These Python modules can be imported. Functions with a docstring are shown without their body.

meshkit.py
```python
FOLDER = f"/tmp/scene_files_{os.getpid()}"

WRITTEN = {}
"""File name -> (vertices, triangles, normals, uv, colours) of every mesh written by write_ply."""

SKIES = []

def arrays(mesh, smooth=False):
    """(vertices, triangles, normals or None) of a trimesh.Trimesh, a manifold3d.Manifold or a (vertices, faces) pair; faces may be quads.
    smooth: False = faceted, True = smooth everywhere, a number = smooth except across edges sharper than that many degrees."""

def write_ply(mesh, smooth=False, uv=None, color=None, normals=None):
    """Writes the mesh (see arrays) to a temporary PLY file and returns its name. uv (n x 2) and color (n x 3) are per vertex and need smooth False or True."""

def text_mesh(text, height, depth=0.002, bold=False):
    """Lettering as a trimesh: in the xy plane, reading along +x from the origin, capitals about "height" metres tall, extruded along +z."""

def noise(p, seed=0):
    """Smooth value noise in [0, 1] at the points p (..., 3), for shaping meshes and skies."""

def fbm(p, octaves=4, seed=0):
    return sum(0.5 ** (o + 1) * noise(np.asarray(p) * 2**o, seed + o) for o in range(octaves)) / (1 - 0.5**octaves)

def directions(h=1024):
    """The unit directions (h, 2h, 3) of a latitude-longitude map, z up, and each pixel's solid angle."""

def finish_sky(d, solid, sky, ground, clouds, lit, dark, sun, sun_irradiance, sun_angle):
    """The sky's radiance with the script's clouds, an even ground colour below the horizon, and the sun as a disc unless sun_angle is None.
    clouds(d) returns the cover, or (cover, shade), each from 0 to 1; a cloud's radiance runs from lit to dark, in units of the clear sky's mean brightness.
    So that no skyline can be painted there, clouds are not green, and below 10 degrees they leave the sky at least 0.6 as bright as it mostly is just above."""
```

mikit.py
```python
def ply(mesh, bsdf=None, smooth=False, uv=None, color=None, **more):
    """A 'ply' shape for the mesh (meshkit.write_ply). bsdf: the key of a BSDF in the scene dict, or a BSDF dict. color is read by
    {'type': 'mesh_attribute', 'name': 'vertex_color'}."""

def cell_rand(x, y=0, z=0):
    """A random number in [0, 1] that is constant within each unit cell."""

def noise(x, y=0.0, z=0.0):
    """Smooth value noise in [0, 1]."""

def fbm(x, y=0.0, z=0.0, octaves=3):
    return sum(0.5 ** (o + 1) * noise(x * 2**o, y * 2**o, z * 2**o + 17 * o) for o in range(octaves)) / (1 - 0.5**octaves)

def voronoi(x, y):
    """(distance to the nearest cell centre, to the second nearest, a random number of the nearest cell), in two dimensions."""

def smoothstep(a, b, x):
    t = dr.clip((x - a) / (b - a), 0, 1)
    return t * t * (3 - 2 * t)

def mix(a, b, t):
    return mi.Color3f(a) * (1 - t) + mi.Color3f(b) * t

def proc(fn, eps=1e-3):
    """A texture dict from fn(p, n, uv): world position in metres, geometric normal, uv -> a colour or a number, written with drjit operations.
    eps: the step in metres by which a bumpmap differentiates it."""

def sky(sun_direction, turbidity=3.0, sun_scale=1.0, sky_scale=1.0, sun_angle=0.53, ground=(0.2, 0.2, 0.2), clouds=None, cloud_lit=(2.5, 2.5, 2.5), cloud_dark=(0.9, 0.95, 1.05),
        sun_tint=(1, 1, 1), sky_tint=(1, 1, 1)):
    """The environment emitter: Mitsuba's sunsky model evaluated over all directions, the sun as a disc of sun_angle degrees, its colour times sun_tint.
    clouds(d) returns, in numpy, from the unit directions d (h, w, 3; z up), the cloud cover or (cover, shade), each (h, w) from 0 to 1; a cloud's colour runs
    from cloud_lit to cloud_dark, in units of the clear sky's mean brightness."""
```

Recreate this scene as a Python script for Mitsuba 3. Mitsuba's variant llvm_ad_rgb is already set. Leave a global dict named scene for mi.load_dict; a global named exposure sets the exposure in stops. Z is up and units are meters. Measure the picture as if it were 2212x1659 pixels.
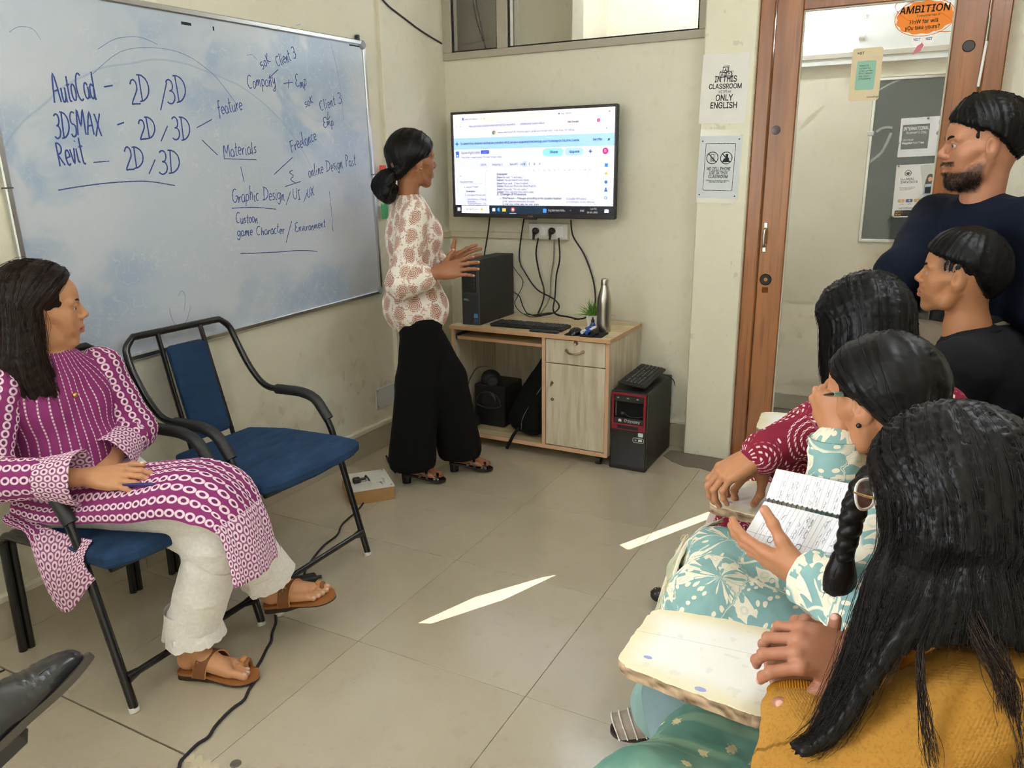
import math, random, numpy as np, trimesh, mitsuba as mi, drjit as dr, mikit, meshkit
import manifold3d as m3
from shapely.geometry import Polygon, Point, LineString, box as sbox
from shapely import affinity
from shapely.ops import unary_union
from mikit import proc, noise, fbm, voronoi, cell_rand, smoothstep, mix

# ---------------------------------------------------------------- camera, lights, exposure
T = mi.ScalarTransform4f
CAM = np.array([2.05571, -1.08064, 1.43815])
FWD = np.array([-0.45059, 0.85315, -0.26289])
scene, labels = {}, {}
CAMR, CAMD = np.array([0.88556, 0.46440, -0.01073]), np.array([0.11293, -0.23764, -0.96477])
FPX = 1663.5
scene['camera'] = {'type': 'perspective', 'fov': math.degrees(2 * math.atan(1106 / FPX)), 'fov_axis': 'x', 'near_clip': 0.02, 'far_clip': 60.0,
                   'to_world': T().look_at(origin=CAM.tolist(), target=(CAM + FWD).tolist(), up=(-CAMD).tolist())}
exposure = 0.75
SUN = np.array([0.0, 0.876, -0.482])           # the way the sunbeam travels, through two gaps high in the wall behind the camera
scene['sunlight'] = {'type': 'directional', 'direction': SUN.tolist(), 'irradiance': {'type': 'rgb', 'value': [16.0, 13.5, 8.4]}}
WINDOW_LIGHT = [17.0, 18.6, 21.0]      # daylight in the frosted panes of the window in the left wall, behind the camera
TUBE_LIGHT = [15.0, 16.5, 18.5]       # ceiling tubes of the classroom
BACK_TUBE_LIGHT = [30.0, 32.5, 36.0]  # ceiling tubes of the room behind the door
SCREEN_GAIN = 0.62
# ---------------------------------------------------------------- helpers
rng = np.random.default_rng(7)
def at(px, py, depth):      # a pixel of the photograph at a depth along the lens axis, in metres
    return CAM + depth * (FWD + CAMR * ((px - 1106) / FPX) + CAMD * ((py - 829.5) / FPX))
def onp(px, py, ax, v):     # the same pixel on the plane where coordinate ax equals v
    d = FWD + CAMR * ((px - 1106) / FPX) + CAMD * ((py - 829.5) / FPX)
    return CAM + d * ((v - CAM[ax]) / d[ax])
def hexc(h):
    c = np.array([int(h[i:i + 2], 16) for i in (0, 2, 4)]) / 255
    return np.where(c < 0.04045, c / 12.92, ((c + 0.055) / 1.055) ** 2.4)
def nrm(v):
    v = np.asarray(v, float); return v / (np.linalg.norm(v) + 1e-12)
def TM(v, f): return trimesh.Trimesh(np.asarray(v, float), np.asarray(f, int), process=False)
def cat(ms): return trimesh.util.concatenate([m for m in ms if m is not None and len(m.faces)])
def man(m): return m3.Manifold(m3.Mesh(np.asarray(m.vertices, np.float32), np.asarray(m.faces, np.uint32)))
def unman(m):
    k = m.to_mesh(); return TM(k.vert_properties[:, :3], k.tri_verts)
def bx(x0, y0, z0, x1, y1, z1, b=0.0):
    """A box between two corners, its edges chamfered by b."""
    lo, hi = np.minimum([x0, y0, z0], [x1, y1, z1]), np.maximum([x0, y0, z0], [x1, y1, z1])
    if b <= 0:
        m = trimesh.creation.box(hi - lo); m.apply_translation((lo + hi) / 2); return m
    b = min(b, 0.45 * (hi - lo).min()); h, pts = (hi - lo) / 2, []
    for s in np.ndindex(2, 2, 2):
        s = np.array(s) * 2 - 1
        for k in range(3):
            p = h - b; p = p.copy(); p[k] = h[k]; pts.append(s * p)
    m = trimesh.convex.convex_hull(np.array(pts)); m.apply_translation((lo + hi) / 2)
    return TM(m.vertices, m.faces)
def frame(p, x, z=None):
    """4x4 with x axis along x, z axis as near z as it can be."""
    x = nrm(x); z = np.array([0, 0, 1.0]) if z is None else np.asarray(z, float)
    y = nrm(np.cross(z, x)); z = np.cross(x, y); M = np.eye(4); M[:3, 0], M[:3, 1], M[:3, 2], M[:3, 3] = x, y, z, p; return M
def mv(m, M=None, t=None):
    m = m.copy()
    if M is not None: m.apply_transform(M)
    if t is not None: m.apply_translation(t)
    return m
def rotz(a, p=(0, 0, 0)):
    return trimesh.transformations.rotation_matrix(math.radians(a), [0, 0, 1], p)
def spline(pts, n=8, closed=False):
    P = np.asarray(pts, float); k = len(P); out = []
    for i in range(k if closed else k - 1):
        if closed: a, b, c, d = (P[(i + j) % k] for j in (-1, 0, 1, 2))
        else: a, b, c, d = P[max(i - 1, 0)], P[i], P[i + 1], P[min(i + 2, k - 1)]
        t = np.linspace(0, 1, n, endpoint=False)[:, None]
        out.append(0.5 * (2 * b + (c - a) * t + (2 * a - 5 * b + 4 * c - d) * t * t + (3 * b - a - 3 * c + d) * t ** 3))
    if not closed: out.append(P[-1:])
    return np.vstack(out)
def frames_along(P):
    t = np.gradient(P, axis=0); t /= np.linalg.norm(t, axis=1, keepdims=True) + 1e-12
    u = np.zeros_like(P); a = np.array([0, 0, 1.0]) if abs(t[0][2]) < 0.9 else np.array([1.0, 0, 0])
    u[0] = nrm(np.cross(np.cross(t[0], a), t[0]))
    for i in range(1, len(P)):
        w = u[i - 1] - t[i] * np.dot(u[i - 1], t[i]); u[i] = nrm(w)
    return t, u, np.cross(t, u)
def tube(path, r, seg=10, caps=True):
    P = np.asarray(path, float); n = len(P); t, u, w = frames_along(P); r = np.broadcast_to(np.asarray(r, float), (n,))
    a = np.arange(seg) / seg * 2 * np.pi
    v = (P[:, None] + r[:, None, None] * (np.cos(a)[None, :, None] * u[:, None] + np.sin(a)[None, :, None] * w[:, None])).reshape(-1, 3)
    i, j = np.meshgrid(np.arange(n - 1), np.arange(seg), indexing='ij'); q = lambda i, j: i * seg + j % seg
    f = np.concatenate([np.stack([q(i, j), q(i, j + 1), q(i + 1, j + 1)], -1).reshape(-1, 3), np.stack([q(i, j), q(i + 1, j + 1), q(i + 1, j)], -1).reshape(-1, 3)])
    if caps:
        v = np.vstack([v, P[0], P[-1]]); k = np.arange(seg)
        f = np.vstack([f, np.stack([k * 0 + n * seg, (k + 1) % seg, k], 1), np.stack([k * 0 + n * seg + 1, (n - 1) * seg + k, (n - 1) * seg + (k + 1) % seg], 1)])
    return TM(v, f)
def bend(pts, rad, n=6):
    """A polyline with its corners rounded by radius rad."""
    P = [np.asarray(p, float) for p in pts]; out = [P[0]]
    for a, b, c in zip(P, P[1:], P[2:]):
        d1, d2 = nrm(a - b), nrm(c - b); k = min(rad, 0.45 * np.linalg.norm(a - b), 0.45 * np.linalg.norm(c - b))
        s, e = b + d1 * k, b + d2 * k
        for q in np.linspace(0, 1, n + 1): out.append((1 - q) ** 2 * s + 2 * q * (1 - q) * b + q * q * e)
    out.append(P[-1]); return np.array(out)
def lathe(prof, seg=32, c=(0, 0, 0)):
    P = np.asarray(prof, float); a = np.arange(seg) / seg * 2 * np.pi; n = len(P)
    v = np.stack([P[:, None, 0] * np.cos(a), P[:, None, 0] * np.sin(a), np.repeat(P[:, 1:2], seg, 1)], -1).reshape(-1, 3) + np.asarray(c)
    i, j = np.meshgrid(np.arange(n - 1), np.arange(seg), indexing='ij'); q = lambda i, j: i * seg + j % seg
    f = np.concatenate([np.stack([q(i, j), q(i, j + 1), q(i + 1, j + 1)], -1).reshape(-1, 3), np.stack([q(i, j), q(i + 1, j + 1), q(i + 1, j)], -1).reshape(-1, 3)])
    m = TM(v, f); m.update_faces(m.area_faces > 1e-12); return m
def ball(c, r, sub=2):
    m = trimesh.creation.icosphere(sub, 1.0); v = m.vertices * np.asarray(r) + np.asarray(c); return TM(v, m.faces)
def cyl(a, b, r, seg=20, r2=None):
    return tube([a, b], [r, r if r2 is None else r2], seg)
def extr(poly, h):
    gs = getattr(poly, 'geoms', [poly]); return cat([trimesh.creation.extrude_polygon(g, h, engine='earcut') for g in gs if g.area > 1e-12])
def rrect(w, h, r, x=0.0, y=0.0):
    return affinity.translate(sbox(r, r, w - r, h - r).buffer(r, 6), x, y)
def sheet(G, thick=0.0):
    """A grid of points (n, m, 3) as a surface, uv from the grid's arc lengths; with thick, a closed slab below it."""
    n, m = G.shape[:2]; i, j = np.meshgrid(np.arange(n - 1), np.arange(m - 1), indexing='ij'); q = lambda i, j: i * m + j
    f = np.concatenate([np.stack([q(i, j), q(i, j + 1), q(i + 1, j + 1)], -1).reshape(-1, 3), np.stack([q(i, j), q(i + 1, j + 1), q(i + 1, j)], -1).reshape(-1, 3)])
    return TM(G.reshape(-1, 3), f)
def plane_text(text, h, O, X, Y, depth=0.0006, bold=False, center=False):
    """Lettering lying in the plane through O that X (reading) and Y (up) span."""
    m = meshkit.text_mesh(text, h, depth, bold); X, Y = nrm(X), nrm(Y)
    if center: m.apply_translation([-(m.bounds[0][0] + m.bounds[1][0]) / 2, 0, 0])
    M = np.eye(4); M[:3, 0], M[:3, 1], M[:3, 2], M[:3, 3] = X, Y, np.cross(X, Y), O; m.apply_transform(M); return TM(m.vertices, m.faces)

# ---- materials that take their colour from the mesh
VC = {'type': 'mesh_attribute', 'name': 'vertex_color'}
def prin(rough=0.6, spec=0.4, metal=0.0, base=VC, **k):
    return {'type': 'twosided', 'b': {'type': 'principled', 'base_color': base, 'roughness': rough, 'specular': spec, 'metallic': metal, **k}}
scene['matte'] = prin(0.85, 0.25); scene['satin'] = prin(0.5, 0.4); scene['gloss'] = prin(0.22, 0.5); scene['metal'] = prin(0.3, 0.5, 1.0)
scene['skin'] = prin(0.52, 0.35); scene['hair'] = prin(0.42, 0.16); scene['fabric'] = prin(0.95, 0.12, sheen=0.25)
scene['clear'] = {'type': 'thindielectric', 'int_ior': 1.5}
GENERIC = ('matte', 'satin', 'gloss', 'metal', 'skin', 'hair', 'fabric')

def shape(mesh, mat, col=None, smooth=35, uv=None, **more):
    if mat in GENERIC:
        if isinstance(col, str): col = hexc(col)
        if col is None: col = [0.5] * 3
        col = np.asarray(col, float)
        if smooth is not False and smooth is not True and col.ndim == 1:
            mesh = trimesh.graph.smooth_shade(TM(mesh.vertices, mesh.faces), angle=np.radians(smooth), facet_minarea=None); smooth = True
        elif smooth is not False: smooth = True
        return mikit.ply(mesh, mat, smooth, color=np.broadcast_to(col, (len(mesh.vertices), 3)), **more)
    return mikit.ply(mesh, mat, smooth if uv is None else (smooth is not False), uv=uv, **more)
def numbered(key):
    if key not in labels and key not in scene and not any(k.startswith(key + '__') for k in scene): return key
    n = 1
    while f'{key}_{n:03d}' in scene or f'{key}_{n:03d}' in labels or any(k.startswith(f'{key}_{n:03d}__') for k in scene): n += 1
    return f'{key}_{n:03d}'
def thing(name, label, category, group=None):
    key = numbered(name); labels[key] = {'label': label, 'category': category}
    if group: labels[key]['group'] = group
    return key
COUNT = {}
def part(parent, name, mesh, mat, col=None, smooth=35, label=None, kind=None, **k):
    base = f'{parent}__{name}'; n = COUNT.get(base, 0); COUNT[base] = n + 1
    key = base if n == 0 else f'{base}_{n:03d}'
    scene[key] = mesh if isinstance(mesh, dict) else shape(mesh, mat, col, smooth, **k)
    if label or kind: labels[key] = {a: b for a, b in (('label', label), ('kind', kind)) if b}
    return key
def solo(name, mesh, mat, col, label, category, group=None, smooth=35, **k):
    key = thing(name, label, category, group); scene[key] = shape(mesh, mat, col, smooth, **k); return key
def struct(name, mesh, mat, col=None, smooth=35, **k):
    scene[name] = shape(mesh, mat, col, smooth, **k); labels[name] = {'kind': 'structure'}; return name
# ---------------------------------------------------------------- surfaces of the room
def f_wall(p, n, uv):
    a = fbm(p.x * 1.6 + 3, p.y * 1.6, p.z * 1.6); b = fbm(p.x * 9, p.y * 9 + 5, p.z * 7); d = fbm(p.x * 31, p.y * 31, p.z * 17)
    c = mix([0.70, 0.665, 0.53], [0.745, 0.715, 0.59], smoothstep(0.35, 0.7, a))
    low = smoothstep(0.95, 0.15, p.z)                      # scuffs where chairs and shoes reach
    c = mix(c, [0.44, 0.39, 0.29], 0.34 * low * smoothstep(0.54, 0.74, b) + 0.4 * low * smoothstep(0.63, 0.7, d) * smoothstep(0.5, 0.6, b))
    return mix(c, [0.5, 0.45, 0.34], 0.12 * smoothstep(0.66, 0.74, d))
scene['wall_paint'] = {'type': 'twosided', 'b': {'type': 'bumpmap', 'arbitrary': {'type': 'proc', **proc(lambda p, n, uv: fbm(p.x * 60, p.y * 60, p.z * 60), 4e-3)}, 'scale': 0.0008,
    'b': {'type': 'principled', 'base_color': proc(f_wall), 'roughness': 0.55, 'specular': 0.3}}}
scene['column_paint'] = {'type': 'twosided', 'b': {'type': 'principled', 'base_color': proc(lambda p, n, uv: mix(mix([0.76, 0.725, 0.55], [0.80, 0.77, 0.61], fbm(p.x * 5, p.y * 5, p.z * 3)), [0.45, 0.41, 0.31], 0.4 * smoothstep(0.64, 0.7, fbm(p.x * 40, p.y * 40, p.z * 22)) * smoothstep(0.5, 0.6, fbm(p.x * 7, p.y * 7, p.z * 5)))), 'roughness': 0.5, 'specular': 0.35}}
def f_tile(p, n, uv):
    r = cell_rand(uv.x, uv.y); a = fbm(p.x * 2.1 + r * 50, p.y * 2.1, 1.0, octaves=4); b = fbm(p.x * 26, p.y * 26 + 7, 0.5); s = noise(p.x * 210, p.y * 210, 3)
    c = mix([0.40, 0.345, 0.255], [0.455, 0.398, 0.305], smoothstep(0.25, 0.75, a) * 0.8 + 0.2 * r)
    c = mix(c, [0.36, 0.305, 0.22], 0.3 * smoothstep(0.6, 0.78, b))
    return mix(c, [0.2, 0.165, 0.115], 0.6 * smoothstep(0.965, 0.99, s))
scene['floor_tile'] = {'type': 'twosided', 'b': {'type': 'principled', 'base_color': proc(f_tile), 'roughness': 0.17, 'specular': 0.45}}
def f_wood(p, n, uv):
    w = fbm(p.x * 16 + 1.5 * fbm(p.x * 3, p.z * 1.2, p.y * 3), p.y * 16, p.z * 1.1, octaves=4); g = fbm(p.x * 120, p.y * 120, p.z * 3)
    c = mix([0.20, 0.062, 0.014], [0.37, 0.135, 0.034], smoothstep(0.25, 0.75, w))
    return mix(c, [0.11, 0.032, 0.009], 0.6 * smoothstep(0.55, 0.8, g))
scene['door_wood'] = {'type': 'twosided', 'b': {'type': 'principled', 'base_color': proc(f_wood), 'roughness': 0.28, 'specular': 0.5, 'clearcoat': 0.4, 'clearcoat_gloss': 0.85}}
def f_lam(p, n, uv):
    g = fbm(p.x * 55, p.y * 55, p.z * 4.0, octaves=4); q = fbm(p.x * 4, p.y * 4, p.z * 1.2); top = smoothstep(0.8, 0.95, dr.abs(n.z))
    v = mix([0.50, 0.42, 0.30], [0.66, 0.585, 0.45], smoothstep(0.25, 0.75, g)); h = fbm(p.x * 5, p.y * 60, 2.0, octaves=3)
    t = mix([0.50, 0.38, 0.225], [0.64, 0.515, 0.33], smoothstep(0.3, 0.7, h)); c = mix(v, t, top)
    return mix(c, [0.36, 0.28, 0.17], 0.6 * smoothstep(0.58, 0.8, q))
scene['laminate'] = {'type': 'twosided', 'b': {'type': 'principled', 'base_color': proc(f_lam), 'roughness': 0.35, 'specular': 0.4}}
def f_board(p, n, uv):
    a = fbm(p.y * 2.2 + 1, p.z * 2.2, 0.0, octaves=4); b = fbm(p.y * 7 + 0.8 * a * 7, p.z * 9, 3.0, octaves=4); f = fbm(p.y * 34, p.z * 30, 2.0); w = fbm(p.y * 1.1 + 8, p.z * 1.3, 5.0)
    c = mix([0.58, 0.625, 0.71], [0.34, 0.45, 0.62], 0.8 * smoothstep(0.38, 0.72, a) * smoothstep(0.3, 0.62, b) + 0.25 * smoothstep(0.5, 0.75, w))
    scr = smoothstep(0.045, 0.0, dr.abs(f - 0.5)) * smoothstep(0.45, 0.62, b)
    c = mix(c, [0.69, 0.71, 0.75], 0.35 * scr)
    r = dr.sqrt(dr.square(p.y - 1.0) + dr.square(p.z - 1.05)); ring = smoothstep(0.006, 0.0, dr.abs(r - 0.78 - 0.05 * fbm(p.y * 3, p.z * 3))) * smoothstep(1.35, 1.6, p.z)
    return mix(c, [0.27, 0.36, 0.52], 0.5 * ring)
scene['board_face'] = {'type': 'twosided', 'b': {'type': 'principled', 'base_color': proc(f_board), 'roughness': 0.26, 'specular': 0.5}}

XL, YT, XR, YB, ZC = -0.44, 2.84, 2.46, -2.6, 2.75
# walls: a sheet with openings each
def wall_yz(poly, x0, x1):
    m = extr(poly, abs(x1 - x0)); v = m.vertices; return TM(np.stack([min(x0, x1) + v[:, 2], v[:, 0], v[:, 1]], 1), m.faces)
def wall_xz(poly, y0, y1):
    m = extr(poly, abs(y1 - y0)); v = m.vertices; return TM(np.stack([v[:, 0], max(y0, y1) - v[:, 2], v[:, 1]], 1), m.faces)
tsun = 0.482 / 0.876
def gap(*q): return Polygon([(x, (y - YB) * tsun) for x, y in q])     # slanting gaps that let the sun onto the floor
gap1 = gap((0.712, 0.772), (0.755, 0.790), (0.90, 1.03), (0.995, 1.275), (0.955, 1.235), (0.80, 1.0))
gap2 = gap((1.118, 1.60), (1.165, 1.575), (1.46, 2.16), (1.41, 2.17))
win = sbox(-2.42, 0.92, -1.52, 2.22)
struct('wall_left', wall_yz(sbox(YB, 0, YT + 1.1, ZC).difference(win), XL, XL - 0.02), 'wall_paint', smooth=False)
vent = sbox(XL, 2.062, 1.04, 2.64); dooro = sbox(1.30, -0.02, 2.27, 2.34)
struct('wall_front', wall_xz(sbox(XL, 0, XR + 0.3, ZC).difference(unary_union([vent, dooro])), YT, YT + 0.07), 'wall_paint', smooth=False)
struct('column', bx(1.062, 2.735, 0, 1.30, 2.84, ZC, 0.006), 'column_paint', smooth=False)
struct('wall_side_pier', bx(XL - 0.01, 2.262, 0.15, XL + 0.022, 2.86, ZC, 0.004), 'wall_paint', smooth=False)
struct('wall_right', bx(XR, YB, 0, XR + 0.05, YT + 1.1, ZC), 'wall_paint', smooth=False)
struct('wall_back', wall_xz(sbox(XL, 0, XR, ZC).difference(unary_union([gap1, gap2])), YB - 0.004, YB), 'wall_paint', smooth=False)
struct('ceiling', bx(XL - 0.05, YB, ZC, XR + 0.35, YT + 1.2, ZC + 0.05), 'matte', 'efeae0', smooth=False)
struct('wall_beyond', bx(XL - 0.1, 3.82, 0, XR + 0.3, 3.9, ZC), 'wall_paint', smooth=False)
# floor: a screed and one slab per tile
struct('floor', bx(XL - 0.05, YB, -0.06, XR + 0.3, 3.9, -0.006), 'matte', '4a4033', smooth=False)
xs = [XL, 0.0, 0.6, 1.2, 1.8, 2.4, XR + 0.2]; ys = [-2.4, -1.8, -1.2, -0.6, 0.0, 0.6, 1.2, 1.8, 2.4, 3.0, 3.6]; tn = 0
for j in range(len(ys) - 1):
    off = 0.033 if ys[j] < -0.01 else 0.0
    for i in range(len(xs) - 1):
        x0, x1 = xs[i] + (off if i else 0), xs[i + 1] + off; g = 0.0007; y1 = ys[j + 1] - (0.004 if abs(ys[j + 1]) < 0.01 else 0)
        m = bx(x0 + g, ys[j] + g, -0.02, x1 - g, y1 - g, 0.0, 0.0008); tn += 1
        part('floor', 'tile', m, 'floor_tile', smooth=False, uv=np.full((len(m.vertices), 2), [tn * 3.0 + 0.5, 7.5]))
patch = Polygon([(1.00, 2.74), (0.99, 2.66), (1.05, 2.60), (1.12, 2.565), (1.2, 2.575), (1.26, 2.55), (1.34, 2.57), (1.36, 2.74)]).buffer(0.012)
m = extr(patch, 0.005); part('floor', 'cement_patch', mv(m, t=[0, 0, -0.001]), 'matte', '6d665c', smooth=False, label='rough grey cement patch on the floor at the foot of the column')
chips = [Polygon([(0.52 + k * 0.03 + 0.01 * rng.random(), -0.012), (0.54 + k * 0.03, -0.03 + 0.012 * rng.random()), (0.56 + k * 0.03, -0.01), (0.53 + k * 0.03, 0.012)]) for k in range(7)]
part('floor', 'broken_grout', cat([mv(extr(c.buffer(0.003), 0.0018), t=[0, 0, 0.0]) for c in chips]), 'matte', 'b9ad94', smooth=False, kind='stuff')
part('floor', 'drain_plug', lathe([(0, 0.003), (0.012, 0.003), (0.0145, 0.0), (0.0145, -0.004)], 24, tuple(onp(509, 1650, 2, 0))), 'satin', '57534c')
# skirting of tiles with a plaster ledge above it
struct('baseboard_left', bx(XL - 0.01, YB, 0.128, XL + 0.02, 2.262, 0.152, 0.004), 'wall_paint', smooth=False)
y = -2.38
while y < 2.8:
    m = bx(XL, max(y, YB) + 0.001, 0.0, XL + 0.013, min(y + 0.598, YT), 0.127, 0.0012); tn += 1
    part('baseboard_left', 'skirting_tile', m, 'floor_tile', smooth=False, uv=np.full((len(m.vertices), 2), [tn * 3.0 + 0.5, 2.5])); y += 0.6
struct('baseboard_front', bx(XL + 0.02, 2.822, 0.128, 1.062, 2.85, 0.15, 0.004), 'wall_paint', smooth=False)
for x in (XL + 0.014, 0.1, 0.7):
    m = bx(x, 2.828, 0.0, min(x + 0.598, 1.06), 2.841, 0.127, 0.0012); tn += 1
    part('baseboard_front', 'skirting_tile', m, 'floor_tile', smooth=False, uv=np.full((len(m.vertices), 2), [tn * 3.0 + 0.5, 2.5]))
struct('baseboard_beyond', bx(1.2, 3.80, 0, 2.6, 3.83, 0.1, 0.004), 'matte', 'a39c8c', smooth=False)

# the window behind the camera (in the left wall), its frosted panes full of daylight
k = struct('window_1', cat([bx(XL - 0.015, -2.44, 0.90, XL + 0.03, -1.50, 0.94, 0.004), bx(XL - 0.015, -2.44, 2.20, XL + 0.03, -1.50, 2.24, 0.004), bx(XL - 0.015, -2.44, 0.94, XL + 0.03, -2.40, 2.2, 0.004),
                            bx(XL - 0.015, -1.54, 0.94, XL + 0.03, -1.50, 2.2, 0.004), bx(XL - 0.01, -1.985, 0.94, XL + 0.02, -1.955, 2.2, 0.004)]), 'satin', 'd8d6d0', smooth=False)
def quad_x(x, y0, z0, y1, z1): return TM([[x, y0, z0], [x, y1, z0], [x, y1, z1], [x, y0, z1]], [[0, 1, 2], [0, 2, 3]])
part('window_1', 'pane', mikit.ply(cat([quad_x(XL - 0.005, -2.40, 0.94, -1.985, 2.2), quad_x(XL - 0.005, -1.955, 0.94, -1.54, 2.2)]), 'matte', color=np.full((8, 3), 0.7), emitter={'type': 'area', 'radiance': {'type': 'rgb', 'value': WINDOW_LIGHT}}), None)
# tube lamps
def tube_lamp(a, b, down, power, label, out=0.034):
    a, b, down = np.array(a, float), np.array(b, float), np.array(down, float); d = nrm(b - a); w = np.cross(d, down)
    t = thing('tube_light', label, 'tube light', None)
    P = np.array([a - down * 0.005, b - down * 0.005]); body = []
    q = [(-0.03, 0), (-0.018, 0.028), (0.018, 0.028), (0.03, 0)]
    v = np.array([p + w * i + (-down) * (-j + 0.0) for p in (a, b) for i, j in [(c[0], c[1]) for c in q]])
    h = trimesh.convex.convex_hull(v - 0 * down); part(t, 'batten', TM(h.vertices, h.faces), 'satin', 'eceae4', smooth=False)
    c = down * (out + 0.014); m = tube(np.array([a + c + d * 0.03, b + c - d * 0.03]), 0.013, 14, caps=False)
    scene[f'{t}__tube'] = mikit.ply(m, 'matte', True, color=np.full((len(m.vertices), 3), 0.8), emitter={'type': 'area', 'radiance': {'type': 'rgb', 'value': power}})
    for e, s in ((a, 1), (b, -1)): part(t, 'end_cap', cyl(e + c + d * 0.0 * s, e + c + d * 0.03 * s, 0.016, 14), 'satin', 'd9d6ce')
    return t
tube_lamp([XR, 0.3, 2.52], [XR, 1.6, 2.52], [-1, 0, 0], [c * 3.8 for c in TUBE_LIGHT], 'fluorescent tube light on the right wall above the standing man, out of the picture')
tube_lamp([0.85, -0.9, ZC], [2.05, -0.9, ZC], [0, 0, -1], [c * 2.2 for c in TUBE_LIGHT], 'fluorescent tube light on the ceiling behind the photographer')
tube_lamp([1.30, 3.82, 2.245], [1.66, 3.82, 2.24], [0, -1, 0], BACK_TUBE_LIGHT, 'short tube light seen through the top of the door glass, upper one')
tube_lamp([1.30, 3.82, 2.135], [1.66, 3.82, 2.13], [0, -1, 0], BACK_TUBE_LIGHT, 'short tube light seen through the door glass, lower one')
tube_lamp([0.1, 3.3, ZC], [1.9, 3.3, ZC], [0, 0, -1], BACK_TUBE_LIGHT, 'ceiling tube light of the room behind the door, above the glass')

# ---- the ventilator window above the television: aluminium frame, two panes
AL = 'a9a293'
fy0, fy1 = 2.825, 2.90
struct('window_2', bx(XL + 0.004, fy0, 2.05, 1.045, fy1, 2.088, 0.003), 'satin', AL, smooth=False)
part('window_2', 'frame_bar', bx(XL + 0.004, fy0, 2.088, -0.365, fy1, 2.64, 0.003), 'satin', AL, smooth=False)
part('window_2', 'frame_bar', bx(1.010, fy0, 2.088, 1.045, fy1, 2.64, 0.003), 'satin', AL, smooth=False)
part('window_2', 'frame_bar', bx(-0.078, fy0, 2.088, -0.015, fy1, 2.64, 0.003), 'satin', AL, smooth=False)
part('window_2', 'frame_bar', bx(XL + 0.004, fy0, 2.60, 1.045, fy1, 2.64, 0.003), 'satin', AL, smooth=False)
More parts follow.
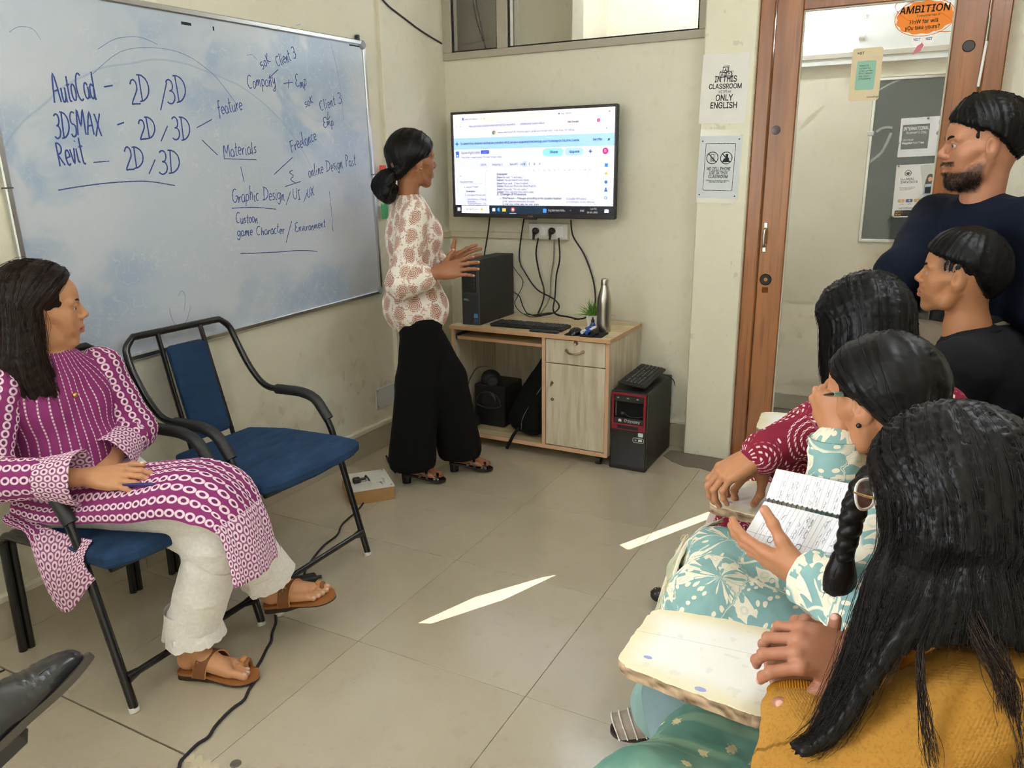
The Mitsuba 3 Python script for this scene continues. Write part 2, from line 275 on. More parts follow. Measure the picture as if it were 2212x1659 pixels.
for a, b in ((-0.365, -0.078), (-0.015, 1.010)):
    part('window_2', 'gasket', cat([bx(a, 2.838, 2.088, b, 2.85, 2.096), bx(a, 2.838, 2.096, a + 0.008, 2.85, 2.6), bx(b - 0.008, 2.838, 2.096, b, 2.85, 2.6)]), 'matte', '26241f', smooth=False)
    part('window_2', 'pane', TM([[a, 2.86, 2.09], [b, 2.86, 2.09], [b, 2.86, 2.6], [a, 2.86, 2.6]], [[0, 1, 2], [0, 2, 3]]), 'clear', smooth=False)
struct('wall_beyond_screen', bx(-0.5, 3.02, 1.9, -0.07, 3.05, ZC), 'matte', '7b756a', smooth=False)
solo('hanging_cable', cat([tube(spline([(-0.31, 2.96, 2.62), (-0.30, 2.96, 2.4), (-0.27, 2.96, 2.25), (-0.22, 2.95, 2.13), (-0.19, 2.95, 2.02)]), 0.004, 6), tube(spline([(-0.29, 2.97, 2.62), (-0.285, 2.97, 2.4), (-0.24, 2.96, 2.2), (-0.20, 2.96, 2.04)]), 0.004, 6)]),
     'satin', '1d1c1a', 'pair of thin black cables hanging behind the small left pane above the television', 'cable')
struct('wall_beyond_corner', bx(0.09, 3.45, 0, 0.16, 3.84, ZC), 'wall_paint', smooth=False)
struct('partition_beyond', bx(0.84, 3.775, 2.0, 2.6, 3.80, ZC), 'satin', 'e6ecec', smooth=False)
part('partition_beyond', 'rail', bx(0.80, 3.765, 2.03, 2.6, 3.81, 2.06, 0.003), 'satin', 'c4c0b4', smooth=False)
part('partition_beyond', 'post', bx(0.775, 3.77, 2.0, 0.84, 3.81, ZC, 0.003), 'satin', 'cdb98d', smooth=False)
# ---- the door: jambs, wooden leaf with a full glass pane
struct('door_1', bx(1.30, 2.765, 0, 1.366, 2.86, 2.34, 0.005), 'door_wood', smooth=False)
part('door_1', 'jamb', bx(2.195, 2.765, 0, 2.27, 2.86, 2.34, 0.005), 'door_wood', smooth=False)
part('door_1', 'head', bx(1.366, 2.765, 2.27, 2.195, 2.86, 2.34, 0.005), 'door_wood', smooth=False)
leaf = part('door_1', 'leaf', cat([bx(1.370, 2.772, 0.01, 1.484, 2.812, 2.265, 0.004), bx(2.072, 2.772, 0.01, 2.190, 2.812, 2.265, 0.004), bx(1.484, 2.774, 2.118, 2.072, 2.81, 2.263, 0.003), bx(1.484, 2.774, 0.012, 2.072, 2.81, 0.15, 0.003)]), 'door_wood', smooth=False, label='varnished brown wooden leaf with a full glass pane')
part(leaf, 'pane', TM([[1.484, 2.79, 0.15], [2.072, 2.79, 0.15], [2.072, 2.79, 2.118], [1.484, 2.79, 2.118]], [[0, 1, 2], [0, 2, 3]]), 'clear', smooth=False)
part(leaf, 'putty', cat([bx(1.484, 2.780, 0.15, 1.492, 2.79, 2.118, 0.002), bx(2.064, 2.780, 0.15, 2.072, 2.79, 2.118, 0.002), bx(1.484, 2.78, 2.110, 2.072, 2.79, 2.118, 0.002)]), 'matte', 'c9c3b2', smooth=False)
HX = 1.392
part(leaf, 'handle', cat([tube(bend([(HX, 2.772, 1.175), (HX, 2.745, 1.175), (HX, 2.745, 1.095), (HX, 2.772, 1.095)], 0.012), 0.0075, 12), bx(HX - 0.009, 2.767, 1.165, HX + 0.009, 2.773, 1.205, 0.002), bx(HX - 0.009, 2.767, 1.065, HX + 0.009, 2.773, 1.105, 0.002)]), 'metal', 'd2cec6', label='chrome pull handle')
def disc_y(x, y, z, r, h, seg=28):
    m = lathe([(0, h), (r * 0.85, h), (r, 0.0)], seg); return mv(m, trimesh.transformations.rotation_matrix(math.pi / 2, [1, 0, 0]), [x, y, z])
part(leaf, 'knot', disc_y(1.375 + 0.03, 2.7725, 1.62, 0.022, 0.0012), 'gloss', '2f1409'); part(leaf, 'knot', disc_y(2.134, 2.7725, 1.92, 0.024, 0.003), 'gloss', '241611')
part(leaf, 'lock_ring', mv(lathe([(0.010, 0.0), (0.012, 0.006), (0.024, 0.006), (0.028, 0.001)], 32), trimesh.transformations.rotation_matrix(math.pi / 2, [1, 0, 0]), [1.409, 2.772, 0.935]), 'satin', '1f120b', label='dark round lock ring')
part(leaf, 'keyhole', cat([disc_y(1.409, 2.7722, 0.935, 0.0095, 0.002), disc_y(1.409, 2.7722, 0.972, 0.006, 0.0015)]), 'matte', 'b08a56')
part(leaf, 'latch_scar', bx(1.395, 2.770, 0.872, 1.424, 2.7725, 0.898, 0.001), 'matte', '6b3a1c', smooth=False)
for z0 in (1.93, 0.5): part('door_1', 'hinge', cat([bx(2.186, 2.756, z0, 2.2, 2.766, z0 + 0.09, 0.002), cyl((2.193, 2.757, z0 - 0.004), (2.193, 2.757, z0 + 0.094), 0.007, 12)]), 'metal', '8d8577')
solo('hinge_rod', cyl((2.186, 2.748, 1.76), (2.194, 2.748, 1.93), 0.0055, 10), 'satin', 'efeee8', 'thin white rod hanging below the door hinge', 'rod')
# ---- the green notice board in the room beyond
nb = thing('notice_board', 'green notice board in an aluminium frame seen through the door glass', 'notice board')
ny = 3.80; N0, N1, NZ0, NZ1 = 1.742, 2.40, 1.055, 1.91
part(nb, 'panel', bx(N0, ny, NZ0, N1, ny + 0.014, NZ1), 'satin', '2e3a38', smooth=False)
part(nb, 'frame', cat([bx(N0 - 0.012, ny - 0.008, NZ0 - 0.012, N0 + 0.006, ny + 0.018, NZ1 + 0.012, 0.003), bx(N0, ny - 0.008, NZ0 - 0.012, N1, ny + 0.018, NZ0 + 0.006, 0.003), bx(N0, ny - 0.008, NZ1 - 0.006, N1, ny + 0.018, NZ1 + 0.012, 0.003)]), 'metal', 'b9bab6', smooth=False)
part(nb, 'frame_clip', bx(N0 - 0.02, ny - 0.012, 1.62, N0 + 0.012, ny, 1.645, 0.003), 'satin', 'c9ccc8', smooth=False)
def chalk(px, w, name='chalk_mark'):
    P = np.array([onp(a, b, 1, ny) for a, b in px]); m = tube(spline(P, 6), w, 6); m.vertices[:, 1] = ny - 0.0006 + (m.vertices[:, 1] - P[:, 1].mean()) * 0.05
    part(nb, name, m, 'matte', '8d9693')
chalk([(1893, 285), (1905, 277), (1918, 275), (1928, 276)], 0.006); chalk([(1925, 287), (1915, 310), (1903, 330), (1888, 343), (1875, 353)], 0.007); chalk([(1898, 195), (1925, 180), (1945, 172)], 0.004)
def poster_frame(px):   # corner pixels tl, tr, bl on the board -> origin, x axis, y axis, width, height
    a, b, c = (onp(x, z, 1, ny - 0.002) for x, z in px); return c, nrm(b - a), nrm(a - c), np.linalg.norm(b - a), np.linalg.norm(a - c)
def card(O, X, Y, w, h, th, x0=0, y0=0, lift=0.0):
    m = bx(x0, y0, lift, x0 + w, y0 + h, lift + th); M = np.eye(4); M[:3, 0], M[:3, 1], M[:3, 2], M[:3, 3] = X, Y, np.cross(X, Y), O; m.apply_transform(M); return m
def flat(poly, O, X, Y, lift, th=0.0004):
    m = extr(poly, th); m.apply_translation([0, 0, lift]); M = np.eye(4); M[:3, 0], M[:3, 1], M[:3, 2], M[:3, 3] = X, Y, np.cross(X, Y), O; m.apply_transform(M); return TM(m.vertices, m.faces)
def text_at(s, h, O, X, Y, x, y, lift, bold=False, center=False, wmax=None):
    m = meshkit.text_mesh(s, h, 0.0004, bold)
    if center: m.apply_translation([-(m.bounds[0][0] + m.bounds[1][0]) / 2, 0, 0])
    if wmax is not None:
        k = wmax / (m.bounds[1][0] - m.bounds[0][0]); m.apply_scale([k, 1, 1])
    M = np.eye(4); M[:3, 0], M[:3, 1], M[:3, 2] = X, Y, np.cross(X, Y); M[:3, 3] = O + X * x + Y * y + np.cross(X, Y) * lift; m.apply_transform(M); return TM(m.vertices, m.faces)
X0, Z0 = np.array([1.0, 0, 0]), np.array([0, 0, 1.0])
# poster of the women's day
O, X, Y, w, h = poster_frame([(1947, 256), (2036, 250), (1938, 340)]); w = 0.30; L = 0.0012
t = thing('poster', 'white notice with a grey INTERNATIONAL box pinned high on the green board', 'poster')
part(t, 'paper', card(O, X, Y, w, h, L), 'satin', 'dfe3ea', smooth=False); part(t, 'grey_box', flat(sbox(0.012, 0.04, 0.142, h - 0.035), O, X, Y, L), 'matte', '55585c', smooth=False)
part(t, 'lettering', cat([text_at('INTERNATIONAL', 0.017, O, X, Y, 0.016, h - 0.064, L + 0.0005, True, wmax=0.122), text_at("Women's Day", 0.013, O, X, Y, 0.03, h - 0.083, L + 0.0005, wmax=0.10), text_at('Seminar', 0.010, O, X, Y, 0.018, h - 0.118, L + 0.0005), text_at('Register For Free', 0.0105, O, X, Y, 0.016, h - 0.135, L + 0.0005, True, wmax=0.105)]), 'matte', 'f2f2f2', smooth=False)
fig = unary_union([Point(0.215, 0.165).buffer(0.014), sbox(0.2, 0.105, 0.232, 0.15), sbox(0.2, 0.035, 0.211, 0.105), sbox(0.22, 0.035, 0.231, 0.105), LineString([(0.2, 0.14), (0.18, 0.115), (0.2, 0.1)]).buffer(0.006), LineString([(0.19, 0.15), (0.187, 0.175)]).buffer(0.005)])
part(t, 'figure_print', flat(fig, O, X, Y, L), 'matte', '777b84', smooth=False)
for a, b in ((0.13, h - 0.008), (-0.001, 0.075)): part(t, 'pin', ball(O + X * a + Y * b - np.array([0, 0.004, 0]), 0.006), 'metal', '8a8578')
# admission poster
O, X, Y, w, h = poster_frame([(1937, 357), (2035, 352), (1926, 470)]); w = 0.24
t = thing('poster', 'UJJWAL BHAVISHYA poster with a student print pinned below on the green board', 'poster')
part(t, 'paper', card(O, X, Y, w, h, L), 'satin', 'e4e4e6', smooth=False)
part(t, 'photo_print', cat([flat(Polygon([(0.115, h - 0.004), (w - 0.004, h - 0.004), (w - 0.004, 0.12), (0.15, 0.105), (0.135, 0.17)]), O, X, Y, L)]), 'matte', 'c8ccc9', smooth=False)
part(t, 'student_print', cat([flat(unary_union([affinity.scale(Point(0.17, 0.205).buffer(0.017), 1, 1.35), Polygon([(0.15, 0.2), (0.19, 0.2), (0.197, 0.15), (0.145, 0.15)])]), O, X, Y, L + 0.0005)]), 'matte', '2a2422', smooth=False)
part(t, 'student_print', cat([flat(affinity.scale(Point(0.17, 0.2).buffer(0.010), 1, 1.25), O, X, Y, L + 0.001)]), 'matte', 'd29a7c', smooth=False)
part(t, 'student_print', cat([flat(Polygon([(0.15, 0.175), (0.19, 0.175), (0.207, 0.12), (0.14, 0.12)]), O, X, Y, L + 0.001)]), 'matte', 'aebfdb', smooth=False)
part(t, 'student_print', flat(sbox(0.15, 0.125, 0.185, 0.16), O, X, Y, L + 0.0015), 'matte', '33373f', smooth=False)
part(t, 'emblem', cat([flat(Point(0.06, h - 0.045).buffer(0.017).difference(Point(0.06, h - 0.045).buffer(0.0135)), O, X, Y, L), flat(unary_union([Polygon([(0.047, h - 0.045), (0.06, h - 0.038), (0.073, h - 0.045), (0.06, h - 0.052)]), sbox(0.053, h - 0.055, 0.067, h - 0.048)]), O, X, Y, L)]), 'matte', '30343b', smooth=False)
part(t, 'lettering', cat([text_at('UJJWAL', 0.012, O, X, Y, 0.026, h - 0.082, L, True), text_at('BHAVISHYA', 0.012, O, X, Y, 0.026, h - 0.098, L, True, wmax=0.085)] + [flat(sbox(0.026, h - 0.122 - 0.006 * k, 0.1 - 0.02 * (k == 2), h - 0.1205 - 0.006 * k), O, X, Y, L) for k in range(3)] + [text_at(s, 0.0055, O, X, Y, 0.033 + 0.04 * i, 0.068, L, True) for i, s in enumerate(('UPTO', 'UPTO', 'UPTO', 'UPTO'))] + [text_at('MARK THE DATE 24 SEP', 0.0065, O, X, Y, 0.03, 0.046, L, True)]), 'matte', '33363d', smooth=False)
for i, (s, c) in enumerate((('A', 'c99b62'), ('B', '3b4a7d'), ('C', 'c99b62'), ('D', '3c3f46'))):
    part(t, 'badge', flat(rrect(0.034, 0.018, 0.006, 0.022 + 0.04 * i, 0.08), O, X, Y, L), 'matte', c, smooth=False); part(t, 'badge_letter', text_at(s, 0.009, O, X, Y, 0.036 + 0.04 * i, 0.0845, L + 0.0005, True), 'matte', 'f5f0e8', smooth=False)
part(t, 'footer', flat(rrect(w - 0.03, 0.032, 0.005, 0.012, 0.006), O, X, Y, L), 'matte', '3a383a', smooth=False)
part(t, 'footer_lettering', cat([text_at('APPLY', 0.0085, O, X, Y, 0.016, 0.024, L + 0.0005, True), text_at('NOW', 0.0085, O, X, Y, 0.016, 0.011, L + 0.0005, True)]), 'matte', 'e0b267', smooth=False)
for a, b in ((0.01, h - 0.006), (0.004, 0.004)): part(t, 'pin', ball(O + X * a + Y * b - np.array([0, 0.004, 0]), 0.006), 'metal', '9a8a4a')
solo('wall_socket', bx(*(onp(1812, 122, 1, 3.79) - [0.022, 0.0, 0.02]), *(onp(1812, 122, 1, 3.79) + [0.022, 0.03, 0.02]), 0.003), 'satin', '55554f', 'small dark square socket on the wall beyond the door glass', 'socket')
# ---- stickers on the door glass
gy = 2.7893
st = thing('sticker', 'orange cloud sticker reading AMBITION at the top of the door glass', 'sticker')
a, b = onp(1945, 60, 1, gy), onp(2066, 0, 1, gy); cxs, czs = (a[0] + 2.068) / 2 - 0.01, 2.045; O = np.array([cxs, gy - 0.0004, czs])
def blob(rx, ry, n=11, amp=0.012, seed=0):
    r = np.random.default_rng(seed); t = np.linspace(0, 2 * np.pi, 90, endpoint=False); k = 1 + amp / rx * np.sin(n * t + 1) + 0.02 * np.sin(3 * t + seed); return Polygon(np.stack([rx * k * np.cos(t), ry * k * np.sin(t)], 1)).buffer(0)
part(st, 'backing', flat(unary_union([blob(0.118, 0.072, 9, 0.006), Point(-0.02, -0.083).buffer(0.024), Point(0.025, -0.085).buffer(0.026)]), O, X0, Z0, 0.0003), 'satin', 'f1ede4', smooth=False)
part(st, 'cloud', flat(blob(0.106, 0.063, 13, 0.004, 2), O, X0, Z0, 0.0009), 'satin', 'ee8418', smooth=False)
part(st, 'outline', cat([tube(np.column_stack([(0.111 + 0.006 * math.sin(k)) * np.cos(np.linspace(0, 6.283, 60) + k) + O[0], np.full(60, gy - 0.0018), (0.067 + 0.004 * math.cos(2 * k)) * np.sin(np.linspace(0, 6.283, 60) + 0.1 * k) + O[2] + 0.003 * k]), 0.0012, 5, caps=False) for k in (0, 1)]), 'satin', 'e5761a')
part(st, 'lettering', cat([text_at('AMBITION', 0.027, O, X0, nrm([0.08, 0, 1]), -0.1, 0.02, 0.0014, True, wmax=0.185), text_at('Everyone has it', 0.0085, O, X0, Z0, -0.03, 0.004, 0.0014), text_at('HoW far will', 0.0145, O, X0, Z0, -0.055, -0.021, 0.0014, True, wmax=0.105), text_at('yOu take yours?', 0.0145, O, X0, Z0, -0.07, -0.044, 0.0014, True, wmax=0.128)]), 'matte', '141210', smooth=False)
for dx in (-0.02, 0.025):
    part(st, 'disc', flat(Point(dx, -0.084).buffer(0.019), O, X0, Z0, 0.0009), 'satin', 'f6f4f0', smooth=False); part(st, 'disc_lettering', text_at('NIIT', 0.010, O, X0, Z0, dx - 0.0125, -0.088, 0.0014, True, wmax=0.025), 'matte', '2e5a86', smooth=False)
st = thing('sticker', 'old cream card with a pale green panel stuck on the door glass', 'sticker')
O = np.array([1.697, gy - 0.0004, 1.73]); w, h = 0.122, 0.215
part(st, 'card', flat(rrect(w, h, 0.012), O, X0, Z0, 0.0003, 0.0008), 'satin', 'd9c7a3', smooth=False); part(st, 'panel', flat(rrect(0.076, 0.118, 0.006, 0.023, 0.045), O, X0, Z0, 0.0011), 'satin', '8fbba6', smooth=False)
part(st, 'lettering', cat([text_at(s, 0.0075, O, X0, Z0, 0.033, 0.14 - 0.0105 * i, 0.0016) for i, s in enumerate(('When it', 'comes to', 'your career,', "don't leave", 'any door', 'unopened.'))] + [text_at('CareerEdge', 0.006, O, X0, Z0, 0.075, 0.012, 0.0012, True), text_at('NIIT', 0.009, O, X0, Z0, 0.02, 0.19, 0.0012, True)]), 'matte', '4c4f48', smooth=False)
t = thing('paper_scrap', 'torn pink and blue paper scrap hanging under the AMBITION sticker behind the glass', 'paper')
part(t, 'scrap', flat(Polygon([(0, 0), (0.03, 0.012), (0.045, 0.05), (0.02, 0.045)]), np.array([1.93, gy + 0.01, 1.905]), X0, Z0, 0), 'matte', 'd16a86', smooth=False)
# ---- signs on the column
cy = 2.7345
def sheet_sign(corners, label, col):
    tl, tr, bl = (onp(a, b, 1, cy) for a, b in corners); Y = nrm(tl - bl); X = nrm(np.array([1.0, 0, 0.0]) - Y * Y[0]); t = thing('wall_sign', label, 'sign')
    w, h = np.linalg.norm(tr - tl), np.linalg.norm(tl - bl); part(t, 'sheet', card(bl, X, Y, w, h, 0.0009), 'satin', col, smooth=False); return t, bl, X, Y, w, h
t, O, X, Y, w, h = sheet_sign([(1520, 118), (1622, 113), (1509, 268)], 'white paper sign IN THIS CLASSROOM WE SPEAK ONLY ENGLISH, upper one on the column', 'e3e1da')
part(t, 'lettering', cat([text_at(s, hh, O, X, Y, w * 0.52, y * h, 0.001, bold, True, wm * w) for s, hh, y, bold, wm in (('IN THIS', 0.026, 0.60, True, 0.47), ('CLASSROOM', 0.021, 0.505, True, 0.70), ('WE SPEAK', 0.0125, 0.44, False, 0.28), ('ONLY', 0.026, 0.335, True, 0.37), ('ENGLISH', 0.026, 0.225, True, 0.57))]), 'matte', '23242a', smooth=False)
def ring(poly, k): return poly.difference(poly.buffer(-k))
blocks = []
for bx_, by_ in ((0.5, 0.77), (0.44, 0.70), (0.58, 0.70)):
    q = affinity.translate(sbox(-0.0125, -0.0125, 0.0125, 0.0125), bx_ * w, by_ * h); blocks += [flat(ring(q, 0.0025), O, X, Y, 0.001), flat(ring(affinity.translate(Polygon([(-0.0125, 0.0125), (-0.007, 0.018), (0.018, 0.018), (0.018, -0.006), (0.0125, -0.0125), (0.0125, 0.0125)]), bx_ * w, by_ * h), 0.0012), O, X, Y, 0.001)]
part(t, 'block_print', cat(blocks + [text_at(s, 0.012, O, X, Y, a * w, b * h - 0.006, 0.001, True, True) for s, a, b in (('A', 0.5, 0.77), ('B', 0.44, 0.70), ('C', 0.58, 0.70))]), 'matte', '23242a', smooth=False)
t, O, X, Y, w, h = sheet_sign([(1513, 291), (1604, 297), (1503, 430)], 'laminated sign NO CELL PHONE USE IN THIS CLASSROOM, lower one on the column', 'd3d8da')
part(t, 'border', flat(ring(rrect(w * 0.71, h * 0.73, 0.006, w * 0.15, h * 0.14), 0.0022), O, X, Y, 0.001), 'matte', '2a2d31', smooth=False)
ic = []
for cxx in (0.33, 0.66):
    c = Point(cxx * w, 0.645 * h).buffer(0.0285); ic += [flat(ring(c, 0.0035), O, X, Y, 0.001), flat(LineString([(cxx * w - 0.019, 0.645 * h + 0.019), (cxx * w + 0.019, 0.645 * h - 0.019)]).buffer(0.0022), O, X, Y, 0.0015)]
ph = affinity.translate(rrect(0.016, 0.034, 0.002), 0.33 * w - 0.008, 0.645 * h - 0.017); ic += [flat(ring(ph, 0.002), O, X, Y, 0.001), flat(unary_union([sbox(0.33 * w - 0.005 + 0.004 * i, 0.645 * h - 0.013 + 0.0045 * j, 0.33 * w - 0.002 + 0.004 * i, 0.645 * h - 0.010 + 0.0045 * j) for i in range(3) for j in range(3)]), O, X, Y, 0.001)]
hd = unary_union([affinity.translate(rrect(0.012, 0.026, 0.002), 0.66 * w - 0.004, 0.645 * h - 0.008), Polygon([(0.66 * w - 0.02, 0.645 * h - 0.02), (0.66 * w + 0.015, 0.645 * h - 0.018), (0.66 * w + 0.012, 0.645 * h + 0.002), (0.66 * w - 0.01, 0.645 * h - 0.002)])]); ic += [flat(hd, O, X, Y, 0.001)]
part(t, 'icon_print', cat(ic), 'matte', '2a2d31', smooth=False)
part(t, 'lettering', cat([text_at(s, hh, O, X, Y, 0.5 * w, y * h, 0.001, True, True, wm * w) for s, hh, y, wm in (('NO CELL PHONE', 0.0148, 0.455, 0.56), ('USE IN THIS', 0.0148, 0.395, 0.43), ('CLASSROOM', 0.0148, 0.335, 0.46), ('PERSONAL CELL PHONE USE IS DESIGNATED', 0.005, 0.287, 0.56), ('BREAK AND LUNCH AREA ONLY', 0.005, 0.265, 0.42))]), 'matte', '2a2d31', smooth=False)
for a, b in ((0.07, 0.9), (0.93, 0.93), (0.08, 0.07), (0.93, 0.06)): part(t, 'screw', ball(O + X * a * w + Y * b * h + np.array([0, -0.001, 0]), [0.0035, 0.002, 0.0035], 1), 'satin', '3a3a3a')
part(t, 'tape', cat([card(O, X, Y, w * 0.95, 0.028, 0.0003, 0, h - 0.006, 0.001), card(O, X, Y, w * 0.95, 0.024, 0.0003, 0.004, -0.018, 0.001)]), 'gloss', 'd8d4bf', smooth=False, label='strips of clear tape')
# ---------------------------------------------------------------- whiteboard with its handwriting
wb = thing('whiteboard', 'large blue-stained whiteboard with blue marker handwriting on the left wall', 'whiteboard')
ang = math.radians(1.55); RY = np.array([0, math.cos(ang), math.sin(ang)]); RU = np.array([0, -math.sin(ang), math.cos(ang)]); XN = np.array([1.0, 0, 0])
BO = np.array([XL + 0.004, 0.352, 0.792]); BW, BH = 1.815, 1.222
MB = np.eye(4); MB[:3, 0], MB[:3, 1], MB[:3, 2], MB[:3, 3] = RY, RU, XN, BO
def onb(m): return mv(m, MB)
part(wb, 'panel', onb(bx(0.01, 0.01, 0, BW - 0.01, BH - 0.01, 0.012)), 'board_face', smooth=False)
fw, fd = 0.022, 0.021
for a in ((0.02, 0, BW - 0.02, fw), (0.02, BH - fw, BW - 0.02, BH), (0, 0.02, fw, BH - 0.02), (BW - fw, 0.02, BW, BH - 0.02)):
    part(wb, 'frame_rail', onb(cat([bx(a[0], a[1], 0, a[2], a[3], fd, 0.004)])), 'metal', 'c4c6c8', smooth=False)
for x, y in ((0.02, 0.02), (BW - 0.02, 0.02), (0.02, BH - 0.02), (BW - 0.02, BH - 0.02)):
    part(wb, 'corner_cap', onb(mv(lathe([(0, fd + 0.002), (0.016, fd + 0.002), (0.021, fd - 0.003), (0.021, 0)], 20), t=[x, y, 0])), 'satin', '8d9198')
part(wb, 'hanger', onb(bx(BW - 0.055, BH - 0.004, 0.0, BW - 0.04, BH + 0.022, 0.02, 0.002)), 'satin', '2b2b2b', smooth=False)
part(wb, 'joint_line', onb(cat([bx(BW - fw - 0.001, 0.60, 0.0, BW + 0.001, 0.604, fd + 0.0006), bx(-0.001, 0.62, 0, fw + 0.001, 0.624, fd + 0.0006)])), 'matte', '4d4f52', smooth=False)
part(wb, 'black_residue', onb(cat([bx(0.745, BH - 0.056, 0.012, 0.79, BH - 0.046, 0.0126, 0.0004), bx(1.70, BH - 0.032, 0.012, 1.775, BH - 0.026, 0.0126, 0.0003), bx(0.89, BH - 0.06, 0.012, 0.897, BH - 0.046, 0.0126, 0.0003)])), 'matte', '2a2d31', smooth=False)
# single-stroke letters: cap height 1, x height .55
A_ = lambda cx, cy, rx, ry, a0, a1, n=9: [(cx + rx * math.cos(math.radians(a0 + (a1 - a0) * i / (n - 1))), cy + ry * math.sin(math.radians(a0 + (a1 - a0) * i / (n - 1)))) for i in range(n)]
G = {
 'A': (.75, [[(0, 0), (.35, 1), (.68, 0)], [(.12, .38), (.6, .42)]]), 'C': (.7, [A_(.38, .5, .36, .5, 55, 300)]), 'D': (.8, [[(.1, 1), (.12, 0)], A_(.0, .5, .75, .52, 95, -95)]),
 'E': (.6, [A_(.34, .74, .28, .25, 50, 260, 8) + A_(.32, .25, .32, .26, 100, 320, 8)]), 'F': (.6, [[(.1, 1), (.08, 0)], [(.0, 1), (.6, 1.02)], [(.08, .55), (.45, .58)]]), 'G': (.75, [A_(.38, .5, .36, .5, 60, 340) + [(.72, .45)], [(.45, .45), (.78, .47)]]),
 'I': (.35, [[(.17, 0), (.17, 1)], [(0, 1), (.36, 1)], [(0, 0), (.36, 0)]]), 'M': (.9, [[(0, 0), (.1, 1), (.4, .35), (.7, 1), (.82, 0)]]), 'P': (.6, [[(.1, 1), (.08, 0)], A_(.1, .76, .42, .26, 95, -95)]), 'R': (.65, [[(.1, 1), (.08, 0)], A_(.1, .76, .4, .25, 95, -90) + [(.55, 0)]]),
 'S': (.6, [A_(.3, .75, .26, .25, 50, 250, 8) + A_(.28, .25, .28, .26, 80, -150, 8)]), 'U': (.65, [[(.05, 1), (.05, .3), (.3, 0), (.55, .3), (.58, 1)]]), 'X': (.65, [[(0, 1), (.6, 0)], [(.6, 1), (0, 0)]]), 'K': (.6, [[(.1, 1), (.08, 0)], [(.55, 1), (.1, .45), (.6, 0)]]),
 '0': (.5, [A_(.22, .3, .2, .3, 90, 450, 12)]), '2': (.6, [A_(.26, .72, .25, .28, 160, -40, 8) + [(.0, .05), (.2, .02), (.62, .0)]]), '3': (.6, [A_(.22, .77, .26, .25, 140, -80, 8) + A_(.2, .27, .34, .28, 85, -140, 8)]), '5': (.5, [[(.42, .62), (.08, .62), (.05, .36)] + A_(.18, .18, .22, .2, 100, -140, 7)]),
 '/': (.4, [[(.38, 1.12), (.0, -.25)]]), '-': (.5, [[(.0, .5), (.5, .55)]]), ' ': (.45, []), '+': (.5, [[(0, .5), (.55, .5)], [(.25, .7), (.25, .3)]]),
 'a': (.5, [A_(.22, .27, .22, .28, 40, 390, 10) + [(.45, .1), (.52, 0)]]), 'c': (.42, [A_(.22, .27, .22, .28, 50, 310, 8)]), 'd': (.52, [A_(.2, .27, .2, .28, 40, 380, 9), [(.44, 1), (.44, 0), (.5, 0)]]), 'e': (.44, [[(.02, .28), (.4, .3)] + A_(.22, .28, .2, .28, 10, 310, 8)]), 'f': (.4, [[(.45, .9), (.3, 1), (.2, .7), (.15, -.3)], [(0, .5), (.4, .52)]]),
 'g': (.5, [A_(.2, .3, .2, .25, 40, 380, 9), [(.42, .55), (.42, -.2), (.2, -.38), (.0, -.2)]]), 'h': (.5, [[(.05, 1), (.05, 0), (.1, .4), (.3, .55), (.4, .3), (.42, 0)]]), 'i': (.22, [[(.05, .5), (.06, .05), (.2, .0)], [(.06, .75), (.09, .78)]]), 'l': (.25, [[(.1, 1), (.06, .1), (.22, 0)]]), 'm': (.75, [[(.04, .5), (.05, 0), (.12, .42), (.25, .52), (.33, .05), (.4, .42), (.55, .5), (.62, 0), (.72, 0)]]),
 'n': (.5, [[(.04, .52), (.06, 0), (.14, .4), (.3, .53), (.38, .05), (.5, 0)]]), 'o': (.46, [A_(.22, .27, .21, .27, 100, 460, 11)]), 'p': (.5, [[(.06, .55), (.03, -.4)], A_(.22, .28, .2, .26, 150, -150, 9)]), 'r': (.38, [[(.03, .52), (.07, 0), (.12, .38), (.34, .52)]]), 's': (.38, [[(.34, .5), (.1, .5), (.1, .34), (.3, .2), (.25, .03), (0, .02)]]), 't': (.36, [[(.15, .95), (.14, .1), (.34, .02)], [(0, .62), (.35, .64)]]),
 'u': (.5, [[(.03, .53), (.05, .1), (.2, .0), (.38, .2), (.4, .53), (.42, .05), (.52, 0)]]), 'v': (.44, [[(.0, .53), (.18, 0), (.4, .55)]]), 'x': (.42, [[(0, .52), (.4, 0)], [(.4, .52), (0, 0)]]), 'y': (.48, [[(.02, .53), (.1, .2), (.25, .18), (.38, .5)], [(.4, .55), (.36, -.1), (.18, -.42), (.0, -.3), (.5, -.02)]]),
}
px_b = XL + 0.0166
def wb_pt(px): return onp(px[0], px[1], 0, px_b)
def ink(lines, w):
    ms = []
    for P in lines:
        P = np.asarray(P, float); P = spline(P, 4) if len(P) > 2 else P; m = tube(P, w, 5); m.vertices[:, 0] = px_b + (m.vertices[:, 0] - px_b) * 0.22; ms.append(m)
    return ms
def write(s, p0, p1, cap, w=0.0023, seed=0):
    """The words s along a line from pixel p0 to p1, capitals cap metres tall."""
    a, b = wb_pt(p0), wb_pt(p1); d = b - a; X = nrm(d); Y = nrm(RU - X * np.dot(RU, X)); r = np.random.default_rng(seed + len(s)); tot = sum(G[c][0] + 0.1 for c in s); kx = np.linalg.norm(d) / tot; x, out = 0, []
    for c in s:
        wd, st = G[c]; dy = 0.05 * r.normal(); sc = 1 + 0.06 * r.normal()
        for q in st: out.append([a + X * kx * (x + gx) + Y * cap * (gy * sc + dy) + X * 0.12 * cap * gy for gx, gy in q])
        x += wd + 0.1
    return ink(out, w)
def line(*px, w=0.0019): return ink([[wb_pt(p) for p in px]], w)
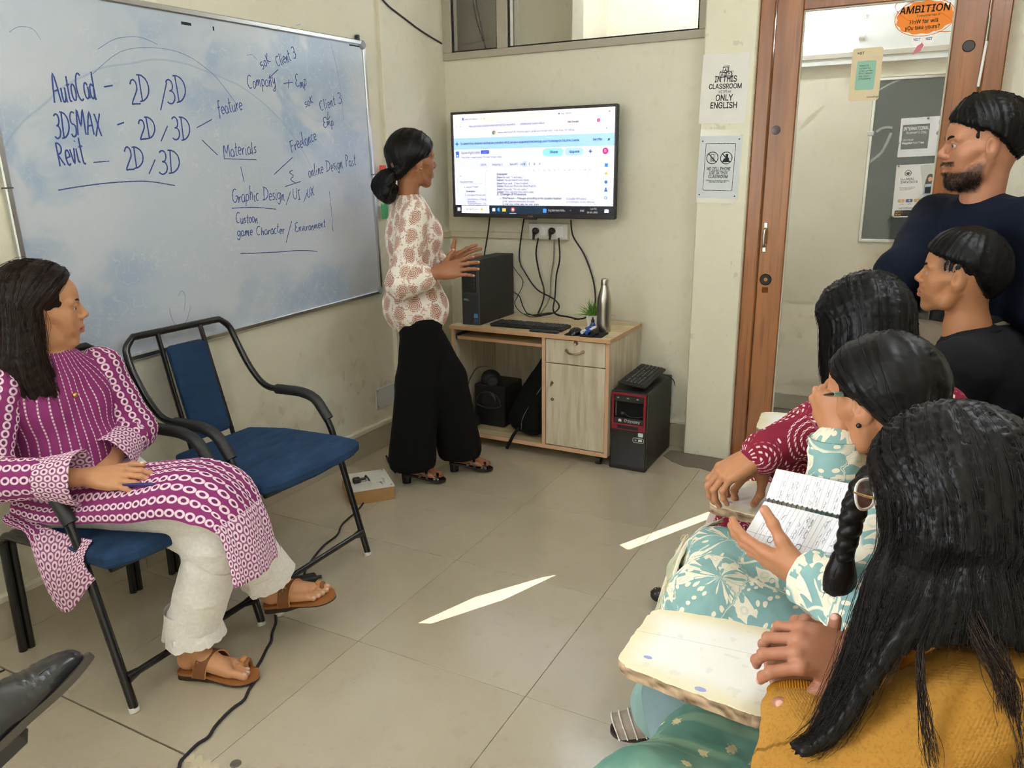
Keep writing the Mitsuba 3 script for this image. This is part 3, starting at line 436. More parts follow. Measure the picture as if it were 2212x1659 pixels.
words = [('AutoCad', (118, 222), (210, 212), .085), ('-', (228, 205), (250, 203), .05), ('2D', (286, 224), (330, 220), .08), ('3D', (364, 222), (408, 216), .085), ('3DSMAX', (120, 296), (222, 292), .075), ('-', (258, 290), (276, 286), .05), ('2D', (303, 298), (340, 292), .07), ('3D', (375, 300), (415, 296), .075),
         ('Revit', (130, 365), (188, 352), .085), ('2D', (274, 368), (316, 362), .07), ('3D', (346, 376), (393, 374), .075)]
small = [('feature', (472, 248), (526, 236), .05), ('Materials', (484, 340), (556, 330), .05), ('Company', (536, 190), (597, 184), .048), ('Emp', (640, 188), (664, 186), .045), ('50K', (567, 150), (586, 132), .038), ('Client 3', (600, 146), (642, 124), .045), ('50K', (660, 231), (678, 222), .03), ('Client 3', (692, 238), (740, 222), .042), ('Emp', (700, 276), (722, 270), .04),
         ('Freelance', (630, 330), (686, 302), .05), ('online Design Past', (667, 382), (770, 356), .048), ('Graphic Design', (502, 438), (616, 430), .052), ('UI', (634, 432), (650, 428), .048), ('UX', (664, 426), (680, 422), .04), ('Custoon', (510, 482), (558, 480), .038), ('game Character', (513, 510), (616, 504), .038), ('Environment', (638, 502), (704, 490), .038)]
for i, (s, a, b, c) in enumerate(words): part(wb, 'handwriting', cat(write(s, a, b, c, 0.0028, i)), 'satin', '2f4486', label=f'blue marker writing')
for i, (s, a, b, c) in enumerate(small): part(wb, 'handwriting', cat(write(s, a, b, c, 0.0019, i)), 'satin', '34488a')
strokes = [line((126, 411), (180, 402), (250, 394), (320, 392), (378, 401), w=.0022), line((202, 351), (236, 348)), line((425, 276), (458, 258)), line((436, 302), (470, 335)), line((484, 343), (554, 345)), line((520, 360), (527, 392)), line((632, 340), (592, 377)), line((601, 150), (582, 168)), line((589, 167), (581, 169), (584, 160)), line((708, 241), (708, 258)), line((703, 252), (708, 259), (713, 251)),
           line((632, 368), (625, 372), (634, 380), (628, 388), (640, 396)), line((616, 403), (650, 392)), line((501, 450), (550, 448), (596, 452)), line((520, 548), (590, 545), (650, 541), (685, 543)), line((711, 412), (716, 455), (719, 500), w=.0012), line((347, 238), (360, 178), w=.0026), line((348, 305), (362, 272), w=.0026), line((322, 376), (335, 345), w=.0026), line((618, 443), (628, 413)), line((656, 437), (664, 415)), line((618, 524), (630, 478)), line((612, 180), (632, 178)), line((624, 172), (623, 190))]
[part(wb, 'marker_line', cat(s), 'satin', '3d4f86') for s in strokes]
faint = [line((20, 70), (40, 58), (70, 62), (88, 86), w=.001), line((212, 106), (250, 84), (300, 80), (340, 96), w=.0013), line((200, 160), (260, 112), (330, 103), (400, 118), (460, 160), (500, 210), (522, 240), w=.0012), line((366, 665), (372, 690), (388, 708), (404, 690), (412, 660), w=.001), line((385, 640), (392, 628), (400, 640), (398, 672), w=.001), line((533, 120), (545, 118), (556, 130), w=.001), line((640, 55), (650, 52), w=.001), line((715, 95), (728, 150), (738, 210), (742, 260), w=.001)]
[part(wb, 'faint_stroke', cat(s), 'satin', '7f8fb4') for s in faint]
# ---- on the walls
solo('wall_cable', tube(spline([onp(815, -14, 0, XL + 0.026), onp(838, 12, 0, XL + 0.026), onp(870, 37, 0, XL + 0.026), onp(910, 67, 0, XL + 0.026), onp(954, 94, 0, XL + 0.026)], 8), 0.0045, 8), 'satin', '23211e', 'black cable running down across the upper wall from the whiteboard to the window frame', 'cable')
t = thing('wall_ornament', 'small paper ornament of red and green strips hanging on the wall behind the standing woman', 'ornament')
o = onp(829, 400, 0, XL + 0.03)
for z, c, hh in ((0.055, 'd5482a', 0.085), (-0.05, 'e4e0d6', 0.03), (-0.13, '3f9a62', 0.075)):
    part(t, 'strip', bx(o[0] - 0.002, o[1] - 0.028, o[2] + z - hh / 2, o[0] + 0.004, o[1] + 0.022, o[2] + z + hh / 2, 0.001), 'satin', c, smooth=False)
a, b = onp(812, 840, 0, XL), onp(860, 870, 0, XL)
t = thing('cover_plate', 'white blank cover plate screwed to the left wall behind the standing woman', 'plate')
part(t, 'plate', bx(XL, 2.078, 0.222, XL + 0.006, 2.27, 0.337, 0.002), 'satin', 'c9cccb', smooth=False)
for y, z in ((2.092, 0.237), (2.256, 0.322), (2.256, 0.237), (2.092, 0.322)): part(t, 'screw', ball((XL + 0.006, y, z), [0.0015, 0.004, 0.004], 1), 'satin', '55534e')
t = thing('cable_conduit', 'cream plastic conduit along the wall below the television', 'conduit')
part(t, 'run', bx(XL + 0.02, 2.822, 1.086, 0.13, 2.842, 1.122, 0.003), 'satin', 'cfc6ad', smooth=False)
part(t, 'side_run', bx(XL + 0.02, 2.30, 1.086, XL + 0.04, 2.822, 1.122, 0.003), 'satin', 'cfc6ad', smooth=False)
part(t, 'print', plane_text('PVC SUPPLY DUCTING ISI', 0.006, (0.0 - 0.06, 2.8215, 1.10), X0, Z0), 'matte', '6d675a', smooth=False) if False else None
# ---------------------------------------------------------------- television
tv = thing('television', 'wall-mounted black television showing a document on screen', 'television')
TY = 2.72
cs = [onp(970, 240, 1, TY), onp(1331, 227, 1, TY), onp(1329, 477, 1, TY), onp(985, 466, 1, TY)]
tx0, tx1 = (cs[0][0] + cs[3][0]) / 2 - 0.004, (cs[1][0] + cs[2][0]) / 2 + 0.004; tz1, tz0 = (cs[0][2] + cs[1][2]) / 2, (cs[2][2] + cs[3][2]) / 2
bz = 0.013
part(tv, 'body', cat([bx(tx0, TY + 0.006, tz0, tx1, TY + 0.03, tz1, 0.006), bx(tx0 + 0.1, TY + 0.028, tz0 + 0.05, tx1 - 0.1, TY + 0.055, tz1 - 0.1, 0.012)]), 'satin', '191817', smooth=False)
part(tv, 'bezel', cat([bx(tx0, TY - 0.003, tz0, tx1, TY + 0.008, tz0 + 0.022, 0.003), bx(tx0, TY - 0.003, tz1 - bz, tx1, TY + 0.008, tz1, 0.003), bx(tx0, TY - 0.003, tz0, tx0 + bz, TY + 0.008, tz1, 0.003), bx(tx1 - bz, TY - 0.003, tz0, tx1, TY + 0.008, tz1, 0.003), bx((tx0 + tx1) / 2 - 0.04, TY - 0.002, tz0 - 0.008, (tx0 + tx1) / 2 + 0.04, TY + 0.01, tz0 + 0.005, 0.003)]), 'gloss', '262322', smooth=False)
part(tv, 'maker_mark', cat([plane_text('LG', 0.009, ((tx0 + tx1) / 2 + 0.002, TY - 0.0035, tz0 + 0.006), X0, Z0, bold=True)]), 'matte', '9a9690', smooth=False)
part(tv, 'maker_mark', disc_y((tx0 + tx1) / 2 - 0.008, TY - 0.003, tz0 + 0.0105, 0.005, 0.0008), 'matte', '8f2c3a')
part(tv, 'wall_bracket', bx((tx0 + tx1) / 2 - 0.12, TY + 0.05, tz0 + 0.15, (tx0 + tx1) / 2 + 0.12, 2.842, tz1 - 0.2, 0.004), 'satin', '1c1c1c', smooth=False)
sx0, sx1, sz0, sz1 = tx0 + bz, tx1 - bz, tz0 + 0.022, tz1 - bz; SW, SH = sx1 - sx0, sz1 - sz0
SO = np.array([sx0, TY + 0.0055, sz0])
# the screen's flat print is measured in a 1000 x 560 sheet with y downwards
def su(x): return x / 1000 * SW
def sv(y): return (1 - y / 560) * SH
q_v, q_f, q_c = [], [], []
def srect(x0, y0, x1, y1, col, lift):
    n = len(q_v); Yp = SO[1] - lift * 0.0004
    q_v.extend([[SO[0] + su(x0), Yp, SO[2] + sv(y1)], [SO[0] + su(x1), Yp, SO[2] + sv(y1)], [SO[0] + su(x1), Yp, SO[2] + sv(y0)], [SO[0] + su(x0), Yp, SO[2] + sv(y0)]]); q_f.extend([[n, n + 1, n + 2], [n, n + 2, n + 3]]); q_c.extend([hexc(col) * SCREEN_GAIN] * 4)
def spoly(poly, col, lift):
    for g in getattr(poly, 'geoms', [poly]):
        v, f = trimesh.creation.triangulate_polygon(g, engine='earcut'); n = len(q_v)
        a = g.exterior.is_ccw
        for p in v: q_v.append([SO[0] + su(p[0]), SO[1] - lift * 0.0004, SO[2] + sv(p[1])]); q_c.append(hexc(col) * SCREEN_GAIN)
        for t3 in f:
            A, B, C = (np.array(q_v[n + k]) for k in t3); q_f.append(([n + k for k in t3] if np.cross(B - A, C - A)[1] < 0 else [n + t3[0], n + t3[2], n + t3[1]]))
def spill(x0, y0, x1, y1, r, col, lift): spoly(sbox(x0 + r, y0 + r, x1 - r, y1 - r).buffer(r, 5), col, lift)
srect(0, 0, 1000, 560, 'e4e4fd', 0); srect(0, 0, 1000, 44, 'f6dcd6', 1); spill(46, 8, 170, 50, 8, 'f0e9fa', 2); spill(14, 8, 40, 36, 6, 'f6e3df', 2)
spill(660, 6, 760, 38, 12, 'f6f0fc', 2); srect(0, 44, 1000, 84, 'ece6fb', 1); spill(90, 52, 905, 80, 13, 'e0d8f5', 2); spill(700, 54, 800, 78, 10, 'f0dfe6', 3); srect(0, 84, 1000, 132, 'eee4fa', 1)
srect(0, 132, 1000, 196, '9fc8fb', 1); srect(0, 196, 1000, 300, 'e4e6fd', 1); spill(700 - 122, 202, 700 + 2, 244, 20, '8fd8f6', 2); spill(712, 202, 822, 244, 20, 'a9cff8', 2); spill(30, 262, 880, 304, 18, 'd6d8f8', 2)
spill(182, 203, 236, 223, 3, '2549d8', 2); srect(452, 268, 478, 298, 'b6c8f8', 3)
srect(0, 304, 1000, 516, 'd9dcfb', 1); srect(210, 312, 850, 516, 'e2e4fd', 2); srect(209, 312, 210.6, 516, 'b8b8da', 3); srect(850, 312, 851.5, 516, 'b8b8da', 3); srect(40, 388, 190, 389.4, 'a8a8cc', 3)
srect(0, 514, 1000, 560, '10121c', 4); srect(42, 516, 232, 560, 'f4f4fb', 5); srect(240, 516, 600, 560, '14273a', 4.5); srect(0, 514, 42, 560, '1b1320', 4.6)
for i, (x, y, c) in enumerate(((906, 65, 'c2177f'), (948, 223, 'cf1582'))): spoly(Point(x, y).buffer(9 if i == 0 else 17), c, 3)
for c, a0, a1 in (('db4437', 30, 150), ('f4b400', -90, 30), ('0f9d58', 150, 270)): spoly(Polygon([(270, 108)] + [(270 + 12 * math.cos(math.radians(a)), 108 - 12 * math.sin(math.radians(a))) for a in np.linspace(a0, a1, 10)]), c, 3)
spoly(Point(270, 108).buffer(5.5), '5a8cf0', 4); spoly(Point(388, 537).buffer(13), 'e04848', 6); spoly(Point(388, 537).buffer(6), 'f2f2ff', 7); srect(366, 556, 410, 560, '9fc8fb', 6)
srect(12, 206, 34, 240, '2463e0', 2); srect(17, 226, 29, 234, 'e8ecff', 3); srect(62, 20, 72, 34, '2463e0', 3); srect(318, 530, 342, 548, 'f4c542', 6); spoly(Polygon([(286, 532), (300, 526), (300, 550), (286, 544)]), '38a4e8', 6); srect(252, 530, 272, 548, 'dfe6f0', 6); srect(14, 528, 34, 548, 'e8e8f4', 6)
star = lambda x, y, r: Polygon([(x + r * (1 if k % 2 == 0 else 0.35) * math.sin(k * math.pi / 4), y - r * (1 if k % 2 == 0 else 0.35) * math.cos(k * math.pi / 4)) for k in range(8)])
spoly(star(22, 164, 15), '1f5fe0', 3); spoly(star(862, 223, 14), '3553b0', 3); spoly(star(180, 537, 13), 'f0a53a', 6); spoly(star(676, 22, 8), '39406a', 3)
srect(946, 288, 964, 306, '3a78d8', 3); spoly(Point(955, 340).buffer(7), 'f0b23c', 3); spoly(Point(955, 385).buffer(9), '2f6fe0', 3); spoly(Polygon([(945, 436), (965, 436), (962, 424), (948, 424)]), '2f58c8', 3); spoly(Point(955, 419).buffer(5), '2f58c8', 3); spoly(Point(955, 468).buffer(8).difference(Point(955, 468).buffer(5)), '2f6fb8', 3)
srect(560 + 20, 530, 602, 552, '4d8df0', 6); srect(950, 530, 974, 548, 'f4f4fb', 6)
m = TM(q_v, q_f)
scene[f'{tv}__screen'] = mikit.ply(m, 'matte', False, color=np.array(q_c), emitter={'type': 'area', 'radiance': VC})
scene[f'{tv}__screen']['bsdf'] = {'type': 'ref', 'id': 'gloss'}
def stx(s, x, y, h, bold=False, wmax=None, ital=0.0, dark=None):
    m = meshkit.text_mesh(s, h / 560 * SH, 0.0002, bold)
    if wmax: m.apply_scale([su(wmax) / (m.bounds[1][0] - m.bounds[0][0]), 1, 1])
    v = m.vertices; return TM(np.stack([SO[0] + su(x) + v[:, 0] + ital * v[:, 1], SO[1] - 0.0036 - v[:, 2], SO[2] + sv(y) + v[:, 1]], 1), m.faces[:, [0, 1, 2]])
body, blue, grey, white = [], [], [], []
Bd = lambda *a, **k: body.append(stx(*a, **k)); Gy = lambda *a, **k: grey.append(stx(*a, **k)); Bl = lambda *a, **k: blue.append(stx(*a, **k)); Wh = lambda *a, **k: white.append(stx(*a, **k))
Gy('Spoken English Notes.docx', 78, 34, 11, wmax=88); Gy('×', 186, 34, 11); Gy('+', 204, 34, 13); Gy('docs.google.com/document/d/1Q31t6wbyHWu', 108, 73, 11, wmax=300); Gy('edit#heading=h.5wdcsihd8us0', 440, 72, 11, wmax=150); Bd('Ask Gemini', 688, 27, 11, wmax=62); Bd('Ask Google', 728, 71, 11, True, wmax=64); Gy('–', 872, 28, 12); Gy('×', 960, 29, 16)
Gy('←  →  ⟳'[:1], 18, 73, 12) if False else Gy('<', 18, 73, 12); Gy('>', 44, 73, 12); Bd('Continue where you left off. Chrome can restore your tabs every time you restart. To turn this on, go to Settings.', 292, 113, 11, wmax=478); Gy('×', 948, 112, 14)
Bl('Try Gemini in Docs, Gmail and more Boost your productivity with AI, plus get 4x usage limits in the Gemini app, and 5 TB of storage for 74% off for 3 months', 46, 169, 12, True, wmax=750); Bl('Get offer', 876, 168, 12, True, wmax=52); Bl('×', 958, 172, 20, True)
Bd('Spoken English Notes', 50, 222, 16, wmax=126); white.append(stx('.DOCX', 190, 218, 9, True, wmax=38)); Gy('☆', 246, 222, 12) if False else None
for s, x in (('File', 52), ('Edit', 82), ('View', 114), ('Insert', 150), ('Format', 196), ('Tools', 248), ('Help', 290)): Bd(s, x, 246, 10.5)
Bl('Share', 622, 228, 13, True); Bl('Upgrade', 738, 228, 13, True, wmax=60); white.append(stx('R', 942, 230, 15, True)); white.append(stx('R', 903, 70, 9, True))
for s, x in (('100%', 178), ('Heading 2', 256), ('Bell MT', 372), ('–', 428), ('16', 458 - 22 + 2), ('+', 482 - 22), ('B', 460), ('I', 492), ('U', 522), ('A', 556)): Bd(s, x if s not in ('16', '+') else x + (0 if s == '16' else -14), 289, 10.5, s in 'BIU')
for i, s in enumerate(('2', '1', '', '1', '2', '3', '4', '5', '6', '7', '8', '9', '10', '11', '12', '13', '14', '15', '16', '17', '18', '19')):
    if s: Gy(s, 216 + 30.5 * i, 322, 7.5)
Gy('<', 36, 352, 13); Gy('Document tabs', 38, 384, 10.5, wmax=88)
for s, x, y in (('1. Use of "That"', 64, 416), ('2. Change of Pronouns', 68, 462), ('First Person → Chang...'.replace('→', '-'), 84, 486), ('Example:', 86, 502 - 2), ('Second Person - Ac...', 88, 512)): Gy(s, x, y - 2, 9.5)
Bl('Examples:', 78, 438, 9.5, True)
for s, y, ital in (('Example:', 343, .25), ('2. Change of Pronouns', 457, 0)): Bd(s, 284, y, 13 if not ital else 12, True, ital=ital)
for a, b, y in (('Direct:', 'He said, "I am happy."', 361), ('Indirect:', 'He said that he was happy.', 376), ('Direct:', 'Riya said, "I like English."', 395), ('Indirect:', 'Riya said that she liked English.', 410), ('Direct:', 'They said, "We are ready."', 428), ('Indirect:', 'They said that they were ready.', 443)):
    Bd(a, 284, y, 11, True, wmax=36 if a == 'Direct:' else 46, ital=.25); Bd(b, 324 if a == 'Direct:' else 336, y, 11.5, wmax=len(b) * 6.15)
Bd('•', 306, 478, 11); Bd('First Person - Changes according to the Speaker/Subject', 322, 478, 11, True, wmax=372); Bd('First-person pronouns include:', 322, 496, 11.5, wmax=206); Bd('I, me, my, mine, we, us, our, ours', 322, 511, 11, True, wmax=232)
Gy('Activate Windows', 722, 480, 14, wmax=122); Gy('Go to Settings to activate Windows.', 722, 496, 10, wmax=172)
Gy('Type here to search', 70, 542, 11, wmax=92); Wh('Dog taste taste fruits...', 612, 543, 11.5, True, wmax=108); Wh('ENG', 806, 543, 9, True); Wh('16:33', 868, 533, 9.5, True); Wh('20-09-2025', 848, 552, 9.5, True, wmax=62); Wh('^', 746, 546, 12)
part(f'{tv}__screen', 'document_text', cat(body), 'matte', '23234a', smooth=False); part(f'{tv}__screen', 'grey_text', cat(grey), 'matte', '55556f', smooth=False); part(f'{tv}__screen', 'blue_text', cat(blue), 'matte', '12348f', smooth=False)
mw = cat(white); scene[f'{tv}__screen__white_text'] = mikit.ply(mw, 'gloss', False, color=np.full((len(mw.vertices), 3), 0.9))

# ---------------------------------------------------------------- socket board and its plugs
sk = thing('socket_board', 'white switch and socket board on the wall below the television', 'socket')
s0, s1 = 0.118, 0.352; z0, z1 = 1.088, 1.178
part(sk, 'plate', bx(s0, 2.80, z0, s1, 2.845, z1, 0.006), 'satin', 'dcdad2', smooth=False); part(sk, 'inner_panel', bx(s0 + 0.025, 2.797, z0 + 0.013, s1 - 0.025, 2.803, z1 - 0.013, 0.002), 'satin', 'e6e4dc', smooth=False)
for x in (0.198, 0.222): part(sk, 'switch', bx(x, 2.792, z0 + 0.022, x + 0.019, 2.799, z1 - 0.022, 0.002), 'satin', 'efede6', smooth=False)
for x in (0.150, 0.248): part(sk, 'socket', bx(x, 2.7955, z0 + 0.018, x + 0.042, 2.799, z1 - 0.018, 0.001), 'satin', 'd9d7cf', smooth=False)
def plug(x, z, lab):
    k = thing('plug', lab, 'plug', None); b = man(ball((x, 2.778, z), [0.017, 0.020, 0.019], 3)) + man(cyl((x - 0.004, 2.772, z - 0.005), (x - 0.007, 2.77, z - 0.046), 0.009, 16, 0.0055))
    part(k, 'body', unman(b), 'satin', '151414'); part(k, 'face_disc', cyl((x, 2.797, z), (x, 2.788, z), 0.016, 20), 'satin', '1b1a1a'); return k
plug(0.172, 1.136, 'round black plug in the left socket of the white board'); plug(0.270, 1.138, 'pointed black plug in the right socket of the white board')
DT = 0.665     # top of the desk
def wire(name, px, r, col, lab, ys, n=8):
    P = [onp(a, b, 1, y) for (a, b), y in zip(px, ys)]
    for p in P: p[2] = max(p[2], DT + r if p[1] < 2.835 and 0.75 > p[0] > -0.1 and p[2] < DT + 0.02 else p[2])
    solo(name, tube(spline(P, n), r, 8), 'satin', col, lab, 'cable')
wire('power_cable', [(1163, 514), (1158, 548), (1165, 590), (1175, 625), (1173, 650), (1162, 678)], 0.0045, '141313', 'black cable hanging from the left plug of the socket board', [2.77, 2.78, 2.80, 2.80, 2.78, 2.76])
wire('power_cable', [(1207, 514), (1209, 560), (1202, 595), (1199, 640), (1195, 668), (1203, 680), (1225, 684), (1250, 690)], 0.0045, '141313', 'black cable hanging from the right plug of the socket board to the desk', [2.77, 2.78, 2.80, 2.80, 2.78, 2.74, 2.7, 2.66])
wire('power_cable', [(1233, 475), (1238, 510), (1262, 550), (1280, 600), (1286, 640), (1283, 668), (1265, 686), (1240, 690)], 0.0045, '141313', 'long black cable from the right end of the television down behind the plant', [2.79, 2.80, 2.82, 2.82, 2.82, 2.78, 2.72, 2.68])
wire('grey_cable', [(1197, 519), (1196, 560), (1190, 600), (1188, 640), (1176, 666), (1160, 680), (1130, 678)], 0.0035, '77736a', 'thin grey cable hanging from the middle of the socket board', [2.815, 2.82, 2.82, 2.82, 2.78, 2.72, 2.7])
wire('video_cable', [(1132, 472), (1126, 510), (1122, 560), (1135, 590), (1160, 625), (1195, 645), (1208, 662), (1195, 676), (1160, 682), (1140, 678)], 0.0042, '171616', 'black cable looping from the middle of the television down to the desk', [2.79, 2.81, 2.82, 2.82, 2.82, 2.8, 2.78, 2.72, 2.7, 2.68])
wire('power_cable', [(1058, 470), (1053, 510), (1047, 545), (1046, 560)], 0.0042, '171616', 'short black cable from the left of the television to behind the computer', [2.79, 2.80, 2.80, 2.79])
wire('data_cable', [(1104, 570), (1115, 585), (1130, 610), (1118, 640), (1112, 655), (1122, 672), (1145, 684), (1170, 683)], 0.0022, '2a2926', 'thin cable curling out behind the desktop computer', [2.79, 2.79, 2.8, 2.79, 2.76, 2.72, 2.68, 2.66])
wire('data_cable', [(1104, 600), (1108, 628), (1122, 640), (1130, 662), (1145, 680), (1190, 676), (1215, 683)], 0.003, '1d1c1a', 'blue-plugged cable lying between the desktop computer and the keyboard', [2.79, 2.78, 2.78, 2.74, 2.7, 2.68, 2.64])

# ---------------------------------------------------------------- desk
dk = thing('computer_desk', 'pale wooden computer desk with drawer and cupboard under the television', 'desk')
d0, d1, dy0, dy1 = -0.125, 0.775, 2.36, 2.82
part(dk, 'top', bx(d0 - 0.005, dy0 - 0.012, DT - 0.02, d1 + 0.006, dy1, DT, 0.002), 'laminate', smooth=False); part(dk, 'top_edging', bx(d0 - 0.006, dy0 - 0.0145, DT - 0.021, d1 + 0.008, dy0 - 0.011, DT - 0.0005, 0.001), 'satin', 'c39a74', smooth=False)
part(dk, 'top_edging', bx(d1 + 0.005, dy0 - 0.012, DT - 0.021, d1 + 0.008, dy1, DT - 0.0005, 0.001), 'satin', 'b8946c', smooth=False)
for x in (d0, 0.413, d1 - 0.018): part(dk, 'side_panel', bx(x, dy0, 0.055, x + 0.018, dy1, DT - 0.02, 0.001), 'laminate', smooth=False); part(dk, 'edging', bx(x - 0.0005, dy0 - 0.003, 0.055, x + 0.0185, dy0 + 0.001, DT - 0.021, 0.001), 'satin', 'c9a182', smooth=False)
part(dk, 'bottom_shelf', bx(d0, dy0, 0.055, d1, dy1, 0.075, 0.001), 'laminate', smooth=False); part(dk, 'edging', bx(d0, dy0 - 0.003, 0.054, d1, dy0 + 0.001, 0.0755, 0.001), 'satin', 'c9a182', smooth=False)
part(dk, 'back_panel', bx(d0 + 0.018, dy1 - 0.01, 0.07, d1 - 0.018, dy1 - 0.002, DT - 0.02), 'laminate', smooth=False)
ty = part(dk, 'keyboard_tray', bx(d0 + 0.032, dy0 + 0.008, DT - 0.075, 0.41, dy1 - 0.08, DT - 0.06, 0.001), 'laminate', smooth=False); part(ty, 'edging', bx(d0 + 0.032, dy0 + 0.005, DT - 0.0755, 0.41, dy0 + 0.009, DT - 0.0595, 0.001), 'satin', 'b98d6c', smooth=False)
part(ty, 'slide_rail', bx(d0 + 0.018, dy0 + 0.01, DT - 0.08, d0 + 0.032, dy1 - 0.08, DT - 0.05, 0.002), 'satin', '2a2725', smooth=False)
dr_ = part(dk, 'drawer', bx(0.434, dy0 - 0.001, 0.517, 0.755, dy0 + 0.02, DT - 0.026, 0.002), 'laminate', smooth=False)
hx, hz = 0.595, 0.585
part(dr_, 'handle', cat([tube(spline([(hx - 0.042, dy0 - 0.012, hz + 0.004), (hx - 0.02, dy0 - 0.026, hz - 0.006), (hx + 0.02, dy0 - 0.026, hz - 0.006), (hx + 0.042, dy0 - 0.012, hz + 0.004)], 6), 0.0048, 10), ball((hx - 0.044, dy0 - 0.006, hz + 0.004), 0.0085), ball((hx + 0.044, dy0 - 0.006, hz + 0.004), 0.0085)]), 'metal', 'a89a80', label='arched metal drawer handle')
part(dr_, 'lock', mv(lathe([(0, 0.004), (0.006, 0.004), (0.009, 0.006), (0.0115, 0.004), (0.0115, 0)], 24), trimesh.transformations.rotation_matrix(math.pi / 2, [1, 0, 0]), [hx + 0.004, dy0 - 0.001, 0.630]), 'metal', '8c8068', label='round drawer lock')
do = part(dk, 'door', bx(0.434, dy0 - 0.001, 0.079, 0.755, dy0 + 0.018, 0.513, 0.002), 'laminate', smooth=False)
part(do, 'key', cat([disc_y(0.470, dy0 - 0.001, 0.412, 0.008, 0.004), bx(0.4685, dy0 - 0.022, 0.398, 0.4715, dy0 - 0.002, 0.418, 0.001)]), 'metal', '8d8264'); part(do, 'knob', cat([ball((0.474, dy0 - 0.008, 0.327), 0.008), cyl((0.474, dy0, 0.327), (0.474, dy0 - 0.008, 0.327), 0.005, 10)]), 'metal', '6f6654')
for x in (d0 + 0.04, d1 - 0.06):
    for y in (dy0 + 0.04, dy1 - 0.06): part(dk, 'castor', cat([cyl((x - 0.012, y, 0.022), (x + 0.012, y, 0.022), 0.022, 18), bx(x - 0.014, y - 0.014, 0.03, x + 0.014, y + 0.014, 0.056, 0.003)]), 'satin', '1d1b1a')
# ---- the desktop computer on the desk
pc = thing('desktop_computer', 'slim black desktop computer standing on the left of the desk', 'computer')
a, b, c = onp(989, 701, 2, DT), onp(1025, 707, 2, DT), onp(1103, 676, 2, DT)
p0, p1 = -0.075, 0.03; q0, q1 = 2.395, 2.79; HT = 0.345
part(pc, 'case', bx(p0, q0 + 0.006, DT, p1, q1, DT + HT, 0.003), 'satin', '171719', smooth=False)
fr = part(pc, 'front', bx(p0, q0, DT, p1, q0 + 0.008, DT + HT, 0.002), 'satin', '3a3b3e', smooth=False)
part(fr, 'drive_panel', bx(p0 + 0.006, q0 - 0.002, DT + 0.175, p1 - 0.016, q0 + 0.002, DT + HT - 0.012, 0.001), 'gloss', '0d0d0f', smooth=False)
part(fr, 'mark', plane_text('DELL', 0.010, (p0 + 0.012, q0 - 0.0012, DT + 0.130), X0, Z0, bold=True), 'metal', 'c9ccd0', smooth=False)
part(fr, 'badge', bx(p1 - 0.033, q0 - 0.001, DT + 0.04, p1 - 0.01, q0 + 0.001, DT + 0.062), 'satin', '5a8fc0', smooth=False); part(fr, 'badge', bx(p1 - 0.030, q0 - 0.001, DT + 0.018, p1 - 0.012, q0 + 0.001, DT + 0.034), 'satin', '2d4f8e', smooth=False)
part(fr, 'grille_mesh', cat([bx(p0 + 0.004 + 0.0052 * i, q0 - 0.0008, DT + 0.006 + 0.006 * j, p0 + 0.0066 + 0.0052 * i, q0 + 0.001, DT + 0.009 + 0.006 * j) for i in range(19) for j in range(27) if not (i > 12 and j < 10) and not (13 + 0 < j * 1 and False)]), 'matte', '17181a', smooth=False, kind='stuff')
part(fr, 'port_column', cat([bx(p1 - 0.028, q0 - 0.0028, DT + 0.195 + 0.02 * k, p1 - 0.024, q0 - 0.001, DT + 0.205 + 0.02 * k) for k in range(4)]), 'matte', '45474a', smooth=False)
# ---- keyboards
def keyboard(name, lab, w, d, M, cols=18, group=None):
    k = thing(name, lab, 'keyboard'); part(k, 'base', mv(bx(0, 0, 0, w, d, 0.016, 0.005), M), 'satin', '131313', smooth=False); n = 0
    kw, kd = (w - 0.02) / cols, (d - 0.022) / 6
    proto = None
    for j in range(6):
        i = 0
        while i < cols:
            span = 5 if (j == 0 and i == 4) else (2 if (j in (1, 2, 3) and i == 0) else 1); span = min(span, cols - i)
            if not (j == 5 and i in (1, 6, 11)): part(k, 'key', mv(bx(0.01 + kw * i + 0.0012, 0.01 + kd * j + 0.0012, 0.014, 0.01 + kw * (i + span) - 0.0012, 0.01 + kd * (j + 1) - 0.0012, 0.0205, 0.0022), M), 'satin', '1c1c1d', smooth=False)
            i += span
    part(k, 'legends', cat([mv(bx(0.01 + kw * i + kw * .3, 0.01 + kd * j + kd * .45, 0.0203, 0.01 + kw * i + kw * .55, 0.01 + kd * j + kd * .7, 0.0207), M) for i in range(cols) for j in range(1, 5) if (i + j) % 7]), 'matte', '8c8c8c', smooth=False)
    return k
kx0 = onp(1075, 700, 2, DT); M = frame(np.array([0.085, 2.405, DT + 0.001]), [0.998, 0.02, 0]); keyboard('keyboard', 'black computer keyboard lying on the desk', 0.415, 0.125, M)
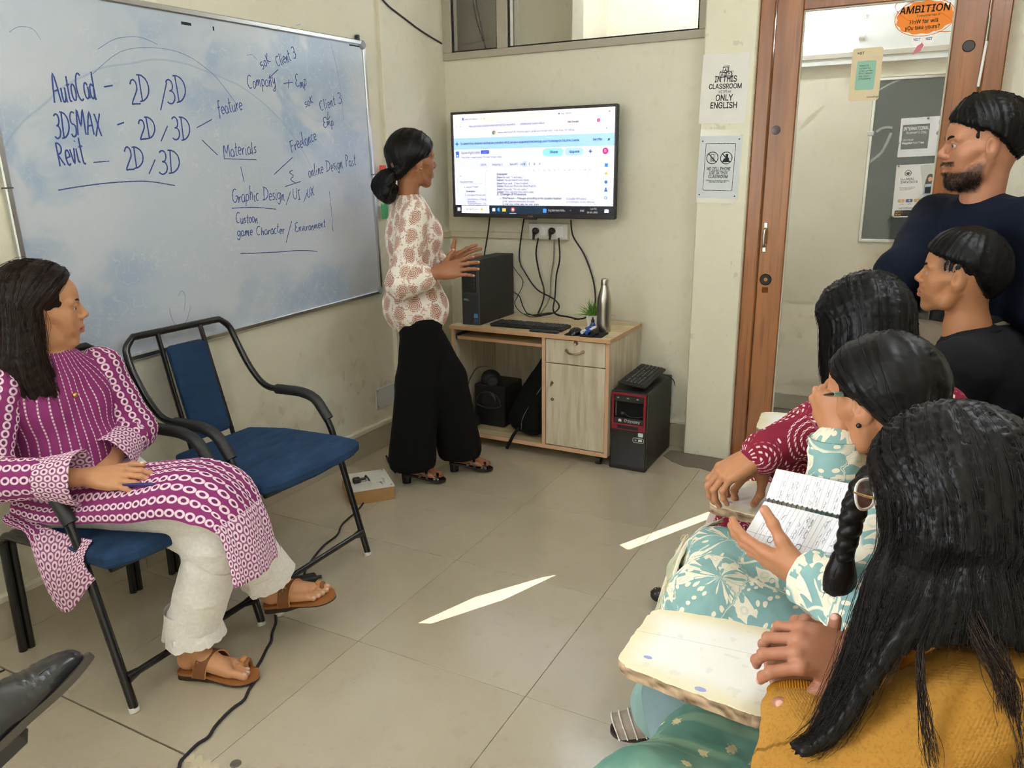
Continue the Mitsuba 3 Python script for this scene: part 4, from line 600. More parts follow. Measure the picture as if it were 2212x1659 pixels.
# ---- phone, mouse pad, mouse, marker stand, ink bottle, plant, steel bottle
o = onp(1143, 716, 2, DT); pm = frame(np.array([o[0], o[1] - 0.004, DT]), [1, 0.02, 0]); k = thing('mobile_phone', 'black mobile phone lying at the front edge of the desk', 'phone')
part(k, 'body', mv(bx(0, 0, 0, 0.158, 0.04, 0.009, 0.004), pm), 'satin', '17181a', smooth=False); part(k, 'screen', mv(bx(0.004, 0.003, 0.0088, 0.154, 0.037, 0.0095, 0.0003), pm), 'gloss', '2a3038', smooth=False)
o = onp(1275, 716, 2, DT)
pad = thing('mouse_pad', 'thin black mouse pad at the right end of the desk', 'mouse pad'); pm = frame(np.array([0.535, 2.352, DT]), [0.995, 0.06, 0])
part(pad, 'cloth', mv(extr(rrect(0.195, 0.125, 0.012), 0.003), pm), 'matte', '18181b', smooth=False); part(pad, 'print', mv(extr(rrect(0.03, 0.008, 0.002, 0.13, 0.02), 0.0032), pm), 'matte', '5f5c54', smooth=False)
o = onp(1241, 718, 2, DT); ms = thing('computer_mouse', 'glossy black computer mouse on the mouse pad', 'mouse'); mm = ball((0, 0, 0), [0.031, 0.05, 0.032], 3); mm.vertices[:, 2] = np.maximum(mm.vertices[:, 2], 0); mc = np.array([0.578, 2.40, DT + 0.003])
part(ms, 'shell', mv(mm, rotz(12), mc) if False else mv(mm, t=mc), 'gloss', '101012'); part(ms, 'wheel', cyl(mc + [-0.004, -0.026, 0.026], mc + [0.004, -0.026, 0.026], 0.007, 14), 'satin', '2e2e30')
sd = thing('marker_stand', 'small black stand holding two markers on the mouse pad', 'stand'); mc = np.array([0.655, 2.395, DT + 0.003])
part(sd, 'base', cat([bx(mc[0] - 0.035, mc[1] - 0.045, mc[2], mc[0] + 0.03, mc[1] + 0.04, mc[2] + 0.012, 0.003), bx(mc[0] + 0.022, mc[1] - 0.045, mc[2], mc[0] + 0.034, mc[1] + 0.045, mc[2] + 0.034, 0.004), bx(mc[0] - 0.038, mc[1] + 0.028, mc[2], mc[0] + 0.03, mc[1] + 0.045, mc[2] + 0.03, 0.004)]), 'satin', '141416', smooth=False)
for dx, c1, c2, lab in ((-0.014, '2c4fa0', 'cfd6e4', 'blue-capped whiteboard marker lying in the black stand'), (0.010, 'e9ebee', '2c4fa0', 'white whiteboard marker lying in the black stand')):
    q = thing('marker', lab, 'marker'); A, B_ = mc + [dx - 0.006, -0.05, 0.021], mc + [dx + 0.006, 0.03, 0.034]; part(q, 'barrel', cyl(A + (B_ - A) * 0.35, B_, 0.0085, 16), 'satin', c1); part(q, 'cap', cyl(A, A + (B_ - A) * 0.36, 0.0092, 16), 'satin', c2)
o = onp(1296, 703, 2, DT); ib = thing('ink_bottle', 'small blue ink bottle with black nozzle in front of the plant', 'bottle'); oc = np.array([0.622, 2.52, DT])
part(ib, 'body', lathe([(0, 0), (0.013, 0), (0.0135, 0.003), (0.0135, 0.032), (0.008, 0.04), (0.007, 0.045)], 20, oc), 'gloss', '2f4d8f'); part(ib, 'label_band', lathe([(0.0139, 0.006), (0.0139, 0.024)], 20, oc), 'satin', 'd9dce4', smooth=True); part(ib, 'cap', lathe([(0.0085, 0.043), (0.0085, 0.055), (0.004, 0.064), (0.003, 0.07), (0, 0.071)], 16, oc), 'satin', '111114')
pl = thing('potted_plant', 'small green artificial grass plant in a white pot on the desk', 'plant'); pc_ = np.array([0.588, 2.62, DT])
pv = man(bx(-0.033, -0.033, 0, 0.033, 0.033, 0.062, 0.004)); pot = bx(-0.033, -0.033, 0, 0.033, 0.033, 0.062, 0.004); pot.vertices[:, :2] *= (0.78 + 0.22 * pot.vertices[:, 2:3] / 0.062); part(pl, 'pot', mv(pot, t=pc_), 'satin', 'e9e9e6', smooth=False)
r = np.random.default_rng(3); blades, bcol = [], []
for i in range(150):
    az, el, ln = r.uniform(0, 6.283), r.uniform(0.25, 1.45), r.uniform(0.06, 0.112); d = np.array([math.cos(az) * math.cos(el), math.sin(az) * math.cos(el), math.sin(el)]); s = pc_ + [r.uniform(-.018, .018), r.uniform(-.018, .018), 0.058]
    P = np.array([s + d * ln * t + np.array([0, 0, -0.028 * t * t * math.cos(el)]) for t in np.linspace(0, 1, 5)]); m = tube(P, 0.0024 * (1.05 - np.linspace(0, 1, 5) ** 1.5), 4, caps=False); blades.append(m); c = hexc(['4f7d2c', '6c9a3a', '3c6a22', '86ad4e'][i % 4]); bcol.append(np.tile(c, (len(m.vertices), 1)))
part(pl, 'leaves', cat(blades), 'satin', np.vstack(bcol), smooth=True, kind='stuff')
bt = thing('steel_bottle', 'tall brushed steel water bottle on the right corner of the desk', 'bottle'); bc = np.array([0.728, 2.52, DT])
o = onp(1325, 706, 2, DT); bc = np.array([o[0] if 0.5 < o[0] < 0.77 else 0.72, 2.52, DT])
part(bt, 'body', lathe([(0, 0), (0.030, 0), (0.035, 0.004), (0.036, 0.03), (0.0362, 0.05)] + [(0.0362 - (0.0012 if k % 2 else 0), 0.05 + 0.0035 * k) for k in range(1, 10)] + [(0.036, 0.09), (0.036, 0.14), (0.034, 0.168), (0.0275, 0.198), (0.0205, 0.222), (0.0175, 0.235), (0.0175, 0.24)], 40, bc), 'metal', 'b9b5ac', smooth=50)
part(bt, 'cap', lathe([(0.0185, 0.238), (0.019, 0.24), (0.0185, 0.262), (0.015, 0.267), (0, 0.268)], 32, bc), 'metal', 'c9c5bd', smooth=50)
# ---- things inside the open half of the desk
SB = 0.075
sw = thing('subwoofer', 'black subwoofer box inside the open half of the desk', 'speaker'); part(sw, 'cabinet', bx(-0.075, 2.50, SB, 0.115, 2.72, SB + 0.235, 0.006), 'satin', '0d0d0e', smooth=False)
part(sw, 'grille_ring', mv(tube(np.array([(0.075 * math.cos(a) * (1 + 0.12 * (math.sin(a) < 0)), 0, 0.062 * math.sin(a) if math.sin(a) > 0 else 0.03 * math.sin(a)) for a in np.linspace(0, 2 * math.pi, 41)]), 0.004, 8, caps=False), t=[0.015, 2.497, SB + 0.135]), 'gloss', '2b2b2e'); part(sw, 'cone', disc_y(0.015, 2.499, SB + 0.15, 0.05, 0.006), 'satin', '161012')
for c, lab, d in (((0.0, 2.56, SB + 0.235), 'black half-dome satellite speaker on top of the subwoofer', 0.058), ((-0.055, 2.425, SB + 0.022), 'black round satellite speaker on the shelf in front of the subwoofer', 0.055)):
    q = thing('satellite_speaker', lab, 'speaker'); mm = ball((0, 0, 0), [d, d * 0.95, d], 3); mm.vertices[:, 2] = np.maximum(mm.vertices[:, 2] * 0.95, -d * 0.35); zoff = d * 0.35 if d < 0.057 else d * 0.33; part(q, 'shell', mv(mm, t=np.array(c) + [0, 0, zoff]), 'satin', '161617')
    f_ = np.array(c) + [d * 0.55, -d * 0.70, zoff]; part(q, 'grille', cyl(f_, f_ + nrm([0.6, -0.75, 0]) * 0.012, d * 0.55, 24, d * 0.45), 'satin', '232325')
    if d < 0.057: part(q, 'foot', cyl(np.array(c) + [0, 0, -0.022], np.array(c) + [0, 0, 0.006], 0.016, 16), 'satin', '101011')
solo('speaker_cable', tube(spline([(-0.03, 2.57, SB + 0.315), (-0.08, 2.53, SB + 0.30), (-0.103, 2.47, SB + 0.22), (-0.1, 2.44, SB + 0.12), (-0.07, 2.43, SB + 0.095)], 8), 0.0028, 7), 'satin', '111', 'thin black cable looping from the top speaker to the one on the shelf', 'cable') if False else solo('speaker_cable', tube(spline([(-0.03, 2.57, SB + 0.325), (-0.08, 2.53, SB + 0.31), (-0.102, 2.47, SB + 0.22), (-0.1, 2.44, SB + 0.14), (-0.06, 2.43, SB + 0.102)], 8), 0.0028, 7), 'satin', '111112', 'thin black cable looping from the top speaker to the one on the shelf', 'cable')
bp = thing('backpack', 'black backpack leaning inside the open half of the desk', 'bag')
H = [((0.32, 2.46, SB + 0.09), 0.085), ((0.235, 2.48, SB + 0.085), 0.075), ((0.36, 2.46, SB + 0.22), 0.075), ((0.30, 2.49, SB + 0.24), 0.065), ((0.385, 2.50, SB + 0.40), 0.045), ((0.36, 2.52, SB + 0.36), 0.05)]
hb = m3.Manifold.batch_hull([man(ball(c, r_, 2)) for c, r_ in H[:4]]) + m3.Manifold.batch_hull([man(ball(c, r_, 2)) for c, r_ in H[2:]]); hb = hb.refine_to_length(0.02); hm = unman(hb); hm.vertices += 0.010 * (meshkit.fbm(hm.vertices * 14, 3)[:, None] - 0.5) * hm.vertex_normals; hm.vertices[:, 2] = np.maximum(hm.vertices[:, 2], SB + 0.0005); hm.vertices[:, 0] = np.minimum(hm.vertices[:, 0], 0.411)
part(bp, 'body', hm, 'fabric', '0c0c0d', smooth=True)
part(bp, 'piping', tube(spline([(0.395, 2.405, SB + 0.30), (0.345, 2.392, SB + 0.22), (0.29, 2.385, SB + 0.12), (0.275, 2.39, SB + 0.05)], 6), 0.003, 6), 'satin', '4a4a4a'); part(bp, 'strap', cat([bx(-0.001, -0.012, 0, 0.001, 0.012, 0.001)] if False else [tube(spline([(0.255, 2.40, SB + 0.05), (0.24, 2.37, SB + 0.02), (0.232, 2.345, SB - 0.01), (0.215, 2.335, SB - 0.05)], 6), 0.009, 6)]), 'fabric', '141415')
# ---------------------------------------------------------------- red-trimmed tower on the floor
tw = thing('computer_tower', 'black computer tower with a red front frame standing on the floor beside the desk', 'computer')
t0, t1, u0, u1, th = 0.781, 0.966, 2.385, 2.80, 0.405
part(tw, 'case', bx(t0, u0 + 0.02, 0.0, t1, u1, th, 0.004), 'satin', '151414', smooth=False)
ff = part(tw, 'front', cat([bx(t0, u0, 0.0, t1, u0 + 0.021, 0.215, 0.004), bx(t0, u0, 0.385, t1, u0 + 0.021, th, 0.004), bx(t0, u0, 0.2, t0 + 0.014, u0 + 0.021, 0.39, 0.003), bx(t1 - 0.014, u0, 0.2, t1, u0 + 0.021, 0.39, 0.003)]), 'gloss', '141313', smooth=False)
part(ff, 'red_frame', cat([bx(t0 + 0.004, u0 - 0.004, 0.385, t1 - 0.006, u0 + 0.003, 0.398, 0.002), bx(t0 + 0.004, u0 - 0.004, 0.235, t0 + 0.016, u0 + 0.003, 0.39, 0.002), bx(t1 - 0.018, u0 - 0.004, 0.235, t1 - 0.006, u0 + 0.003, 0.39, 0.002), bx(t0 + 0.004, u0 - 0.004, 0.208, t1 - 0.006, u0 + 0.003, 0.240, 0.002)]), 'gloss', '7d1626', smooth=False)
part(ff, 'drive', bx(t0 + 0.017, u0 - 0.002, 0.352, t1 - 0.019, u0 + 0.02, 0.384, 0.002), 'satin', '1d1c1c', smooth=False); part(ff, 'drive_button', cat([bx(t0 + 0.03 + 0.05 * k, u0 - 0.004, 0.369, t0 + 0.042 + 0.05 * k, u0, 0.375, 0.001) for k in range(3)]), 'satin', '8d8a84', smooth=False)
part(ff, 'open_bay', bx(t0 + 0.017, u0 + 0.012, 0.27, t1 - 0.019, u0 + 0.02, 0.352), 'matte', '050505', smooth=False); part(ff, 'bay_wiring', cat([bx(t0 + 0.02, u0 + 0.004, 0.275, t0 + 0.028, u0 + 0.013, 0.35, 0.001), bx(t0 + 0.05, u0 + 0.003, 0.285, t0 + 0.068, u0 + 0.012, 0.297, 0.002), tube(spline([(t0 + 0.07, u0 + 0.01, 0.288), (t0 + 0.1, u0 + 0.006, 0.276), (t1 - 0.025, u0 + 0.008, 0.285), (t1 - 0.024, u0 + 0.01, 0.33)], 6), 0.0016, 5)]), 'satin', '3a3430', smooth=False)
part(ff, 'name_plate', bx(t0 + 0.017, u0 - 0.002, 0.241, t1 - 0.019, u0 + 0.01, 0.27, 0.001), 'satin', '1f1e1e', smooth=False); part(ff, 'lettering', plane_text('Odyssey', 0.0145, (t0 + 0.07, u0 - 0.0032, 0.25), X0, Z0), 'matte', 'd6d3cf', smooth=False)
part(ff, 'emblem', cat([disc_y(t0 + 0.048, u0 - 0.0024, 0.256, 0.008, 0.001), bx(t0 + 0.038, u0 - 0.0034, 0.2485, t0 + 0.058, u0 - 0.0024, 0.252, 0.0004)]), 'matte', 'cfccc8'); part(ff, 'port_cover', bx(t0 + 0.037, u0 - 0.006, 0.214, t1 - 0.042, u0, 0.233, 0.002), 'satin', '161515', smooth=False)
part(ff, 'sticker', bx(t1 - 0.042, u0 - 0.0014, 0.182, t1 - 0.016, u0, 0.202, 0.0004), 'satin', 'd3dade', smooth=False)
part(ff, 'power_panel', cat([mv(extr(ring(rrect(0.058, 0.026, 0.008), 0.003), 0.004), trimesh.transformations.rotation_matrix(math.pi / 2, [1, 0, 0]), [t1 - 0.068, u0, 0.150])]), 'metal', 'b8b4aa', smooth=False); part(ff, 'power_button', bx(t1 - 0.04, u0 - 0.003, 0.157, t1 - 0.02, u0, 0.169, 0.001), 'satin', 'dcdad2', smooth=False); part(ff, 'power_button', bx(t1 - 0.058, u0 - 0.003, 0.158, t1 - 0.048, u0, 0.168, 0.001), 'satin', '8d8a84', smooth=False)
part(tw, 'plinth', bx(t0 - 0.003, u0 - 0.006, 0.0, t1 + 0.003, u0 + 0.03, 0.022, 0.005), 'satin', '121111', smooth=False)
MM = frame(np.array([t0 + 0.165, u0 + 0.015, th + 0.016]), [-0.02, 1, 0.02], [0.10, 0, 1]); keyboard('keyboard', 'old black keyboard lying on top of the floor-standing tower', 0.37, 0.14, MM, 16)
solo('keyboard_cable', tube(spline([(0.82, 2.67, th + 0.052), (0.88, 2.665, th + 0.042), (0.95, 2.68, th + 0.03), (0.99, 2.72, th + 0.0), (1.0, 2.74, th - 0.04)], 8), 0.0022, 6), 'satin', '141414', 'thin black cable draped over the keyboard and the back of the tower', 'cable')
# ---------------------------------------------------------------- extension board on the floor
eb = thing('extension_board', 'wooden extension board with scribbled white top on the floor by the wall', 'extension board')
A, B_, C_ = onp(722, 1025, 2, .07), onp(755, 1062, 2, .07), onp(852, 1047, 2, .07); X_ = nrm((C_ - B_) * [1, 1, 0]); ew, ed = 0.215, 0.235; Me = frame(np.array([B_[0], B_[1], 0.0]), X_)
ew = np.linalg.norm((C_ - B_)[:2]); ed = np.linalg.norm((A - B_)[:2]) * 0.92
part(eb, 'case', mv(bx(0, 0, 0, ew, ed, 0.062, 0.002), Me), 'satin', 'a07c4e', smooth=False); part(eb, 'top_plate', mv(bx(-0.002, -0.002, 0.062, ew + 0.002, ed + 0.002, 0.068, 0.001), Me), 'satin', 'd6d3cb', smooth=False)
for x in (0.06, 0.14): part(eb, 'socket', mv(bx(x - 0.028, 0.07, 0.068, x + 0.028, 0.15, 0.073, 0.002), Me), 'satin', 'cfccc2', smooth=False)
r = np.random.default_rng(5); part(eb, 'scribble', cat([mv(tube(spline(np.column_stack([r.uniform(0.01, ew - .01) + r.normal(0, .012, 5), r.uniform(0.02, ed - .02) + r.normal(0, .012, 5), np.full(5, 0.0683)]), 5), 0.0007, 4), Me) for _ in range(14)]), 'matte', '4a4743', smooth=False)
for x, y in ((0.012, 0.012), (ew - 0.012, 0.012), (0.012, ed - 0.012), (ew - 0.012, ed - 0.012)): part(eb, 'screw', mv(ball((x, y, 0.0685), [0.004, 0.004, 0.0015], 1), Me), 'metal', '5e5a52')
pg = thing('plug', 'black plug in the extension board on the floor', 'plug'); part(pg, 'body', mv(cat([bx(0.03, 0.065, 0.073, 0.066, 0.098, 0.098, 0.006), cyl((0.064, 0.08, 0.088), (0.09, 0.08, 0.09), 0.006, 12)]), Me), 'satin', '151515', smooth=False)
e0 = (Me @ np.array([0.088, 0.08, 0.09, 1]))[:3]
solo('extension_cable', tube(spline([e0, onp(790, 1028, 2, 0.09), onp(800, 1042, 2, 0.06), onp(800, 1060, 2, 0.02), onp(788, 1082, 2, 0.0045), onp(771, 1104, 2, 0.0045), onp(740, 1132, 2, 0.0045), onp(728, 1156, 2, 0.0045), onp(700, 1178, 2, 0.0045), onp(675, 1208, 2, 0.0045), onp(662, 1228, 2, 0.006), onp(657, 1240, 2, 0.02)], 8), 0.0042, 8), 'satin', '17151a', 'black cable from the extension board across the floor to the adapter', 'cable')
solo('extension_cord', tube(spline([onp(835, 985, 2, 0.01), onp(840, 998, 2, 0.02), onp(850, 1008, 2, 0.03), onp(856, 1015, 2, 0.03), onp(853, 1020, 2, 0.02), onp(848, 1004, 2, 0.01), onp(868, 994, 2, 0.008), onp(905, 978, 2, 0.006)], 8), 0.005, 8), 'satin', '1a181c', 'thick black twisted cord behind the extension board', 'cable')
ad = thing('power_adapter', 'black power adapter on the floor behind the crossed foot', 'adapter'); Ma = frame(onp(655, 1262, 2, 0.0), [0.6, 0.8, 0]); part(ad, 'body', mv(bx(-0.05, -0.022, 0.0, 0.05, 0.022, 0.03, 0.006), Ma), 'satin', '141414', smooth=False); part(ad, 'strain_relief', mv(cyl((0.048, 0, 0.015), (0.068, 0, 0.015), 0.006, 10), Ma), 'satin', '141414')
P = [(600, 1322), (594, 1345), (590, 1368), (584, 1385), (578, 1402), (563, 1425), (556, 1445), (550, 1468), (540, 1490), (525, 1512), (505, 1530), (478, 1552), (465, 1572), (448, 1592), (428, 1608), (402, 1630), (392, 1645), (384, 1660), (372, 1675)]
solo('floor_cable', tube(spline([onp(648, 1272, 2, 0.02), onp(625, 1297, 2, 0.006)] + [onp(a + 2 * ((i % 2) * 2 - 1), b, 2, 0.0046) for i, (a, b) in enumerate(P)], 6), 0.0046, 8), 'satin', '17121c', 'black cable snaking over the floor beside the sandalled foot towards the camera', 'cable')
# ---------------------------------------------------------------- people: smooth bodies from blended limbs
def C(a, b, ra, rb=None, k=0.02): return ('c', np.asarray(a, float), np.asarray(b, float), ra, ra if rb is None else rb, k)
def E(c, r, R=None, k=0.02): return ('e', np.asarray(c, float), np.eye(3) if R is None else np.asarray(R, float), np.asarray(r, float), k)
def neg(p): return ('-' + p[0],) + p[1:]
def sdf(p, P):
    t = p[0][-1]
    if t == 'c':
        a, b = p[1], p[2]; ab = b - a; q = P - a; h = np.clip((q @ ab) / (ab @ ab + 1e-12), 0, 1); return np.linalg.norm(q - h[..., None] * ab, axis=-1) - (p[3] + (p[4] - p[3]) * h)
    q = (P - p[1]) @ p[2]; k0 = np.linalg.norm(q / p[3], axis=-1); k1 = np.linalg.norm(q / p[3] ** 2, axis=-1) + 1e-9; return k0 * (k0 - 1) / k1
def bounds(p):
    if p[0][-1] == 'c': r = max(p[3], p[4]); return np.minimum(p[1], p[2]) - r, np.maximum(p[1], p[2]) + r
    e = np.sqrt(((p[2] * p[3]) ** 2).sum(1)); return p[1] - e, p[1] + e
def blob(prims, h, smooth=4):
    """The surface of the smooth union of prims (and smooth differences of those marked '-'), as a closed mesh with cells of size h."""
    bb = [bounds(p) for p in prims if p[0][0] != '-']; lo = np.min([b[0] for b in bb], 0) - 3 * h; hi = np.max([b[1] for b in bb], 0) + 3 * h
    n = np.ceil((hi - lo) / h).astype(int) + 1; F = np.full(n, 1.0, np.float32)
    for p in prims:
        k = p[-1]; a, b = bounds(p); m = k + 3 * h; i0 = np.maximum(np.floor((a - m - lo) / h).astype(int), 0); i1 = np.minimum(np.ceil((b + m - lo) / h).astype(int) + 1, n)
        if (i1 <= i0).any(): continue
        ax = [lo[j] + h * np.arange(i0[j], i1[j]) for j in range(3)]; P = np.stack(np.meshgrid(*ax, indexing='ij'), -1)
        d = sdf(p, P).astype(np.float32); S = tuple(slice(i0[j], i1[j]) for j in range(3)); f = F[S]
        if p[0][0] == '-': d = -d; q = np.maximum(k - np.abs(f - d), 0) / k; F[S] = np.maximum(f, d) + q * q * k * 0.25
        else: q = np.maximum(k - np.abs(f - d), 0) / k; F[S] = np.minimum(f, d) - q * q * k * 0.25
    m = nets(F, lo, h)
    if smooth:
        v0 = m.vertices.copy(); trimesh.smoothing.filter_taubin(m, iterations=smooth); bad = ~(np.linalg.norm(m.vertices - v0, axis=1) < 1.0 * h); v = np.array(m.vertices); v[bad] = v0[bad]; m.vertices = v
    return m
def nets(F, lo, h):
    s = F < 0; c = [s[i:s.shape[0] - 1 + i, j:s.shape[1] - 1 + j, k:s.shape[2] - 1 + k] for i, j, k in np.ndindex(2, 2, 2)]; cnt = sum(x.astype(np.int8) for x in c); I = np.argwhere((cnt > 0) & (cnt < 8))
    idx = np.full(np.array(F.shape) - 1, -1, np.int64); idx[tuple(I.T)] = np.arange(len(I)); acc, num = np.zeros((len(I), 3)), np.zeros(len(I)); cor = np.array(list(np.ndindex(2, 2, 2)))
    val = np.stack([F[tuple((I + o).T)] for o in cor], 1)
    for a in range(8):
        for b in range(a + 1, 8):
            if np.abs(cor[a] - cor[b]).sum() == 1:
                x = (val[:, a] < 0) != (val[:, b] < 0); t = val[x, a] / (val[x, a] - val[x, b]); acc[x] += cor[a] + (cor[b] - cor[a]) * t[:, None]; num[x] += 1
    V = lo + h * (I + acc / num[:, None]); faces = []
    for ax in range(3):
        A = [slice(None)] * 3; B = [slice(None)] * 3; A[ax], B[ax] = slice(0, -1), slice(1, None); sa, sb = s[tuple(A)], s[tuple(B)]
        e = np.argwhere(sa != sb); u, v = (ax + 1) % 3, (ax + 2) % 3; e = e[(e[:, u] > 0) & (e[:, v] > 0) & (e[:, u] < F.shape[u] - 1) & (e[:, v] < F.shape[v] - 1)]
        du, dv = np.eye(3, dtype=int)[u], np.eye(3, dtype=int)[v]; q = np.stack([idx[tuple((e - du * i - dv * j).T)] for i, j in ((1, 1), (0, 1), (0, 0), (1, 0))], 1); inside = sa[tuple(e.T)]
        q = np.where(inside[:, None], q, q[:, ::-1]); faces.append(q)
    q = np.vstack(faces); q = q[(q >= 0).all(1)]; return TM(V, np.vstack([q[:, [0, 1, 2]], q[:, [0, 2, 3]]]))
def join(ms):
    try:
        a = [man(m) for m in ms]; u = a[0]
        for b in a[1:]: u = u + b
        r = unman(u)
        if len(r.faces) > 100: return r
    except Exception: pass
    return cat(ms)
def basis(f, up=(0, 0, 1)):
    f = nrm(f); l = nrm(np.cross(up, f)); u = np.cross(f, l); return np.stack([f, l, u], 1)       # columns: forward, left, up
def head_prims(O, R, s=1.0, male=False, tilt_jaw=0.0):
    w = lambda f, l, u: O + R @ (np.array([f, l, u]) * s); P = []; e = lambda c, r, k=.02: P.append(E(w(*c), np.array(r) * s, R, k * s)); c = lambda a, b, ra, rb=None, k=.012: P.append(C(w(*a), w(*b), ra * s, (ra if rb is None else rb) * s, k * s))
    e((-.014, 0, .036), (.096, .076, .084)); e((-.03, 0, .01), (.08, .07, .075)); e((.030, 0, -.022), (.058, .060, .076)); e((.045, 0, .045), (.046, .056, .05))
    jw = .050 if male else .043
    for sg in (1, -1):
        c((-.005, sg * .056, -.035), (.015, sg * jw, -.075), .022, .020); c((.015, sg * jw, -.073), (.058, sg * .014, -.093), .020, .017, .015); c((.052, sg * .043, -.012), (.02, sg * .062, -.005), .019, .014, .02)
        c((.079, sg * .012, .028), (.068, sg * .046, .026), .0115, .011, .012); c((.056, sg * .03, -.05), (.05, sg * .038, -.03), .021, .02, .02)
    e((.064, 0, -.094), (.019, .022, .0185), .015); e((.058, 0, -.055), (.0325, .034, .034), .015)
    c((.083, 0, .020), (.102, 0, -.013), .0085, .0095, .008); e((.103, 0, -.017), (.0115, .0125, .0105), .006)
    for sg in (1, -1): e((.094, sg * .012, -.0225), (.0105, .0075, .0078), .005)
    c((.09, 0, -.03), (.088, 0, -.045), .008, .008, .01)
    for sg in (1, -1): c((.0925, 0, -.0535), (.076, sg * .022, -.0575), .0068, .004, .004); c((.0905, 0, -.0645), (.076, sg * .020, -.0585), .0078, .0045, .004)
    for sg in (1, -1):
        P.append(neg(E(w(.0905, sg * .032, .0075), np.array((.0135, .017, .0125)) * s, R, .012 * s)))
        P.append(neg(C(w(.094, 0, -.059), w(.083, sg * .02, -.0585), .0012 * s, .001 * s, .004 * s)))
    for sg in (1, -1):
        c((.078, sg * .017, .0105), (.084, sg * .031, .0165), .0028, .0032, .004); c((.084, sg * .031, .0165), (.0735, sg * .047, .0095), .0032, .0026, .004); c((.079, sg * .019, .0005), (.0725, sg * .046, .002), .0028, .0026, .005)
        q = R @ np.stack([[.94, sg * .34, 0], [-sg * .34, .94, 0], [0, 0, 1]], 1)
        P.append(E(w(-.012, sg * .0765, -.002), np.array((.021, .009, .033)) * s, q, .006 * s)); P.append(E(w(-.005, sg * .074, -.027), np.array((.009, .006, .011)) * s, q, .006 * s)); P.append(neg(E(w(-.004, sg * .0865, .004), np.array((.0095, .006, .017)) * s, q, .007 * s)))
    return P, w
def hand_prims(O, fwd, dorsal, side, curl=(20, 35, 20), spread=6, thumb=((.6, .7, -.35), (.85, .35, -.35)), s=1.0, fingers=None):
    """A hand from the wrist O; side is +1 when the thumb lies on the left of fwd seen from the back of the hand (a right hand)."""
    x = nrm(fwd); z = nrm(np.asarray(dorsal) - x * np.dot(dorsal, x)); y = np.cross(z, x) * side; w = lambda a: O + s * (x * a[0] + y * a[1] + z * a[2]); P, nails = [], []; c = lambda a, b, ra, rb, k=.006: P.append(C(a, b, ra * s, rb * s, k * s))
    base = [(.086, .029, 0), (.091, .009, .002), (.087, -.012, .001), (.079, -.031, -.003)]; L = [(.043, .026, .022), (.048, .03, .023), (.044, .028, .023), (.034, .021, .02)]; rad = [.0099, .0101, .0095, .0084]
    for i, b in enumerate(base): c(w((.0, .016 - .011 * i, 0)), w(b), .0165, .0118, .012)
    c(w((.01, .012, -.006)), w((.045, .03, -.008)), .018, .016, .012); c(w((.02, -.02, -.006)), w((.06, -.027, -.005)), .016, .014, .012); c(w((.03, 0, -.004)), w((.075, 0, -.002)), .02, .016, .012)
    for i, (b, l) in enumerate(zip(base, L)):
        cu = curl if fingers is None or fingers[i] is None else fingers[i]; a = math.radians((1.5 - i) * spread + (cu[3] if len(cu) > 3 else 0)); p, ang = w(b), 0.0; d0 = x * math.cos(a) + y * math.sin(a)
        for j in range(3):
            ang += math.radians(cu[j]); d = d0 * math.cos(ang) - z * math.sin(ang); nz = d0 * math.sin(ang) + z * math.cos(ang); q = p + d * l[j] * s; c(p, q, rad[i] * (1 - .09 * j), rad[i] * (1 - .09 * (j + 1)), .0022 if j else .006); P.append(E(p + nz * .002 * s, np.full(3, rad[i] * 1.04 * (1 - .08 * j)) * s, None, .003 * s)); p = q
        nails.append((p + nz * rad[i] * .6 * s - d * .003 * s, nz))
    p = w((.022, .026, -.008)); dirs = [(.72, .62, -.3)] + list(thumb)
    for j, (d, l, r) in enumerate(zip(dirs, (.04, .034, .03), (.0145, .0112, .0102))):
        d = nrm(x * d[0] + y * d[1] + z * d[2]); q = p + d * l * s; c(p, q, r, r * .9, .007); p = q
    tn = nrm(np.cross(d, np.cross(z + 0.4 * y, d))); nails.append((p + tn * .007 * s, tn))
    return P, nails
def foot_prims(heel, toe, up=(0, 0, 1), side=1, s=1.0):
    """A bare foot from the ankle bone's heel point to the toes; side +1: the big toe lies to the left of heel to toe."""
    x = nrm(np.asarray(toe) - heel); z = nrm(np.asarray(up) - x * np.dot(up, x)); y = np.cross(z, x) * side; L = np.linalg.norm(np.asarray(toe) - heel); w = lambda a, b, c: np.asarray(heel) + x * a * L + y * b + z * c; P, nails = [], []
    P += [E(w(.10, 0, .026), np.array((.032, .028, .028)) * s, np.stack([x, y, z], 1), .02), C(w(.1, 0, .03), w(.17, 0, .085), .028 * s, .033 * s, .02), C(w(.2, 0, .06), w(.62, .008, .024), .030 * s, .02 * s, .02), C(w(.15, -.012, .022), w(.68, -.022, .014), .022 * s, .015 * s, .015), C(w(.35, .012, .03), w(.72, .024, .016), .024 * s, .017 * s, .015)]
    for i, (b, ln, r) in enumerate(((.026, .96, .0125), (.009, .97, .0085), (-.006, .93, .0082), (-.019, .88, .008), (-.031, .82, .0078))):
        a0, a1 = w(.70 - .02 * i, b * .92, .013), w(ln - .03, b, .0095); P += [C(a0, (a0 + a1) / 2 + z * .003, r * s, r * s, .005), C((a0 + a1) / 2 + z * .003, a1, r * s, r * .92 * s, .004)]; nails.append((a1 + z * r * .75 * s + x * .002, z))
    return P, nails, w
